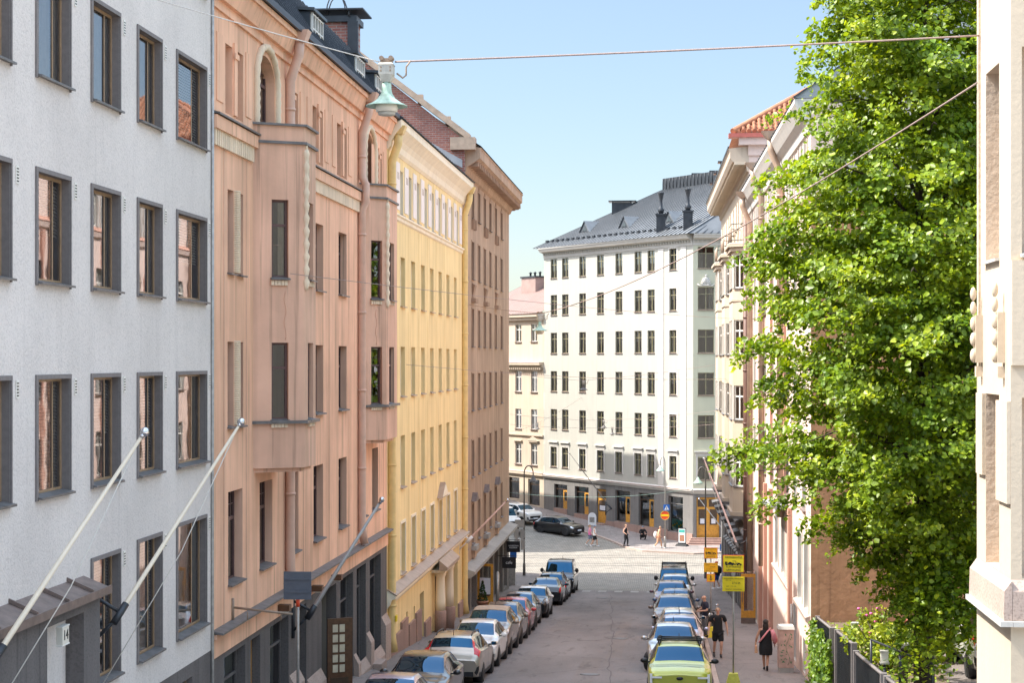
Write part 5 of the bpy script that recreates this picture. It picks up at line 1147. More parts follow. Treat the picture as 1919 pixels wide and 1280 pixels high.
# rolls of pantiles on the slope facing up the street
for k in range(46):
    x0 = c0.x-.55+.27*k; tt = (x0-(c0.x-.75))/5.95
    tt = (x0-(c0.x-.75))/4.65
    if x0 < c0.x+3.9: top = (x0, YA3-.3+5.05*tt, 26.1+3.2*tt)
    else: t2 = (c0.x+12-x0)/8.1; top = (x0, YA3-.3+5.05*t2, 26.1+3.2*t2)
    b0 = Vector((x0, YA3-.34, 26.12)); n = max(2, int((Vector(top)-b0).length/.36)); ps = []
    for j in range(n): p = b0.lerp(Vector(top), j/n); q = b0.lerp(Vector(top), (j+.96)/n); ps += [p+Vector((0, 0, .05)), q+Vector((0, 0, .0))]
    rf.tube(ps, [.115, .085]*n, 6)
rf.tube([(c0.x-.8, YA3-.35, 26.15), r0], .16, 8); rf.tube([r0, r1], .16, 8)
rf.build('roof', Sb)
for i, y in enumerate((99, 105, 111)):
    c = MB(['dark_metal']); c.box((FX(y)-.75, y-.3, 25.6), (FX(y)-.25, y+.3, 26.3+.0*i)); c.box((FX(y)-.9, y-.4, 26.3), (FX(y)-.1, y+.4, 26.38)); c.build('roof_vent', Sb)
hn = MB(['lamp_glass', 'frame_white'], FM3); u = su(84.9); z = 4.75; hn.box((u-.25, -.75, z), (u+.1, -.55, z+.42), 0); hn.box((u-.28, -.76, z+.42), (u+.13, -.54, z+.46), 1); hn.box((u-.05, -.56, z+.15), (u+.0, -.01, z+.2), 1); h = hn.build('house_lamp', Sb)
text_on('house_number', 'D', .3, 'black', h, Matrix.Translation(FM3 @ Vector((u+.105, -.65, z+.21))) @ Matrix.Rotation(0, 4, 'Z'))
b0 = FM3 @ Vector((su(86.5), -.35, 6.6)); t0 = left_pt(1340, 862, .0); e = 0
tip = Vector((2.05, 91.0, 9.6)); 
flag_pole('flagpole', 'rose brown flagpole with two stay lines on the sand coloured house', (3.3, 83.0, 5.9), (1.75, 87.2, 9.9), .055, 'flagpole_rose', 'pole_dark', 'flagpoles on the facades', True)

# ================================================================== GARDEN BETWEEN THE RIGHT HOUSES
b = MB(['soil', 'concrete'])
gp = lambda y: 7.35-.02*(y-30)
b.poly([(4.62, 25.4, gp(25)), (30, 25.4, gp(25)), (30, 53.2, gp(53)), (4.62, 53.2, gp(53))], 0); b.box((4.42, 25.4, 4), (4.62, 53.25, 4.1), 1)
b.hexa([(4.42, 25.4, 4), (4.62, 25.4, 4), (4.62, 53.25, 4), (4.42, 53.25, 4), (4.42, 25.4, gp(25)+.02), (4.62, 25.4, gp(25)+.02), (4.62, 53.25, gz(53)+.5), (4.42, 53.25, gz(53)+.5)], 1)
tag(b.build('garden_ground', loc=(0, 0, 0)), kind='structure')
b = MB(['asphalt_walk']); b.poly([(6.6, 26, gp(26)+.01), (22, 26, gp(26)+.01), (22, 48, gp(48)+.01), (6.9, 48, gp(48)+.01)]); tag(b.build('courtyard_paving', loc=(0, 0, 0)), kind='structure')
Fn = empty('fence', 'dark metal bar fence with gate panels stepping up along the garden', 'fence', (4.5, 45, gz(45)))
for (ya, yb, h) in ((52.7, 48.0, 2.2), (46.6, 42.4, 2.25), (41.9, 36.6, 2.1), (36.0, 31.2, 2.1), (30.6, 26.2, 2.1)):
    p = MB(['dark_metal', 'grey_surround']); za, zb = gz(ya)+h, gz(yb)+h; ga, gb_ = gz(ya)+.25, gz(yb)+.25
    for zz in (0, -h+.45): p.tube([(4.5, ya, za+zz), (4.5, yb, zb+zz)], .045, 4, 1)
    n = int((ya-yb)/.115)
    for k in range(n+1): y = ya+(yb-ya)*k/n; p.box((4.485, y-.012, gz(y)+.35), (4.515, y+.012, gz(y)+h-.03))
    p.build('panel', Fn)
    for y in (ya, yb): q = MB(['grey_surround']); q.box((4.43, y-.06, gz(y)-.2), (4.57, y+.06, gz(y)+h+.05)); q.build('post', Fn)
# sunken ramp wall with a red rail
rw = MB(['black_soft', 'red_metal', 'wood_frame'])
rw.prism([(4.9, 50.2, 6.0), (9.2, 50.2, 6.9), (9.2, 50.2, 8.15), (4.9, 50.2, 6.75)], (0, .12, 0), 0); rw.tube([(4.9, 50.2, 6.80), (9.2, 50.2, 8.2)], .05, 6, 1); rw.prism([(5.2, 50.08, 6.05), (9.2, 50.08, 7.1), (9.2, 50.08, 7.2), (5.2, 50.08, 6.15)], (0, .1, 0), 2)
tag(rw.build('ramp_wall', loc=(5, 50.2, 6)), 'black sloping ramp wall with a red top rail against the rough brown wall', 'wall')
ps = MB(['bark', 'concrete']); ps.box((5.58, 42.0, 6.9), (5.74, 42.16, 8.0), 0); ps.box((5.55, 41.97, 8.0), (5.77, 42.19, 8.1), 1)
tag(ps.build('wooden_post', loc=(5.65, 42.08, 6.9)), 'dark square wooden post with a pale cap beside the tree trunk', 'post')
hr = MB(['dark_metal']); hr.tube([(4.75, 41, 8.35), (5.9, 39.2, 8.1), (5.9, 39.2, 7.1)], .03, 6); hr.tube([(4.75, 41, 8.35), (4.75, 41, 7.1)], .03, 6); hr.tube([(5.3, 40.1, 8.2), (5.3, 40.1, 7.1)], .03, 6)
tag(hr.build('handrail', loc=(4.75, 41, 7.1)), 'thin dark metal handrail in front of the yellow green shrub', 'handrail')
for i, (x, y, z) in enumerate(((4.75, 44.6, 8.05), (4.8, 38.9, 8.3))):
    q = MB(['lamp_grey', 'lamp_glass', 'dark_metal']); q.tube([(x, y, gp(y)-.2), (x, y, z-.1)], .03, 6, 2); q.box((x-.08, y-.08, z-.1), (x+.08, y+.08, z+.12), 1); q.box((x-.1, y-.1, z+.12), (x+.1, y+.1, z+.16), 0); q.box((x-.1, y-.1, z-.14), (x+.1, y+.1, z-.1), 0)
    tag(q.build('garden_lamp', loc=(x, y, gp(y))), ['small boxy garden lamp on a post behind the gate, the farther one', 'small boxy garden lamp on a post behind the fence, the nearer one'][i], 'lamp', 'garden lamps by the fence')

# ---------------------------------------------------------------- trees and plants
import array
def leaf_mesh(name, pts, nrm, size, mat, seed):
    """very many separate folded leaves as one mesh, built with plain arrays"""
    rr = random.Random(seed); co = []; n = len(pts)
    for c, o in zip(pts, nrm):
        nx_, ny_, nz_ = o[0]+rr.gauss(0, .55), o[1]+rr.gauss(0, .55), o[2]+rr.gauss(0, .55)
        l = math.sqrt(nx_*nx_+ny_*ny_+nz_*nz_)+1e-6; N = Vector((nx_/l, ny_/l, nz_/l))
        T = Vector((rr.gauss(0, 1), rr.gauss(0, 1), rr.gauss(0, 1)-.6)); T = T-N*T.dot(N); T.normalize(); B = N.cross(T); s = size*rr.choice((.55, .75, .9, 1.0, 1.2, 1.5)); c = Vector(c)
        w_ = s*.46; f = N*s*.10
        co += [*(c-T*s*.5), *(c-T*s*.12+B*w_+f), *(c+T*s*.32+B*w_*.66+f*.6), *(c+T*s*.62-f*.5), *(c+T*s*.32-B*w_*.66+f*.6), *(c-T*s*.12-B*w_+f)]
    me = bpy.data.meshes.new(name); me.vertices.add(6*n); me.vertices.foreach_set('co', co)
    me.loops.add(8*n); me.polygons.add(2*n); li = []; 
    for i in range(n): k = 6*i; li += [k, k+1, k+2, k+3, k, k+3, k+4, k+5]
    me.loops.foreach_set('vertex_index', li); me.polygons.foreach_set('loop_start', range(0, 8*n, 4)); me.polygons.foreach_set('loop_total', [4]*(2*n))
    me.materials.append(MATS[mat]); me.update(calc_edges=True); me.validate(); return me
def lerp_tab(tab, z):
    if z <= tab[0][0]: return tab[0][1]
    for (a, ra), (b_, rb) in zip(tab, tab[1:]):
        if z <= b_: return ra+(rb-ra)*(z-a)/(b_-a)
    return tab[-1][1]
def linden(label, base, prof, nspray, per, size, seed, ztop, rtrunk, extra=()):
    rr = random.Random(seed); B = Vector(base); e = empty('linden_tree', label, 'tree', B, 'trees in the garden')
    t = MB(['bark']); ax = [B+Vector((.0, 0, -.4)), B+Vector((.03, 0, .6)), B+Vector((.0, .05, 3)), B+Vector((.1, 0, 7)), B+Vector((-.1, .1, 11)), B+Vector((.1, 0, ztop-B.z-2))]
    t.tube(ax, [rtrunk*1.35, rtrunk, rtrunk*.85, rtrunk*.62, rtrunk*.38, .04], 12); limbs = []
    for i in range(34):
        z = B.z+3+(ztop-B.z-5)*(i/34)**.9; a = i*2.4+rr.uniform(-.4, .4); Rr = lerp_tab(prof, z+.6)*rr.uniform(.7, .98)
        p0 = Vector((B.x, B.y, z-.9)); p3 = Vector((B.x+Rr*math.cos(a), B.y+Rr*math.sin(a), z+.5*rr.uniform(-.4, 1.2)))
        mid = p0.lerp(p3, .5)+Vector((0, 0, .55)); r0 = rtrunk*.34*(1-.55*i/34)
        t.tube([p0, p0.lerp(mid, .5)+Vector((0, 0, .1)), mid, mid.lerp(p3, .6)+Vector((0, 0, .1)), p3], [r0, r0*.8, r0*.55, r0*.32, .012], 6); limbs.append((mid, p3))
    t.build('trunk', e)
    pts = []; nr = []
    zs = [z for z, _ in prof]; z0, z1 = zs[0], zs[-1]
    sprays = []
    while len(sprays) < nspray:
        z = rr.uniform(z0, z1); Rm = lerp_tab(prof, z)
        if rr.random() > (Rm/4.4)**1.3+.1: continue
        a = rr.uniform(0, 2*math.pi); q = rr.random()**.42; lump = .84+.16*math.sin(3.1*a+z*1.7)+.10*math.sin(5.3*a-2.3*z)
        sprays.append((a, Rm*q*lump*rr.uniform(.86, 1.06), z, q))
    for a, r, z, q in sprays:
        c = Vector((B.x+r*math.cos(a), B.y+r*math.sin(a), z)); out = Vector((math.cos(a), math.sin(a), .25)).normalized(); sd = Vector((-math.sin(a), math.cos(a), 0))
        L = rr.uniform(.4, .85); drop = rr.uniform(.15, .6); k = int(per*rr.uniform(.6, 1.3))
        for _ in range(k):
            u, v, w_ = rr.uniform(-.6, 1), rr.gauss(0, .40), rr.gauss(0, .11)
            pts.append(c+out*u*L+sd*v*L*(1-.4*max(u, 0))+Vector((0, 0, w_*.8-drop*max(u, 0)**2)))
            nr.append((out.x*.55, out.y*.55, .75))
    for (p, L, dr, k) in extra:        # single sprays that stick out of the crown
        p = Vector(p); d = Vector(dr).normalized(); sd = d.cross(Vector((0, 0, 1))).normalized()
        for _ in range(k):
            u = rr.random(); pts.append(p+d*u*L+sd*rr.gauss(0, .22)+Vector((0, 0, rr.gauss(0, .16)-.35*u*u))); nr.append((d.x*.4, d.y*.4, .8))
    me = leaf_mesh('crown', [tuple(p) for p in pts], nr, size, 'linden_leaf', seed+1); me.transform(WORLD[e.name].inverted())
    o = bpy.data.objects.new('crown', me); COL.objects.link(o); o.parent = e; WORLD[o.name] = WORLD[e.name]
    return e
TP = [(9.1, .3), (9.9, .8), (10.4, 1.6), (10.9, 2.4), (11.5, 3.0), (12.0, 3.6), (12.9, 4.2), (14, 4.25), (15.2, 4.2), (16.5, 4.05), (17.5, 3.95), (19, 3.6), (20.5, 3.05), (22.5, 2.7), (24.5, 2.2), (26.4, .8)]
linden('big leafy green linden tree overhanging the pavement', (5.75, 39.6, 7.0), TP, 1300, 130, .100, 11, 26, .24,
       [((2.4, 39.2, 12.95), 1.5, (-1, .1, .05), 380), ((2.9, 39.0, 11.8), 1.1, (-1, -.1, .1), 266), ((3.3, 39.4, 19.1), 1.4, (-1, 0, .15), 342), ((4.2, 39.4, 22.6), 1.1, (-1, 0, .1), 304), ((2.4, 39.3, 15.3), 1.0, (-1, .1, 0), 285), ((2.7, 39.3, 17.3), 1.0, (-1, -.1, 0), 285), ]+[((5.3+.22*((i*7) % 9), 37.9+.3*((i*5) % 4), 9.3+.28*((i*3) % 8)), .9, (.25*((i*5) % 5-2), -.35, -1.0), 230) for i in range(22)])
TP2 = [(9.2, .6), (10.5, 2.2), (12.5, 3.3), (15, 3.6), (18, 3.2), (21, 2.2), (23, .8)]
linden('second linden tree half hidden behind the big one and the cream corner', (8.3, 47.4, 6.9), TP2, 480, 50, .13, 23, 23, .2)
def bush(name, label, base, rad, n, size, mat, seed, group=None, flowers=None):
    rr = random.Random(seed); B = Vector(base); e = empty(name, label, 'shrub', B, group); pts = []; nr = []
    s = MB(['bark'])
    for i in range(9): a = i*.7; s.tube([B+Vector((0, 0, -.1)), B+Vector((rad[0]*.35*math.cos(a), rad[1]*.35*math.sin(a), rad[2]*.6)), B+Vector((rad[0]*.7*math.cos(a), rad[1]*.7*math.sin(a), rad[2]*1.1))], [.022, .014, .006], 5)
    s.build('stem', e); blobs = [(rr.gauss(0, .45), rr.gauss(0, .45), rr.uniform(.35, 1.0)) for _ in range(26)]
    for _ in range(n):
        bx_, by_, bz_ = rr.choice(blobs); d = Vector((rr.gauss(0, 1), rr.gauss(0, 1), rr.gauss(0, .8))).normalized(); q = .28*rr.random()**.4
        pts.append((B.x+rad[0]*(bx_+d.x*q), B.y+rad[1]*(by_+d.y*q), max(B.z+.03, B.z+rad[2]*(bz_+d.z*q)))); nr.append((d.x*.7, d.y*.7, d.z*.5+.5))
    me = leaf_mesh('foliage', pts, nr, size, mat, seed); me.transform(WORLD[e.name].inverted()); o = bpy.data.objects.new('foliage', me); COL.objects.link(o); o.parent = e; WORLD[o.name] = WORLD[e.name]
    if flowers:
        f = MB([flowers])
        for _ in range(26): p = rr.choice(pts); f.ball((p[0], p[1], p[2]+.05), (.05, .05, .035), 7, 0, 4)
        f.build('flowers', e)
    return e
bush('shrub', 'yellow green spreading shrub behind the handrail', (5.5, 44.2, 6.95), (1.1, 1.2, 1.15), 2600, .085, 'shrub_leaf', 3, 'shrubs in the garden')
bush('shrub', 'low yellow green shrub at the foot of the tree trunk', (6.7, 45.8, 6.9), (1.0, 1.0, .9), 1700, .085, 'shrub_leaf', 4, 'shrubs in the garden')
bush('rose_bush', 'rose bush with pink blooms in front of the black ramp wall', (5.45, 47.2, 6.95), (.55, .5, 1.15), 1000, .075, 'shrub_leaf', 5, 'shrubs in the garden', 'cloth_pink')
def ivy():
    rr = random.Random(8); pts = []; nr = []
    e = empty('ivy', 'bright green ivy climbing the end of the fence beside the rose house', 'climbing plant', (4.42, 50.5, gz(50.5)+.12))
    for _ in range(3400):
        y = rr.uniform(47.2, 53.0); top = 1.75+.35*math.sin(y*2.3)-.2*(53-y)*.2; h = rr.random()**.8*top
        pts.append((4.42-abs(rr.gauss(0, .10)), y, gz(y)+.1+h)); nr.append((-.8, -.35, .4))
    me = leaf_mesh('foliage', pts, nr, .11, 'ivy_leaf', 9); me.transform(WORLD[e.name].inverted()); o = bpy.data.objects.new('foliage', me); COL.objects.link(o); o.parent = e
ivy()
gr = random.Random(12); pts = [(gr.uniform(4.7, 11), gr.uniform(27, 52.5), 0) for _ in range(5200)]; pts = [(x, y, gp(y)+gr.uniform(.02, .16)) for x, y, _ in pts if not (6.5 < x and y < 48.5) and not (x > 5.6 and y > 49)]
me = leaf_mesh('ground_cover', pts, [(0, 0, .8)]*len(pts), .10, 'shrub_leaf', 5); o = bpy.data.objects.new('ground_cover', me); COL.objects.link(o); tag(o, 'low green ground cover under the trees in the garden', 'ground cover', None, 'stuff')

# ================================================================== SUSPENDED LAMPS, WIRES
def catenary(a, b_, sag, n=24):
    a, b_ = Vector(a), Vector(b_); return [a.lerp(b_, i/n)+Vector((0, 0, -sag*4*(i/n)*(1-i/n))) for i in range(n+1)]
def cable(label, pts_, r, mat='wire', group='cables across the street'):
    c = MB([mat]); c.tube(pts_, r, 6); return tag(c.build('cable', loc=pts_[0]), label, 'cable', group)
def hang_lamp(label, p, s=1.0, mat='copper', rot=0):
    e = empty('suspended_lamp', label, 'street lamp', p, 'lamps hung over the street'); M = Matrix.Translation(p) @ Matrix.Rotation(rot, 4, 'Z') @ Matrix.Scale(s, 4)
    b = MB(['lamp_grey', 'pole_brown'], M); b.hexa([(-.06, -.06, -.30), (.06, -.06, -.30), (.06, .06, -.30), (-.06, .06, -.30), (-.105, -.10, -.19), (.105, -.10, -.19), (.105, .10, -.19), (-.105, .10, -.19)]); b.box((-.105, -.10, -.19), (.105, .10, -.05)); b.hexa([(-.115, -.11, -.05), (.115, -.11, -.05), (.115, .11, -.05), (-.115, .11, -.05), (-.09, -.08, -.02), (.09, -.08, -.02), (.09, .08, -.02), (-.09, .08, -.02)])
    b.box((-.09, -.04, -.01), (.09, .04, .05), 1)
    for x in (-.07, .07): b.tube([(x, -.07, .05), (x, .07, .05)], .035, 8, 1)
    for x in (-.07, .07):
        for z in (-.09, -.14): b.tube([(x, -.113, z), (x, -.10, z)], .014, 6, 1)
    b.tube([(.15, 0, -.17), (.24, 0, -.24), (.29, 0, -.20), (.29, 0, -.08), (.36, 0, .015)], .014, 6, 1); b.build('junction_box', e)
    sh = MB([mat], M); sh.lathe([(.05, -.30), (.07, -.33), (.07, -.40), (.085, -.47), (.13, -.54), (.21, -.60), (.305, -.645), (.31, -.66), (.24, -.645), (.16, -.61), (.0, -.60)], n=22); sh.build('lamp_shade', e)
    g = MB(['lamp_glass', 'lamp_grey'], M); g.lathe([(.155, -.615), (.165, -.68), (.158, -.735), (.13, -.74)], n=20); g.lathe([(.13, -.742), (.125, -.78), (.10, -.79), (.0, -.795)], n=20, m=1); g.build('diffuser', e); return e
La = Vector((XL, 23.8, 20.85)); Lb = Vector((4.38, 24.75, 19.6)); Lm = Vector((-4.06, 24.35, 19.29))
cable('pale cable from the grey block to the nearest hanging lamp', catenary(La, Lm+Vector((-.1, 0, 0)), .03), .008, 'wire_pale'); cable('thick twisted cable from the nearest hanging lamp to the cream house corner', catenary(Lm+Vector((.12, 0, 0)), Lb, .02), .013)
hang_lamp('weathered green copper lamp hanging nearest over the street before the brick firewall', Lm, .98)
def at(px, py, d): return Vector((d*(-.0918+.99578*(px-960)/3200), d*(.99578+.0918*(px-960)/3200), EYE+d*(673-py)/3200))
l2 = at(1012, 588, 66); cable('thick cable rising from the small green hanging lamp to the cream house corner', catenary(l2, (4.38, 24.85, 18.95), .5), .014, 'wire'); cable('thin guy cable from the small green hanging lamp to the brown house', catenary(l2+Vector((0, 0, .02)), (XL, 80, 17.6), .05), .012)
hang_lamp('green copper lamp hanging in front of the left edge of the white house', l2, 1.0, 'copper', .3)
cable('thin wire from the first oriel of the pink house across to the sand coloured house', catenary((-8.6, 38.3, 16.95), (FX(90), 90, 17.1), .15), .008)
cable('second thin wire slung from the wall of the yellow house to the sand coloured house', catenary((XL, 61.6, 14.8), (FX(98), 98, 13.9), .25), .008)
for (px, py, d, lab, ra, rb_, sc) in ((1094, 713, 112, 'dark lamp hanging before the fourth floor of the white house', (XL-.1, 99, 14.3), (FX(112), 112, 14.7), .95), (1132, 788, 122, 'larger dark lamp of the pair hanging before the white house', (-10.9, 117, 11.2), (FX(114), 114.6, 11.6), .8), (1148, 802, 128, 'smaller dark lamp of the pair hanging before the white house', (-10.9, 117, 10.5), (FX(114)+.3, 114.75, 10.7), .75), (1008, 793, 133, 'small dark lamp hanging before the cream house at far left', (-10.9, 117, 10.0), None, .7)):
    p = at(px, py, d); hang_lamp(lab, p, sc, 'pole_dark')
    cable('thin wire left of the '+lab.split(',')[0].replace('hanging ', '')+lab.split(',')[1] if ',' in lab else 'thin wire left of the '+lab.replace('hanging ', ''), catenary(ra, p, .1), .010); 
    cable('thin wire right of the '+lab.split(',')[0].replace('hanging ', '')+lab.split(',')[1] if ',' in lab else 'thin wire right of the '+lab.replace('hanging ', ''), catenary(p, rb_ if rb_ else tuple(P1+UA*6-Vector((0, 0, -11.6))), .1), .010)
cable('greenish wire low before the shop windows of the white house', catenary((-10.9, 117, 5.8), tuple(P2+Vector((0, -.2, 4.6))), .5), .012, 'copper')

# ---------------------------------------------------------------- standing street lamps
def street_lamp(label, x, y, zb, h, dirx, reach, mat, pole):
    e = empty('street_lamp', label, 'street lamp', (x, y, zb), 'standing street lamps'); p = MB([pole], Matrix.Translation((x, y, zb)))
    arc = [(dirx*reach*(1-math.cos(math.pi*i/12))/2, 0, h-.55+.55*math.sin(math.pi*i/12)) for i in range(13)]
    p.tube([(0, 0, -.1), (0, 0, .9), (0, 0, .95)], [.105, .09, .07], 10); p.lathe([(.13, 0), (.13, .06), (.1, .12)], n=12); p.tube([(0, 0, .95), (0, 0, h-.6)]+arc+[(dirx*reach, 0, h-.75)], [.06]+[.042]*15, 8); p.build('pole', e)
    s = MB([mat, 'lamp_glass'], Matrix.Translation((x+dirx*reach, y, zb+h-.62))); s.lathe([(.04, -.05), (.07, -.1), (.12, -.22), (.24, -.36), (.33, -.46), (.33, -.49), (.2, -.46), (0, -.45)], n=18); s.lathe([(.16, -.45), (.15, -.53), (0, -.56)], n=14, m=1); s.build('lamp_shade', e); return e
street_lamp('dark gooseneck street lamp on the corner pavement by the brown house', -9.86, 116.0, .12, 7.6, 1, .62, 'pole_dark', 'pole_dark')
street_lamp('green shaded gooseneck street lamp at the right corner behind the yellow signs', 2.42, 115.6, .12, 7.6, -1, .50, 'copper', 'pole_dark')
street_lamp('green shaded gooseneck street lamp carrying the red no entry sign', -.35, 134.4, .12, 7.2, -1, .36, 'copper', 'galv')
def disc(mb, c, r, th, m, n=24): mb.lathe([(r, -th/2), (r, th/2)], c, n, m)
e = empty('traffic_sign', 'round red no entry sign with yellow bar on the lamp post before the white house', 'traffic sign', (-.35, 134.3, 2.75)); M = Matrix.Translation((-.35, 134.24, 2.75)) @ Matrix.Rotation(R(90), 4, 'X')
q = MB(['red_sign', 'yellow_sign'], M); disc(q, (0, 0, 0), .34, .02, 0); q.box((-.29, -.075, .011), (.29, .075, .014), 1); q.tube([(.34*math.cos(k*math.pi/14), .34*math.sin(k*math.pi/14), .01) for k in range(29)], .012, 5, 1, False); q.build('sign_plate', e)
def crossing_sign(label, p, s, ry=0):
    e = empty('traffic_sign', label, 'traffic sign', p, 'blue pedestrian crossing signs'); M = Matrix.Translation(p) @ Matrix.Rotation(ry, 4, 'Z')
    q = MB(['blue_sign', 'white_paint', 'black'], M); q.box((-s/2, -.012, -s/2), (s/2, .012, s/2), 0); q.prism([(-s*.40, -.016, -s*.34), (s*.40, -.016, -s*.34), (0, -.016, s*.36)], (0, .0035, 0), 1)
    q.box((-.035*s, -.021, -.14*s), (.05*s, -.0165, .06*s), 2); q.ball((0, -.019, .12*s), (.05*s, .004, .05*s), 8, 2, 5); q.prism([(0, -.021, -.12*s), (.04*s, -.021, -.12*s), (.14*s, -.021, -.32*s), (.09*s, -.021, -.32*s)], (0, .0045, 0), 2); q.prism([(.0, -.021, -.12*s), (.04*s, -.021, -.12*s), (-.07*s, -.021, -.32*s), (-.12*s, -.021, -.32*s)], (0, .0045, 0), 2)
    for k in (-1, 1): q.box((k*s*.30-.03*s, -.0195, -.335*s), (k*s*.30+.03*s, -.0165, -.30*s), 2)
    q.build('sign_plate', e); return e
crossing_sign('blue pedestrian crossing sign above the no entry sign on the lamp post', (-.22, 134.2, 3.35), .5, .3)
pp = MB(['galv']); pp.tube([(3.62, 116.2, 0.1), (3.62, 116.2, 2.6)], .03, 6); c_ = crossing_sign('blue pedestrian crossing sign at the right corner beside the yellow signs', (3.62, 116.15, 2.25), .46); pp.build('pole', c_)

# ---------------------------------------------------------------- yellow tow-away signs
def plate(e, M, w_, h_, z, mat, edge=True, lines=()):
    q = MB(['red_sign', mat], M); q.box((-w_/2, -.010, z), (w_/2, .010, z+h_), 0 if edge else 1)
    if edge: q.box((-w_/2+.016, -.0125, z+.016), (w_/2-.016, -.0101, z+h_-.016), 1)
    o = q.build('sign_plate', e)
    for (txt, sz, x, zz) in lines: text_on('lettering', txt, sz, 'black', o, M @ Matrix.Translation((x, -.0135, z+zz)))
    return o
def tow_picture(parent, M, w_, z):
    q = MB(['black'], M); y0, y1 = -.0165, -.0128; s = w_
    def bx(a, b_, c, d): q.box((a*s, y0, z+c*s), (b_*s, y1, z+d*s))
    bx(-.42, -.33, .05, .20); bx(-.33, .12, .05, .09); bx(-.42, -.30, .18, .20); bx(-.30, -.285, .09, .19)
    q.prism([(-.28*s, y0, z+.09*s), (.06*s, y0, z+.10*s), (.02*s, y0, z+.15*s), (-.08*s, y0, z+.15*s), (-.12*s, y0, z+.20*s), (-.22*s, y0, z+.19*s)], (0, y1-y0, 0))
    bx(-.06, .12, .235, .25); bx(.105, .12, .07, .25); q.tube([(.12*s, -.0148, z+.11*s), (.20*s, -.0148, z+.15*s), (.42*s, -.0148, z+.08*s)], .008, 4); bx(.15, .40, .07, .10); q.prism([(.2*s, y0, z+.1*s), (.36*s, y0, z+.1*s), (.30*s, y0, z+.15*s), (.24*s, y0, z+.15*s)], (0, y1-y0, 0))
    for x in (-.34, -.06, .20, .36): q.ball((x*s, -.0148, z+.055*s), (.045*s, .002, .045*s), 10, 0, 5)
    q.build('pictogram', parent)
def tow_sign(label, x, y, mat, conc, specs, arrow, hpole, wscale):
    g0 = gz(y)+.125; e = empty('tow_sign', label, 'sign', (x, y, g0), 'temporary tow-away signs'); M = Matrix.Translation((x, y, 0))
    p = MB(['galv']); p.tube([(0+x, y+.04, g0+.3), (x, y+.04, hpole)], .026, 8); p.build('pole', e)
    b = MB([conc], M); b.hexa([(-.24, -.2, g0), (.24, -.2, g0), (.24, .24, g0), (-.24, .24, g0), (-.13, -.1, g0+.42), (.13, -.1, g0+.42), (.13, .14, g0+.42), (-.13, .14, g0+.42)]); b.build('concrete_foot', e)
    k = wscale; z = specs[0]
    o = plate(e, M, .64*k, .52*k, z, mat, True, [('SIIRTOKEHOTUS', .068*k, 0, .455*k), ('FLYTTNINGS', .075*k, 0, .165*k), ('UPPMANING', .075*k, 0, .07*k)]); tow_picture(o, M, .60*k, z+.20*k)
    plate(e, M, .66*k, .44*k, specs[1], mat, False, [('PUHTAANAPITO   RENH\u00c5LLNING', .038*k, 0, .38*k), ('AIKA   TID', .034*k, -.15*k, .33*k), ('27.6.24', .085*k, .08*k, .25*k), ('KLO   7-16   KL.', .045*k, -.06*k, .15*k), ('TIEDUSTELUT   F\u00d6RFR\u00c5GNINGAR', .032*k, 0, .06*k)])
    if arrow:
        o = plate(e, M, .40*k, .38*k, specs[2], mat, True); a = MB(['black'], M); zc = specs[2]+.19*k; a.box((-.022, -.0165, zc-.05), (.022, -.0128, zc+.13*k)); a.prism([(-.10*k, -.0165, zc-.02), (0, -.0165, zc-.13*k), (.10*k, -.0165, zc-.02), (0, -.0165, zc-.07)], (0, .0037, 0)); a.build('arrow', o)
    else:
        c = MB(['galv']); c.tube([(x, y+.0, z-.06), (x, y+.08, z-.06)], .06, 10); c.build('clamp', e)
tow_sign('yellow tow-away sign with a smaller text plate below, the nearer one on a pale pole', 1.92, 51.8, 'yellow_sign', 'yellow_conc', (8.57, 8.0), False, 8.75, 1.0)
tow_sign('orange yellow tow-away sign stack with a down arrow plate, beside the bald man', 1.69, 70.4, 'amber_sign', 'yellow_sign', (6.82, 6.26, 5.86), True, 7.0, .86)
# back of a square sign on the left pavement
e = empty('traffic_sign', 'grey back of a square sign on a pole in front of the pink house', 'traffic sign', (-8.42, 41.2, gz(41)+.2)); q = MB(['grey_sign']); M = Matrix.Translation((-7.55, 38.2, 0)); e.location = (-7.4, 42.0, gz(42)+.12); WORLD[e.name] = Matrix.Translation((-7.4, 42.0, gz(42)+.12))
c = at(558, 1098, 39.8); q.M = Matrix.Translation((c.x, c.y, c.z)) @ Matrix.Rotation(.03, 4, 'Z'); q.box((-.325, -.012, -.325), (.325, .012, .325))
for z in (-.15, .15): q.box((-.3, -.03, z-.02), (.3, -.0125, z+.02))
e.location = (c.x, c.y, gz(c.y)+.2); WORLD[e.name] = Matrix.Translation((c.x, c.y, gz(c.y)+.2)); q.build('sign_plate', e)
p = MB(['galv', 'pole_brown', 'red_sign']); p.tube([(c.x, c.y+.05, gz(c.y)+.2), (c.x, c.y+.05, c.z+.1)], .035, 8, 0); p.tube([(c.x, c.y+.05, c.z-.5), (c.x, c.y+.05, c.z-.33)], .045, 8, 2); p.build('pole', e)
# sign backs and traffic boxes on the left corner lamp post
q = MB(['concrete']); q.M = Matrix.Translation((-10.15, 115.85, 3.0)); q.box((-.34, -.02, .5), (.3, .02, 1.05)); q.box((-.36, -.02, -1.0), (.0, .02, -.28)); q.box((.06, -.02, -1.0), (.34, .02, -.3))
for x in (-.2, .16): q.lathe([(.24, -.02), (.24, .02)], (x, 0, 0), 18) if False else q.prism([(x+.22*math.cos(k*math.pi/10), -.02, .08+.36*math.sin(k*math.pi/10)) for k in range(20)], (0, .04, 0))
tag(q.build('sign_backs', loc=(-10.15, 115.85, 2)), 'cluster of grey sign backs on the dark lamp post by the brown house', 'traffic sign')
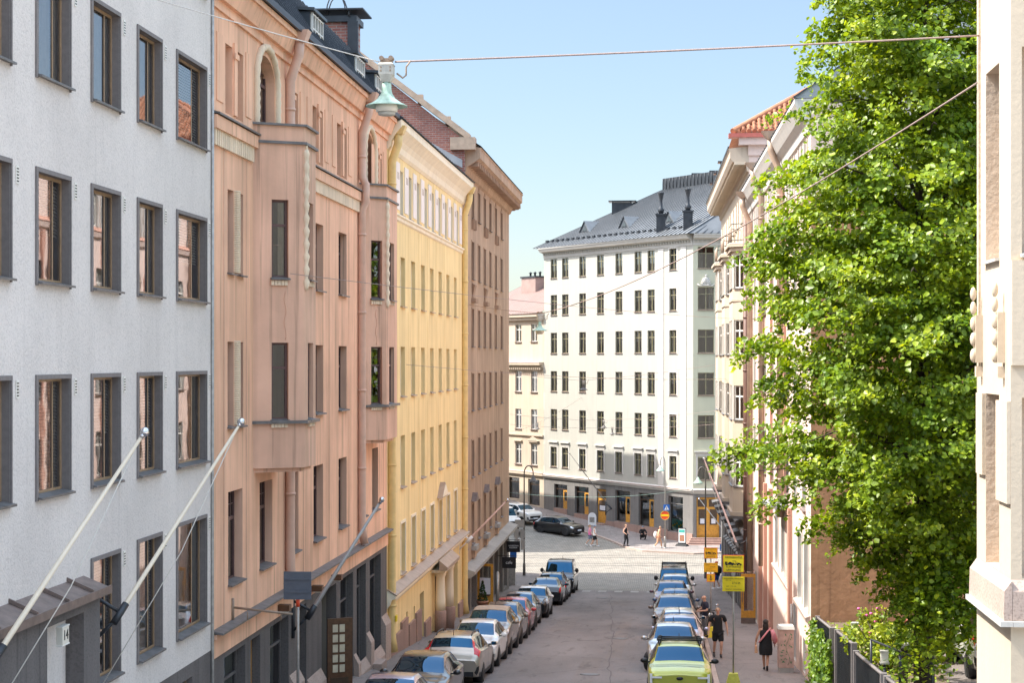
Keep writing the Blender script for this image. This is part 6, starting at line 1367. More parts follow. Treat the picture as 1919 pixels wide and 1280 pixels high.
# parking meter on the corner
q = MB(['galv', 'blue_sign', 'concrete'], Matrix.Translation((-9.72, 105.5, gz(105.5)+.3))); q.box((-.2, -.15, 0), (.2, .15, 1.75), 0); q.box((-.12, -.16, 1.75), (.28, .1, 2.15), 1); q.box((-.14, -.155, .9), (.14, -.1501, 1.4), 2)
o = q.build('parking_meter', loc=(-9.72, 105.5, gz(105.5)+.3)); tag(o, 'grey parking meter with blue head at the corner of the brown house', 'parking meter')
q = MB(['galv'], Matrix.Translation((-8.6, 85.4, gz(85)+.2))); q.tube([(0, 0, -.1), (0, 0, 1.75)], .085, 10); q.ball((0, 0, 1.75), .085); tag(q.build('bollard', loc=(-8.6, 85.4, gz(85)+.2)), 'tall grey steel bollard beside the open wooden door on the left', 'bollard')
# utility cabinet
z0 = gz(56.4)+.125; e = empty('utility_cabinet', 'faded pink utility cabinet with painted green leaves on the right pavement', 'cabinet', (3.82, 56.6, z0)); M = Matrix.Translation((3.82, 56.6, z0)) @ Matrix.Rotation(.06, 4, 'Z')
q = MB(['cabinet', 'concrete', 'white_trim'], M); q.box((-.26, -.2, .16), (.22, .26, 1.42), 0); q.box((-.25, -.19, 0), (.21, .25, .16), 1); q.hexa([(-.29, -.24, 1.42), (.25, -.24, 1.42), (.25, .29, 1.42), (-.29, .29, 1.42), (-.26, -.2, 1.53), (.22, -.2, 1.53), (.22, .26, 1.53), (-.26, .26, 1.53)], 2); q.build('body', e)
rr = random.Random(4); q = MB(['paint_green', 'red_sign', 'paint_green'], M)
for i in range(26):
    x, z = rr.uniform(-.2, .17), rr.uniform(.25, 1.3); a = rr.random()*3.1; s = rr.uniform(.03, .06); q.poly([(x-s*math.cos(a), -.203, z-s*math.sin(a)), (x+s*.4*math.sin(a), -.203, z-s*.4*math.cos(a)), (x+s*math.cos(a), -.203, z+s*math.sin(a)), (x-s*.4*math.sin(a), -.203, z+s*.4*math.cos(a))], 0)
q.tube([(.02+.06*math.sin(i*.8), -.203, .25+.1*i) for i in range(11)], .006, 4); q.build('painted_leaves', e)
# advertising stand by the far door
e = empty('advertising_stand', 'pavement advertising stand with rounded foot beside the steps of the white house', 'sign', (1.0, 136.2, .125)); M = Matrix.Translation((1.0, 136.2, .125)) @ Matrix.Rotation(-.35, 4, 'Z')
q = MB(['dark_metal', 'rubber'], M); q.box((-.33, -.03, .2), (.33, .03, 1.45), 0); q.hexa([(-.5, -.35, 0), (.5, -.35, 0), (.5, .35, 0), (-.5, .35, 0), (-.4, -.2, .18), (.4, -.2, .18), (.4, .2, .18), (-.4, .2, .18)], 1); q.build('frame', e)
q = MB(['white_paint', 'teal', 'terracotta'], M); q.box((-.28, -.036, .28), (.28, -.0305, 1.38), 0); q.box((-.24, -.039, 1.08), (.24, -.0365, 1.32), 1); q.box((-.2, -.039, .4), (.2, -.0365, .9), 2); q.build('poster', e)
e = empty('advertising_stand', 'small white arched pavement sign behind the black car', 'sign', (-6.6, 146.6, gz2(-6.6, 146.6)+.125)); M = Matrix.Translation(e.location) @ Matrix.Rotation(-.5, 4, 'Z')
q = MB(['white_paint', 'galv'], M); q.prism([(-.4, -.03, .1), (.4, -.03, .1)]+[(.4*math.cos(k*math.pi/10), -.03, .8+.4*math.sin(k*math.pi/10)) for k in range(11)], (0, .06, 0)); q.box((-.25, -.036, .35), (.25, -.0305, .8), 1); q.build('panel', e)
# ================================================================== VEHICLES
KINDS = {   # station: fraction of length from the nose, underside, belt, roof line (of height), half widths body / roof (of half width)
 'hatch': [(0, .20, .44, .46, .78, .60), (.02, .16, .50, .525, .90, .70), (.10, .13, .585, .612, .97, .75), (.255, .12, .645, .675, 1, .76), (.43, .12, .665, .955, 1, .67), (.58, .12, .675, 1, 1, .67), (.82, .13, .69, .955, 1, .65), (.94, .15, .69, .725, .97, .72), (.985, .19, .60, .63, .93, .74), (1, .24, .48, .50, .84, .66)],
 'wagon': [(0, .20, .44, .46, .78, .60), (.02, .16, .50, .525, .90, .70), (.10, .13, .585, .615, .97, .75), (.26, .12, .65, .68, 1, .76), (.42, .12, .67, .955, 1, .67), (.58, .12, .68, 1, 1, .67), (.88, .13, .70, .965, 1, .66), (.965, .15, .70, .73, .97, .74), (.988, .19, .60, .63, .94, .76), (1, .24, .48, .50, .86, .68)],
 'suv': [(0, .24, .50, .52, .80, .62), (.015, .2, .56, .58, .92, .72), (.08, .17, .62, .645, .98, .78), (.235, .16, .66, .69, 1, .79), (.38, .16, .68, .955, 1, .70), (.55, .16, .69, 1, 1, .70), (.86, .17, .70, .965, 1, .68), (.965, .2, .70, .73, .97, .75), (.99, .22, .62, .65, .94, .76), (1, .27, .5, .52, .86, .68)],
 'sedan': [(0, .20, .44, .46, .78, .60), (.02, .16, .50, .525, .90, .70), (.10, .13, .585, .612, .97, .75), (.28, .12, .65, .68, 1, .76), (.44, .12, .67, .955, 1, .66), (.58, .12, .68, 1, 1, .66), (.72, .12, .69, .955, 1, .64), (.86, .13, .70, .735, .98, .72), (.975, .17, .66, .69, .94, .74), (1, .22, .50, .52, .85, .66)],
 'mini': [(0, .22, .48, .50, .80, .62), (.02, .18, .55, .57, .92, .74), (.10, .14, .63, .655, .98, .80), (.29, .13, .665, .69, 1, .80), (.40, .13, .675, .955, 1, .75), (.58, .13, .68, 1, 1, .75), (.88, .14, .69, .965, 1, .73), (.96, .16, .69, .72, .97, .77), (.988, .2, .6, .62, .93, .76), (1, .25, .5, .52, .85, .68)],
 'van': [(0, .17, .40, .42, .82, .66), (.012, .14, .46, .48, .93, .78), (.05, .12, .52, .54, .98, .84), (.15, .11, .56, .585, 1, .86), (.28, .11, .575, .95, 1, .80), (.42, .11, .58, 1, 1, .80), (.93, .11, .58, .99, 1, .79), (.985, .12, .575, .62, .98, .86), (.995, .14, .5, .53, .96, .86), (1, .17, .42, .44, .9, .8)]}
def cr(p0, p1, p2, p3, t):
    return tuple(.5*(2*b+(c-a)*t+(2*a-5*b+4*c-d)*t*t+(3*b-a-3*c+d)*t**3) for a, b, c, d in zip(p0, p1, p2, p3))
class Shell:
    def __init__(s, kind, L, W, H):
        s.R = []
        for f, zb, be, ro, hw, rw in KINDS[kind]:
            y = -L/2+f*L; a = W/2*hw; r = W/2*rw; zb, be, ro = zb*H, be*H, ro*H; g = ro-be
            h = [(0, zb), (.82*a, zb), (.965*a, zb+.09), (a, zb+.5*(be-zb)), (.985*a, be-.07), (.945*a if g > .15 else max(.93*a, r), be), (r if g > .15 else r, ro-.055*min(1, g/.3)), (.80*r, ro-.004), (0, ro+.018)]
            s.R.append([(x, y, z) for x, z in h]+[(-x, y, z) for x, z in h[7:0:-1]])
        s.n = len(s.R); s.c = Vector((0, 0, H*.5))
    def P(s, u, t):
        def ring(i):
            r = s.R[max(0, min(s.n-1, i))]; k = int(math.floor(t)); f = t-k; m = len(r)
            return cr(r[(k-1) % m], r[k % m], r[(k+1) % m], r[(k+2) % m], f)
        u = max(0, min(s.n-1, u)); i = min(int(u), s.n-2); f = u-i
        q = [ring(i-1), ring(i), ring(i+1), ring(i+2)]; c = cr(*q, f); y = q[1][1]+(q[2][1]-q[1][1])*f
        lo = [min(q[1][k], q[2][k]) for k in (0, 2)]; hi = [max(q[1][k], q[2][k]) for k in (0, 2)]
        return Vector((max(lo[0]-.01, min(hi[0]+.01, c[0])), y, max(lo[1]-.01, min(hi[1]+.01, c[2]))))
    def N(s, u, t):
        e = .02; a = s.P(u+e, t)-s.P(u-e, t); b = s.P(u, t+e)-s.P(u, t-e); n = a.cross(b)
        if n.length < 1e-9: return Vector((0, 0, 1))
        n.normalize(); p = s.P(u, t); c = Vector((0, p.y*.6, s.c.z*.8))
        return n if n.dot(p-c) > 0 else -n
    def patch(s, mb, u0, u1, t0, t1, nu=5, nt=5, off=.006, m=0):
        n = mb.pts([s.P(u0+(u1-u0)*i/nu, t0+(t1-t0)*j/nt)+s.N(u0+(u1-u0)*i/nu, t0+(t1-t0)*j/nt)*off for i in range(nu+1) for j in range(nt+1)])
        for i in range(nu):
            for j in range(nt): a = n+i*(nt+1)+j; mb.face((a, a+1, a+nt+2, a+nt+1), m, True)
    def body(s, mb, m=0):
        k = 4; us = [i/k for i in range((s.n-1)*k+1)]; ts = [j/3 for j in range(48)]
        n = mb.pts([s.P(u, t) for u in us for t in ts]); T = len(ts)
        for i in range(len(us)-1):
            for j in range(T): mb.face((n+i*T+j, n+i*T+(j+1) % T, n+(i+1)*T+(j+1) % T, n+(i+1)*T+j), m, True)
        mb.face([n+j for j in range(T)], m); mb.face([n+(len(us)-1)*T+j for j in reversed(range(T))], m)
WH = {}
def wheel_meshes(r, w_):
    k = (round(r, 3), round(w_, 3))
    if k not in WH:
        t = MB(['rubber']); t.lathe([(r*.68, -w_/2), (r*.93, -w_/2), (r, -w_/2+.03), (r, w_/2-.03), (r*.93, w_/2), (r*.68, w_/2)], n=24, axis='x')
        i = MB(['rim', 'black']); i.lathe([(0, .02), (r*.69, .02)], n=20, axis='x', m=1); i.lathe([(r*.60, .0), (r*.69, w_/2-.012), (r*.69, -.05)], n=20, axis='x')
        for q in range(5):
            a = 2*math.pi*q/5; c, s_ = math.cos(a), math.sin(a); p = lambda u, v, x: (x, u*c-v*s_, u*s_+v*c)
            i.hexa([p(.02, -.035, .02), p(.02, .035, .02), p(r*.64, .022, .02), p(r*.64, -.022, .02), p(.02, -.035, w_/2-.03), p(.02, .035, w_/2-.03), p(r*.64, .022, w_/2-.02), p(r*.64, -.022, w_/2-.02)])
        i.lathe([(.05, .02), (.05, w_/2-.015), (0, w_/2-.01)], n=10, axis='x'); WH[k] = (t.mesh('tyre'), i.mesh('rim'))
    return WH[k]
def car(label, x, y, face, kind, L, W, H, paint, group, wr=.325, yaw=0, z=None, slope=True, roof=None, rack=None, mirrors=None, nose='std', trim='black', tail='std', plate_='front', fork=None):
    cat = 'van' if kind == 'van' else 'car'
    M = Matrix.Translation((x, y, gz(y) if z is None else z)) @ (Matrix.Rotation(-math.atan(.0815), 4, 'X') if slope else Matrix.Identity(4)) @ Matrix.Rotation((math.pi if face == 'away' else 0)+yaw, 4, 'Z')
    e = empty('parked_van' if kind == 'van' else 'parked_car', label, cat, M, group); S = Shell(kind, L, W, H)
    b = MB([paint], M); S.body(b); b.build('body', e)
    g = MB(['car_glass'], M); S.patch(g, 3.12, 3.93, 6.12, 9.88, 6, 10); g.build('windscreen', e)
    g = MB(['car_glass'], M); S.patch(g, 6.18, 6.86, 6.15, 9.85, 5, 8); g.build('rear_window', e)
    for sgn in (0, 1):
        f = (lambda a, b_: (a, b_)) if not sgn else (lambda a, b_: (16-b_, 16-a))
        a, c = f(5.13, 5.86)
        for nm, u0, u1 in (('front_side_window', 3.45, 4.62), ('rear_side_window', 4.70, 5.95)) if kind != 'van' else (('front_side_window', 3.45, 4.9),):
            g = MB(['car_glass'], M); S.patch(g, u0, u1, a, c, 6, 3, .005); g.build(nm, e)
        if kind in ('wagon', 'suv'): g = MB(['car_glass'], M); S.patch(g, 6.04, 6.45, a+.05, c-.05, 3, 3, .005); g.build('quarter_window', e)
        l = MB(['white_paint' if nose == 'bar' else 'lens', 'chrome'], M)
        if nose == 'round':
            p = S.P(1.35, 4.6 if not sgn else 11.4); l.M = M; n_ = Vector((0, -.8, .5)).normalized(); l.ball(p+Vector((0, -.02, .0)), (.135, .05, .135), 14, 0, 8); l.tube([p+Vector((.14*math.cos(k*.45), -.045, .14*math.sin(k*.45))) for k in range(15)], .018, 6, 1)
        elif nose == 'bar':
            q = -1 if sgn else 1; l.box((q*.50, -L/2-.03, H*.47), (q*.80, -L/2+.12, H*.50)); l.box((q*.77, -L/2-.01, H*.385), (q*.84, -L/2+.22, H*.545))
        else: a, c = f(3.75, 4.9); S.patch(l, .55, 1.55, a, c, 5, 4, .008)
        l.build('headlight', e)
        t = MB(['red_lens'], M)
        if tail == 'tall': a, c = f(3.95, 5.95); S.patch(t, 6.72, 7.95, a, c, 6, 5, .009); a, c = f(5.72, 6.1); S.patch(t, 6.2, 6.8, a, c, 4, 3, .009)
        else: a, c = f(3.55, 5.0); S.patch(t, 7.25, 8.55, a, c, 5, 4, .008)
        t.build('tail_light', e)
        q = -1 if sgn else 1; mz = H*.70; my = -L/2+L*(.33 if kind != 'van' else .2); k = MB([mirrors or paint, 'black', 'car_glass'], M)
        mb_h = .075 if kind != 'van' else .14
        k.ball((q*(W/2+.10), my, mz), (.115, .075, mb_h), 10, 0 if kind != 'van' else 1, 6); k.box((q*(W/2-.08), my-.02, mz-.06), (q*(W/2+.05), my+.03, mz-.02), 1); k.box((q*(W/2+.03), my+.065, mz-.05), (q*(W/2+.17), my+.078, mz+.05), 2); k.build('side_mirror', e)
    tyre, rim = wheel_meshes(wr, .215)
    for fy in (.19, .81):
        for q in (-1, 1):
            c = (q*(W/2-.10), -L/2+L*fy, wr); o = place('wheel', tyre, e, M @ Matrix.Translation(c) @ Matrix.Rotation(0 if q > 0 else math.pi, 4, 'Z') @ Matrix.Rotation((fork or 0) if fy < .5 else 0, 4, 'Z')); place('rim', rim, o, WORLD[o.name])
            ar = MB(['black'], M); ar.lathe([(wr+.055, q*(W/2-.3)), (wr+.055, q*(W/2-.006)), (wr-.02, q*(W/2-.006))], (0, -L/2+L*fy, wr+.01), 20, 0, 'x'); ar.build('wheel_arch', e)
    lo = MB([trim, 'black'], M)
    for u0, u1 in ((.0, 1.1), (7.9, 9.0)): S.patch(lo, u0, u1, 1.3, 3.0, 4, 3, .006); S.patch(lo, u0, u1, 13.0, 14.7, 4, 3, .006)
    S.patch(lo, 1.9, 7.2, 1.5, 2.3, 10, 2, .006); S.patch(lo, 1.9, 7.2, 13.7, 14.5, 10, 2, .006)
    if nose != 'bar': lo.box((-W*.30, -L/2-.012, H*.30), (W*.30, -L/2+.03, H*.425), 1); 
    lo.box((-W*.36, -L/2-.02, H*.16), (W*.36, -L/2+.04, H*.255), 1); lo.box((-W*.38, L/2-.04, H*.17), (W*.38, L/2+.015, H*.27), 1); lo.build('bumper_trim', e)
    if nose == 'bar': bd = MB(['black'], M); bd.lathe([(.0, 0), (.07, .0), (.07, .02), (0, .025)], (0, 0, 0), 12); bd.v = []; bd.f = []; bd.mi = []; bd.sm = []; bd.ball((0, -L/2-.01, H*.47), (.10, .03, .05), 10); bd.build('badge', e)
    pl = MB(['white_plate', 'blue_sign'], M)
    pl.box((-.25, -L/2-.03, H*.26), (.25, -L/2-.013, H*.26+.11), 0); pl.box((-.25, -L/2-.031, H*.26), (-.215, -L/2-.0301, H*.26+.11), 1); zz = H*.40 if kind != 'van' else H*.35
    pl.box((-.25, L/2-.02, zz), (.25, L/2+.03, zz+.115), 0); pl.box((.215, L/2+.0301, zz), (.25, L/2+.031, zz+.115), 1); pl.build('number_plate', e)
    if roof: r = MB([roof], M); S.patch(r, 3.98, 6.12, 6.05, 9.95, 10, 10, .007); r.build('roof_panel', e)
    if rack:
        for q in (-1, 1): r = MB(['black', 'chrome'], M); ps = [S.P(4.05+.2*i, 7-.35 if q > 0 else 9.35)+Vector((0, 0, .06 if 0 < i < 9 else .0)) for i in range(10)]; r.tube(ps, .02, 6, 0); r.build('roof_rail', e)
        r = MB(['black', 'chrome'], M)
        if rack == 'bars':
            for u in (4.5, 5.1, 5.7):
                a, c = S.P(u, 6.65), S.P(u, 9.35); r.tube([a+Vector((.08, 0, .08)), c+Vector((-.08, 0, .08))], .024, 6, 0)
                for p in (a, c): r.box((p.x-.05, p.y-.06, p.z-.02), (p.x+.05, p.y+.06, p.z+.12), 0)
        if rack == 'cage':
            for u in [4.1+.22*i for i in range(9)]: a, c = S.P(u, 6.6), S.P(u, 9.4); r.tube([a+Vector((0, 0, .2)), c+Vector((0, 0, .2))], .02, 5)
            for t in (6.6, 9.4): r.tube([S.P(4.1+.2*i, t)+Vector((0, 0, .24)) for i in range(10)], .025, 5); r.tube([S.P(4.1+.2*i, t)+Vector((0, 0, .12)) for i in range(10)], .02, 5)
            for u in (4.1, 5.9):
                for t in (6.6, 9.4): p = S.P(u, t); r.tube([p-Vector((0, 0, .03)), p+Vector((0, 0, .34 if u < 5 else .25))], .03, 5)
        r.build('roof_rack', e) if rack != 'rails' else None
    an = MB(['black'], M); p = S.P(5.9, 8); an.tube([p-Vector((0, 0, .02)), p+Vector((0, .1, .16))], .012, 5); an.build('aerial', e)
    return e
GL, GRt = 'cars parked along the left kerb', 'cars parked along the right kerb'
XLc, XRc = -6.73, .27
car('pale silver car with smooth roof, nearest and lowest in the left row', XLc-.05, 41.5, 'cam', 'sedan', 4.4, 1.80, 1.40, 'paint_lilac', GL)
car('black car with blue reflecting windscreen just before the champagne estate car', XLc-.02, 46.7, 'cam', 'hatch', 4.35, 1.82, 1.47, 'paint_black', GL)
car('champagne estate car with tall red tail lights and white plate seen from behind', XLc, 54.6, 'away', 'wagon', 4.63, 1.86, 1.48, 'paint_champagne', GL, tail='tall', rack='rails')
car('white car facing uphill right behind the champagne estate car', XLc+.02, 59.7, 'cam', 'hatch', 4.3, 1.79, 1.46, 'paint_white', GL)
car('dark bronze off-roader with a pale roof between the white and the bronze hatchback', XLc, 64.3, 'cam', 'suv', 4.4, 1.82, 1.62, 'paint_bronze', GL, roof='coping')
car('bronze hatchback with round pale headlight in front of the red car', XLc+.02, 68.8, 'cam', 'hatch', 4.25, 1.79, 1.53, 'paint_mocha', GL)
car('dark red car in the middle of the left row', XLc, 73.1, 'cam', 'hatch', 4.05, 1.76, 1.48, 'paint_red', GL, mirrors='paint_red')
car('small grey car between the red car and the black one with white roof', XLc-.05, 77.5, 'cam', 'hatch', 3.95, 1.72, 1.47, 'paint_grey', GL)
car('small black car with white roof, white mirrors and big round headlights', XLc+.05, 83.6, 'cam', 'mini', 3.85, 1.73, 1.42, 'paint_black', GL, roof='paint_white', mirrors='paint_white', nose='round')
car('black saloon seen from behind with red tail lights in the left row', XLc+.06, 93.6, 'away', 'sedan', 4.6, 1.82, 1.43, 'paint_black', GL)
car('dark estate car seen from behind just before the dark van', XLc+.05, 98.6, 'away', 'wagon', 4.65, 1.83, 1.50, 'paint_dark', GL, rack='rails')
car('dark blue van facing uphill at the far end of the left row', XLc+.03, 105.6, 'cam', 'van', 4.9, 1.93, 1.95, 'paint_dark', GL)
car('lime green electric car with roof bars and white bar headlights', XRc+.02, 50.2, 'cam', 'suv', 4.25, 1.84, 1.58, 'paint_lime', GRt, nose='bar', rack='bars', mirrors='black', wr=.35)
car('silver car with turned front wheel behind the lime green car', XRc-.13, 58.9, 'cam', 'hatch', 4.25, 1.79, 1.50, 'paint_silver', GRt, fork=-.4)
car('lilac grey car with a blue windscreen behind the silver car', XRc+.12, 63.6, 'cam', 'hatch', 4.1, 1.76, 1.46, 'paint_lilac', GRt)
car('off-white car seen from behind with dark rear window in the right row', XRc+.10, 68.2, 'away', 'hatch', 4.2, 1.78, 1.46, 'paint_silver', GRt)
car('large dark mocha off-roader in the middle of the right row', XRc-.04, 73.9, 'cam', 'suv', 4.55, 1.86, 1.64, 'paint_mocha', GRt)
car('dark blue car behind the mocha off-roader in the right row', XRc+.04, 80.4, 'cam', 'hatch', 4.3, 1.79, 1.55, 'paint_blue', GRt)
car('plum coloured car half hidden before the pale roofed car', XRc-.16, 86.6, 'cam', 'suv', 4.4, 1.82, 1.62, 'paint_plum', GRt)
car('grey people carrier with pale roof just before the van with the roof cage', XRc+.05, 92.3, 'cam', 'suv', 4.5, 1.82, 1.72, 'paint_silver', GRt)
car('dark van with black roof cage at the far end of the right row', XRc+.0, 98.2, 'cam', 'van', 4.6, 1.86, 1.86, 'paint_dark', GRt, rack='cage')
gs = lambda x, y: gz2(x, y)+.01
car('black hatchback parked on the crossing beside the far kerb', -9.2, 142.6, 'cam', 'hatch', 4.35, 1.78, 1.42, 'paint_black', 'cars at the far crossing', yaw=.95, z=gs(-9.2, 142.6), slope=False)
car('white car parked behind the black hatchback at the far crossing', -13.0, 147.8, 'cam', 'suv', 4.5, 1.84, 1.6, 'paint_white', 'cars at the far crossing', yaw=.75, z=gs(-13, 147.8), slope=False)
car('white van with dark windscreen at the far left behind the lamp post', -14.3, 143.6, 'cam', 'van', 4.6, 1.85, 1.9, 'paint_white', 'cars at the far crossing', yaw=.6, z=gs(-14.3, 143.6), slope=False)
car('white car with red tail light parked behind the trees in the garden yard', 8.25, 44.6, 'away', 'suv', 4.4, 1.82, 1.6, 'paint_white', 'cars in the yard', z=gp(44.6)+.02, slope=False, tail='tall')

# scooter leaning by the kerb
Ms = Matrix.Translation((1.62, 71.9, gz(71.9)+.13)) @ Matrix.Rotation(-.08, 4, 'X') @ Matrix.Rotation(.15, 4, 'Z'); e = empty('scooter', 'black motor scooter parked on the pavement edge beside the bald man', 'scooter', Ms)
for fy in (-.62, .62):
    t, r_ = wheel_meshes(.25, .12); o = place('wheel', t, e, Ms @ Matrix.Translation((0, fy, .25))); place('rim', r_, o, WORLD[o.name])
q = MB(['paint_black', 'black'], Ms); q.hexa([(-.14, -.2, .25), (.14, -.2, .25), (.14, .5, .3), (-.14, .5, .3), (-.14, -.2, .32), (.14, -.2, .32), (.16, .6, .62), (-.16, .6, .62)]); q.hexa([(-.2, -.42, .3), (.2, -.42, .3), (.2, -.34, .3), (-.2, -.34, .3), (-.16, -.56, .95), (.16, -.56, .95), (.16, -.46, .95), (-.16, -.46, .95)]); q.ball((0, .35, .58), (.18, .42, .16), 12); q.build('body', e)
q = MB(['black'], Ms); q.ball((0, .28, .76), (.16, .42, .09), 12); q.build('seat', e)
q = MB(['black', 'chrome'], Ms); q.tube([(-.34, -.42, 1.02), (0, -.52, 1.0), (.34, -.42, 1.02)], .022, 6); q.tube([(0, -.62, .25), (0, -.5, 1.0)], .03, 6)
for s in (-1, 1): q.tube([(s*.28, -.45, 1.02), (s*.3, -.42, 1.2)], .01, 5, 1); q.ball((s*.3, -.42, 1.24), (.07, .015, .045), 8, 1)
q.build('handlebar', e); q = MB(['lens'], Ms); q.ball((0, -.56, .84), (.1, .05, .1), 10); q.build('headlight', e); q = MB(['black'], Ms); q.box((-.2, .62, .72), (.2, .98, 1.02)); q.build('top_box', e)

# ================================================================== PEOPLE
def skin_obj(name, verts, edges, rad, mat, parent, M, root=0, sub=2):
    """one continuous skinned surface grown round a skeleton"""
    me = bpy.data.meshes.new(name); me.from_pydata(verts, edges, []); me.update(); o = bpy.data.objects.new(name, me); COL.objects.link(o)
    sm = o.modifiers.new('skin', 'SKIN'); sm.use_smooth_shade = True; sm.branch_smoothing = .4
    if not me.skin_vertices: me.skin_vertices.new() if hasattr(me.skin_vertices, 'new') else None
    for i, r in enumerate(rad):
        v = me.skin_vertices[0].data[i]; v.radius = r if isinstance(r, tuple) else (r, r); v.use_root = (i == root)
    ss = o.modifiers.new('sub', 'SUBSURF'); ss.levels = sub; ss.render_levels = sub
    bpy.context.view_layer.update(); dg = bpy.context.evaluated_depsgraph_get(); nm = bpy.data.meshes.new_from_object(o.evaluated_get(dg)); bpy.data.objects.remove(o)
    nm.name = name; nm.materials.clear(); nm.materials.append(MATS[mat]); nm.polygons.foreach_set('use_smooth', [True]*len(nm.polygons))
    return place(name, nm, parent, M)
def person(label, x, y, z, face, h=1.75, pose=None, skin='skin', hair=('hair_dark', 'short'), top=('cloth_black', 'short'), legs=('cloth_black', 'long'), dress=None, shoes='black', fat=1.0, fingers=True, group=None, cat='person'):
    p = dict(lknee=(.10, -.03, .50), lank=(.10, .03, .09), rknee=(-.10, -.03, .50), rank=(-.10, .03, .09), lelb=(.27, .03, 1.15), lwri=(.29, -.06, .90), relb=(-.27, .03, 1.15), rwri=(-.29, -.06, .90), lean=0, hip=.93, head=(0, 0), hipy=0)
    p.update(pose or {}); k = h/1.76; M = Matrix.Translation((x, y, z)) @ Matrix.Rotation(face, 4, 'Z') @ Matrix.Scale(k, 4)
    e = empty('person', label, cat, M, group); H = p['hip']; ln = p['lean']; hy = p['hipy']; up = lambda zz: hy-ln*(zz-H)     # forward lean
    V = []; E = []; Rr = []
    def add(v, r, par=None):
        V.append(v); Rr.append(r)
        if par is not None: E.append((par, len(V)-1))
        return len(V)-1
    dz = H-.93; f = fat
    pel = add((0, hy, H), (.135*f, .10*f)); sp = add((0, up(H+.2), 1.13+dz), (.125*f, .095*f), pel); ch = add((0, up(H+.4), 1.33+dz), (.145*f, .10*f), sp); nk = add((0, up(H+.56), 1.49+dz), .055, ch); hx, hd = p['head']
    hb = add((hx*.5, up(H+.64)-hd*.5-.01, 1.565+dz), (.066, .074), nk); hm = add((hx, up(H+.72)-hd-.02, 1.645+dz), (.076, .094), hb); ht = add((hx, up(H+.79)-hd-.01, 1.725+dz), (.062, .075), hm)
    no = add((hx, up(H+.72)-hd-.115, 1.63+dz), .012, hm)
    for s, L in ((1, 'l'), (-1, 'r')):
        sh = add((s*.165*min(f, 1.12), up(H+.5), 1.42+dz), .052, ch); el = add(p[L+'elb'], .043, sh); mid = add(tuple((a+b_)/2 for a, b_ in zip(p[L+'elb'], p[L+'wri'])), .038, el); wr = add(p[L+'wri'], .027, mid)
        d = (Vector(p[L+'wri'])-Vector(p[L+'elb'])).normalized(); pm = Vector(p[L+'wri'])+d*.075; pa = add(tuple(pm), (.038, .018), wr); sd = d.cross(Vector((s, 0, .01))).normalized()
        if fingers:
            for q, ln_ in zip((-.027, -.009, .009, .027), (.062, .074, .070, .055)):
                b0 = pm+d*.032+sd*q; b1 = b0+d*ln_*.55; b2 = b1+d*ln_*.4-Vector((s*.012, 0, 0)); i0 = add(tuple(b0), .0085, pa); i1 = add(tuple(b1), .008, i0); add(tuple(b2), .0065, i1)
            t0 = pm-d*.02-sd*.034; i0 = add(tuple(t0), .010, pa); add(tuple(t0+d*.045-sd*.012), .008, i0)
        hp = add((s*.085, hy, H-.05), .088*f, pel); th = add(tuple(Vector((s*.09, hy, H-.05)).lerp(Vector(p[L+'knee']), .4)), .078*f, hp); kn = add(p[L+'knee'], .055, th); K = Vector(p[L+'knee']); A = Vector(p[L+'ank'])
        cf = add(tuple(K.lerp(A, .35)+Vector((0, .015, 0))), .054, kn); an = add(p[L+'ank'], .036, cf)
    skin_obj('body', V, E, Rr, skin, e, M)
    # clothes
    def tube_cloth(name, segs, mat): 
        vv = []; ee = []; rr_ = []
        for path in segs:
            prev = None
            for pt, r, key in path:
                if key is not None and key in keys: i = keys[key]
                else:
                    vv.append(tuple(pt)); rr_.append(r); i = len(vv)-1
                    if key is not None: keys[key] = i
                if prev is not None and prev != i: ee.append((prev, i))
                prev = i
        skin_obj(name, vv, ee, rr_, mat, e, M, 0)
    c = lambda zz: (0, up(zz-dz if False else zz), zz)
    if top:
        keys = {}; m_, sl = top; seg = [[((0, hy, H-.16), (.172*f, .132*f), 'a'), ((0, hy, H-.02), (.160*f, .124*f), 'a2'), ((0, up(H+.2), 1.13+dz), (.148*f, .115*f), 'b'), ((0, up(H+.4), 1.33+dz), (.172*f, .124*f), 'c'), ((0, up(H+.5), 1.44+dz), (.12, .09), 'd'), ((0, up(H+.55), 1.495+dz), (.068, .064), None)]]
        for s, L in ((1, 'l'), (-1, 'r')):
            S0 = Vector((s*.178*min(f, 1.12), up(H+.5), 1.425+dz)); el = Vector(p[L+'elb']); wr = Vector(p[L+'wri']); pth = [((0, up(H+.5), 1.44+dz), 0, 'd'), (S0, .092, None)]
            if sl == 'short': pth += [(S0.lerp(el, .4), .08, None), (S0.lerp(el, .75), .076, None)]
            if sl == 'long': pth += [(el, .060, None), (el.lerp(wr, .9), .045, None)]
            if sl != 'none': seg.append(pth)
        tube_cloth('shirt', seg, m_)
    if legs:
        keys = {}; m_, ll = legs; seg = []
        for s, L in ((1, 'l'), (-1, 'r')):
            hp = Vector((s*.088, hy, H-.07)); kn = Vector(p[L+'knee']); an = Vector(p[L+'ank']); pth = [((0, hy, H+.04), (.152*f, .118*f), 'a'), (hp, .105*f, None), (hp.lerp(kn, .5), .094*f, None)]
            if ll == 'shorts': pth += [(hp.lerp(kn, .88), .088*f, None)]
            else: pth += [(kn, .073, None), (kn.lerp(an, .5), .064, None), (an+Vector((0, 0, .01)), .056, None)]
            seg.append(pth)
        tube_cloth('trousers' if ll == 'long' else 'shorts', seg, m_)
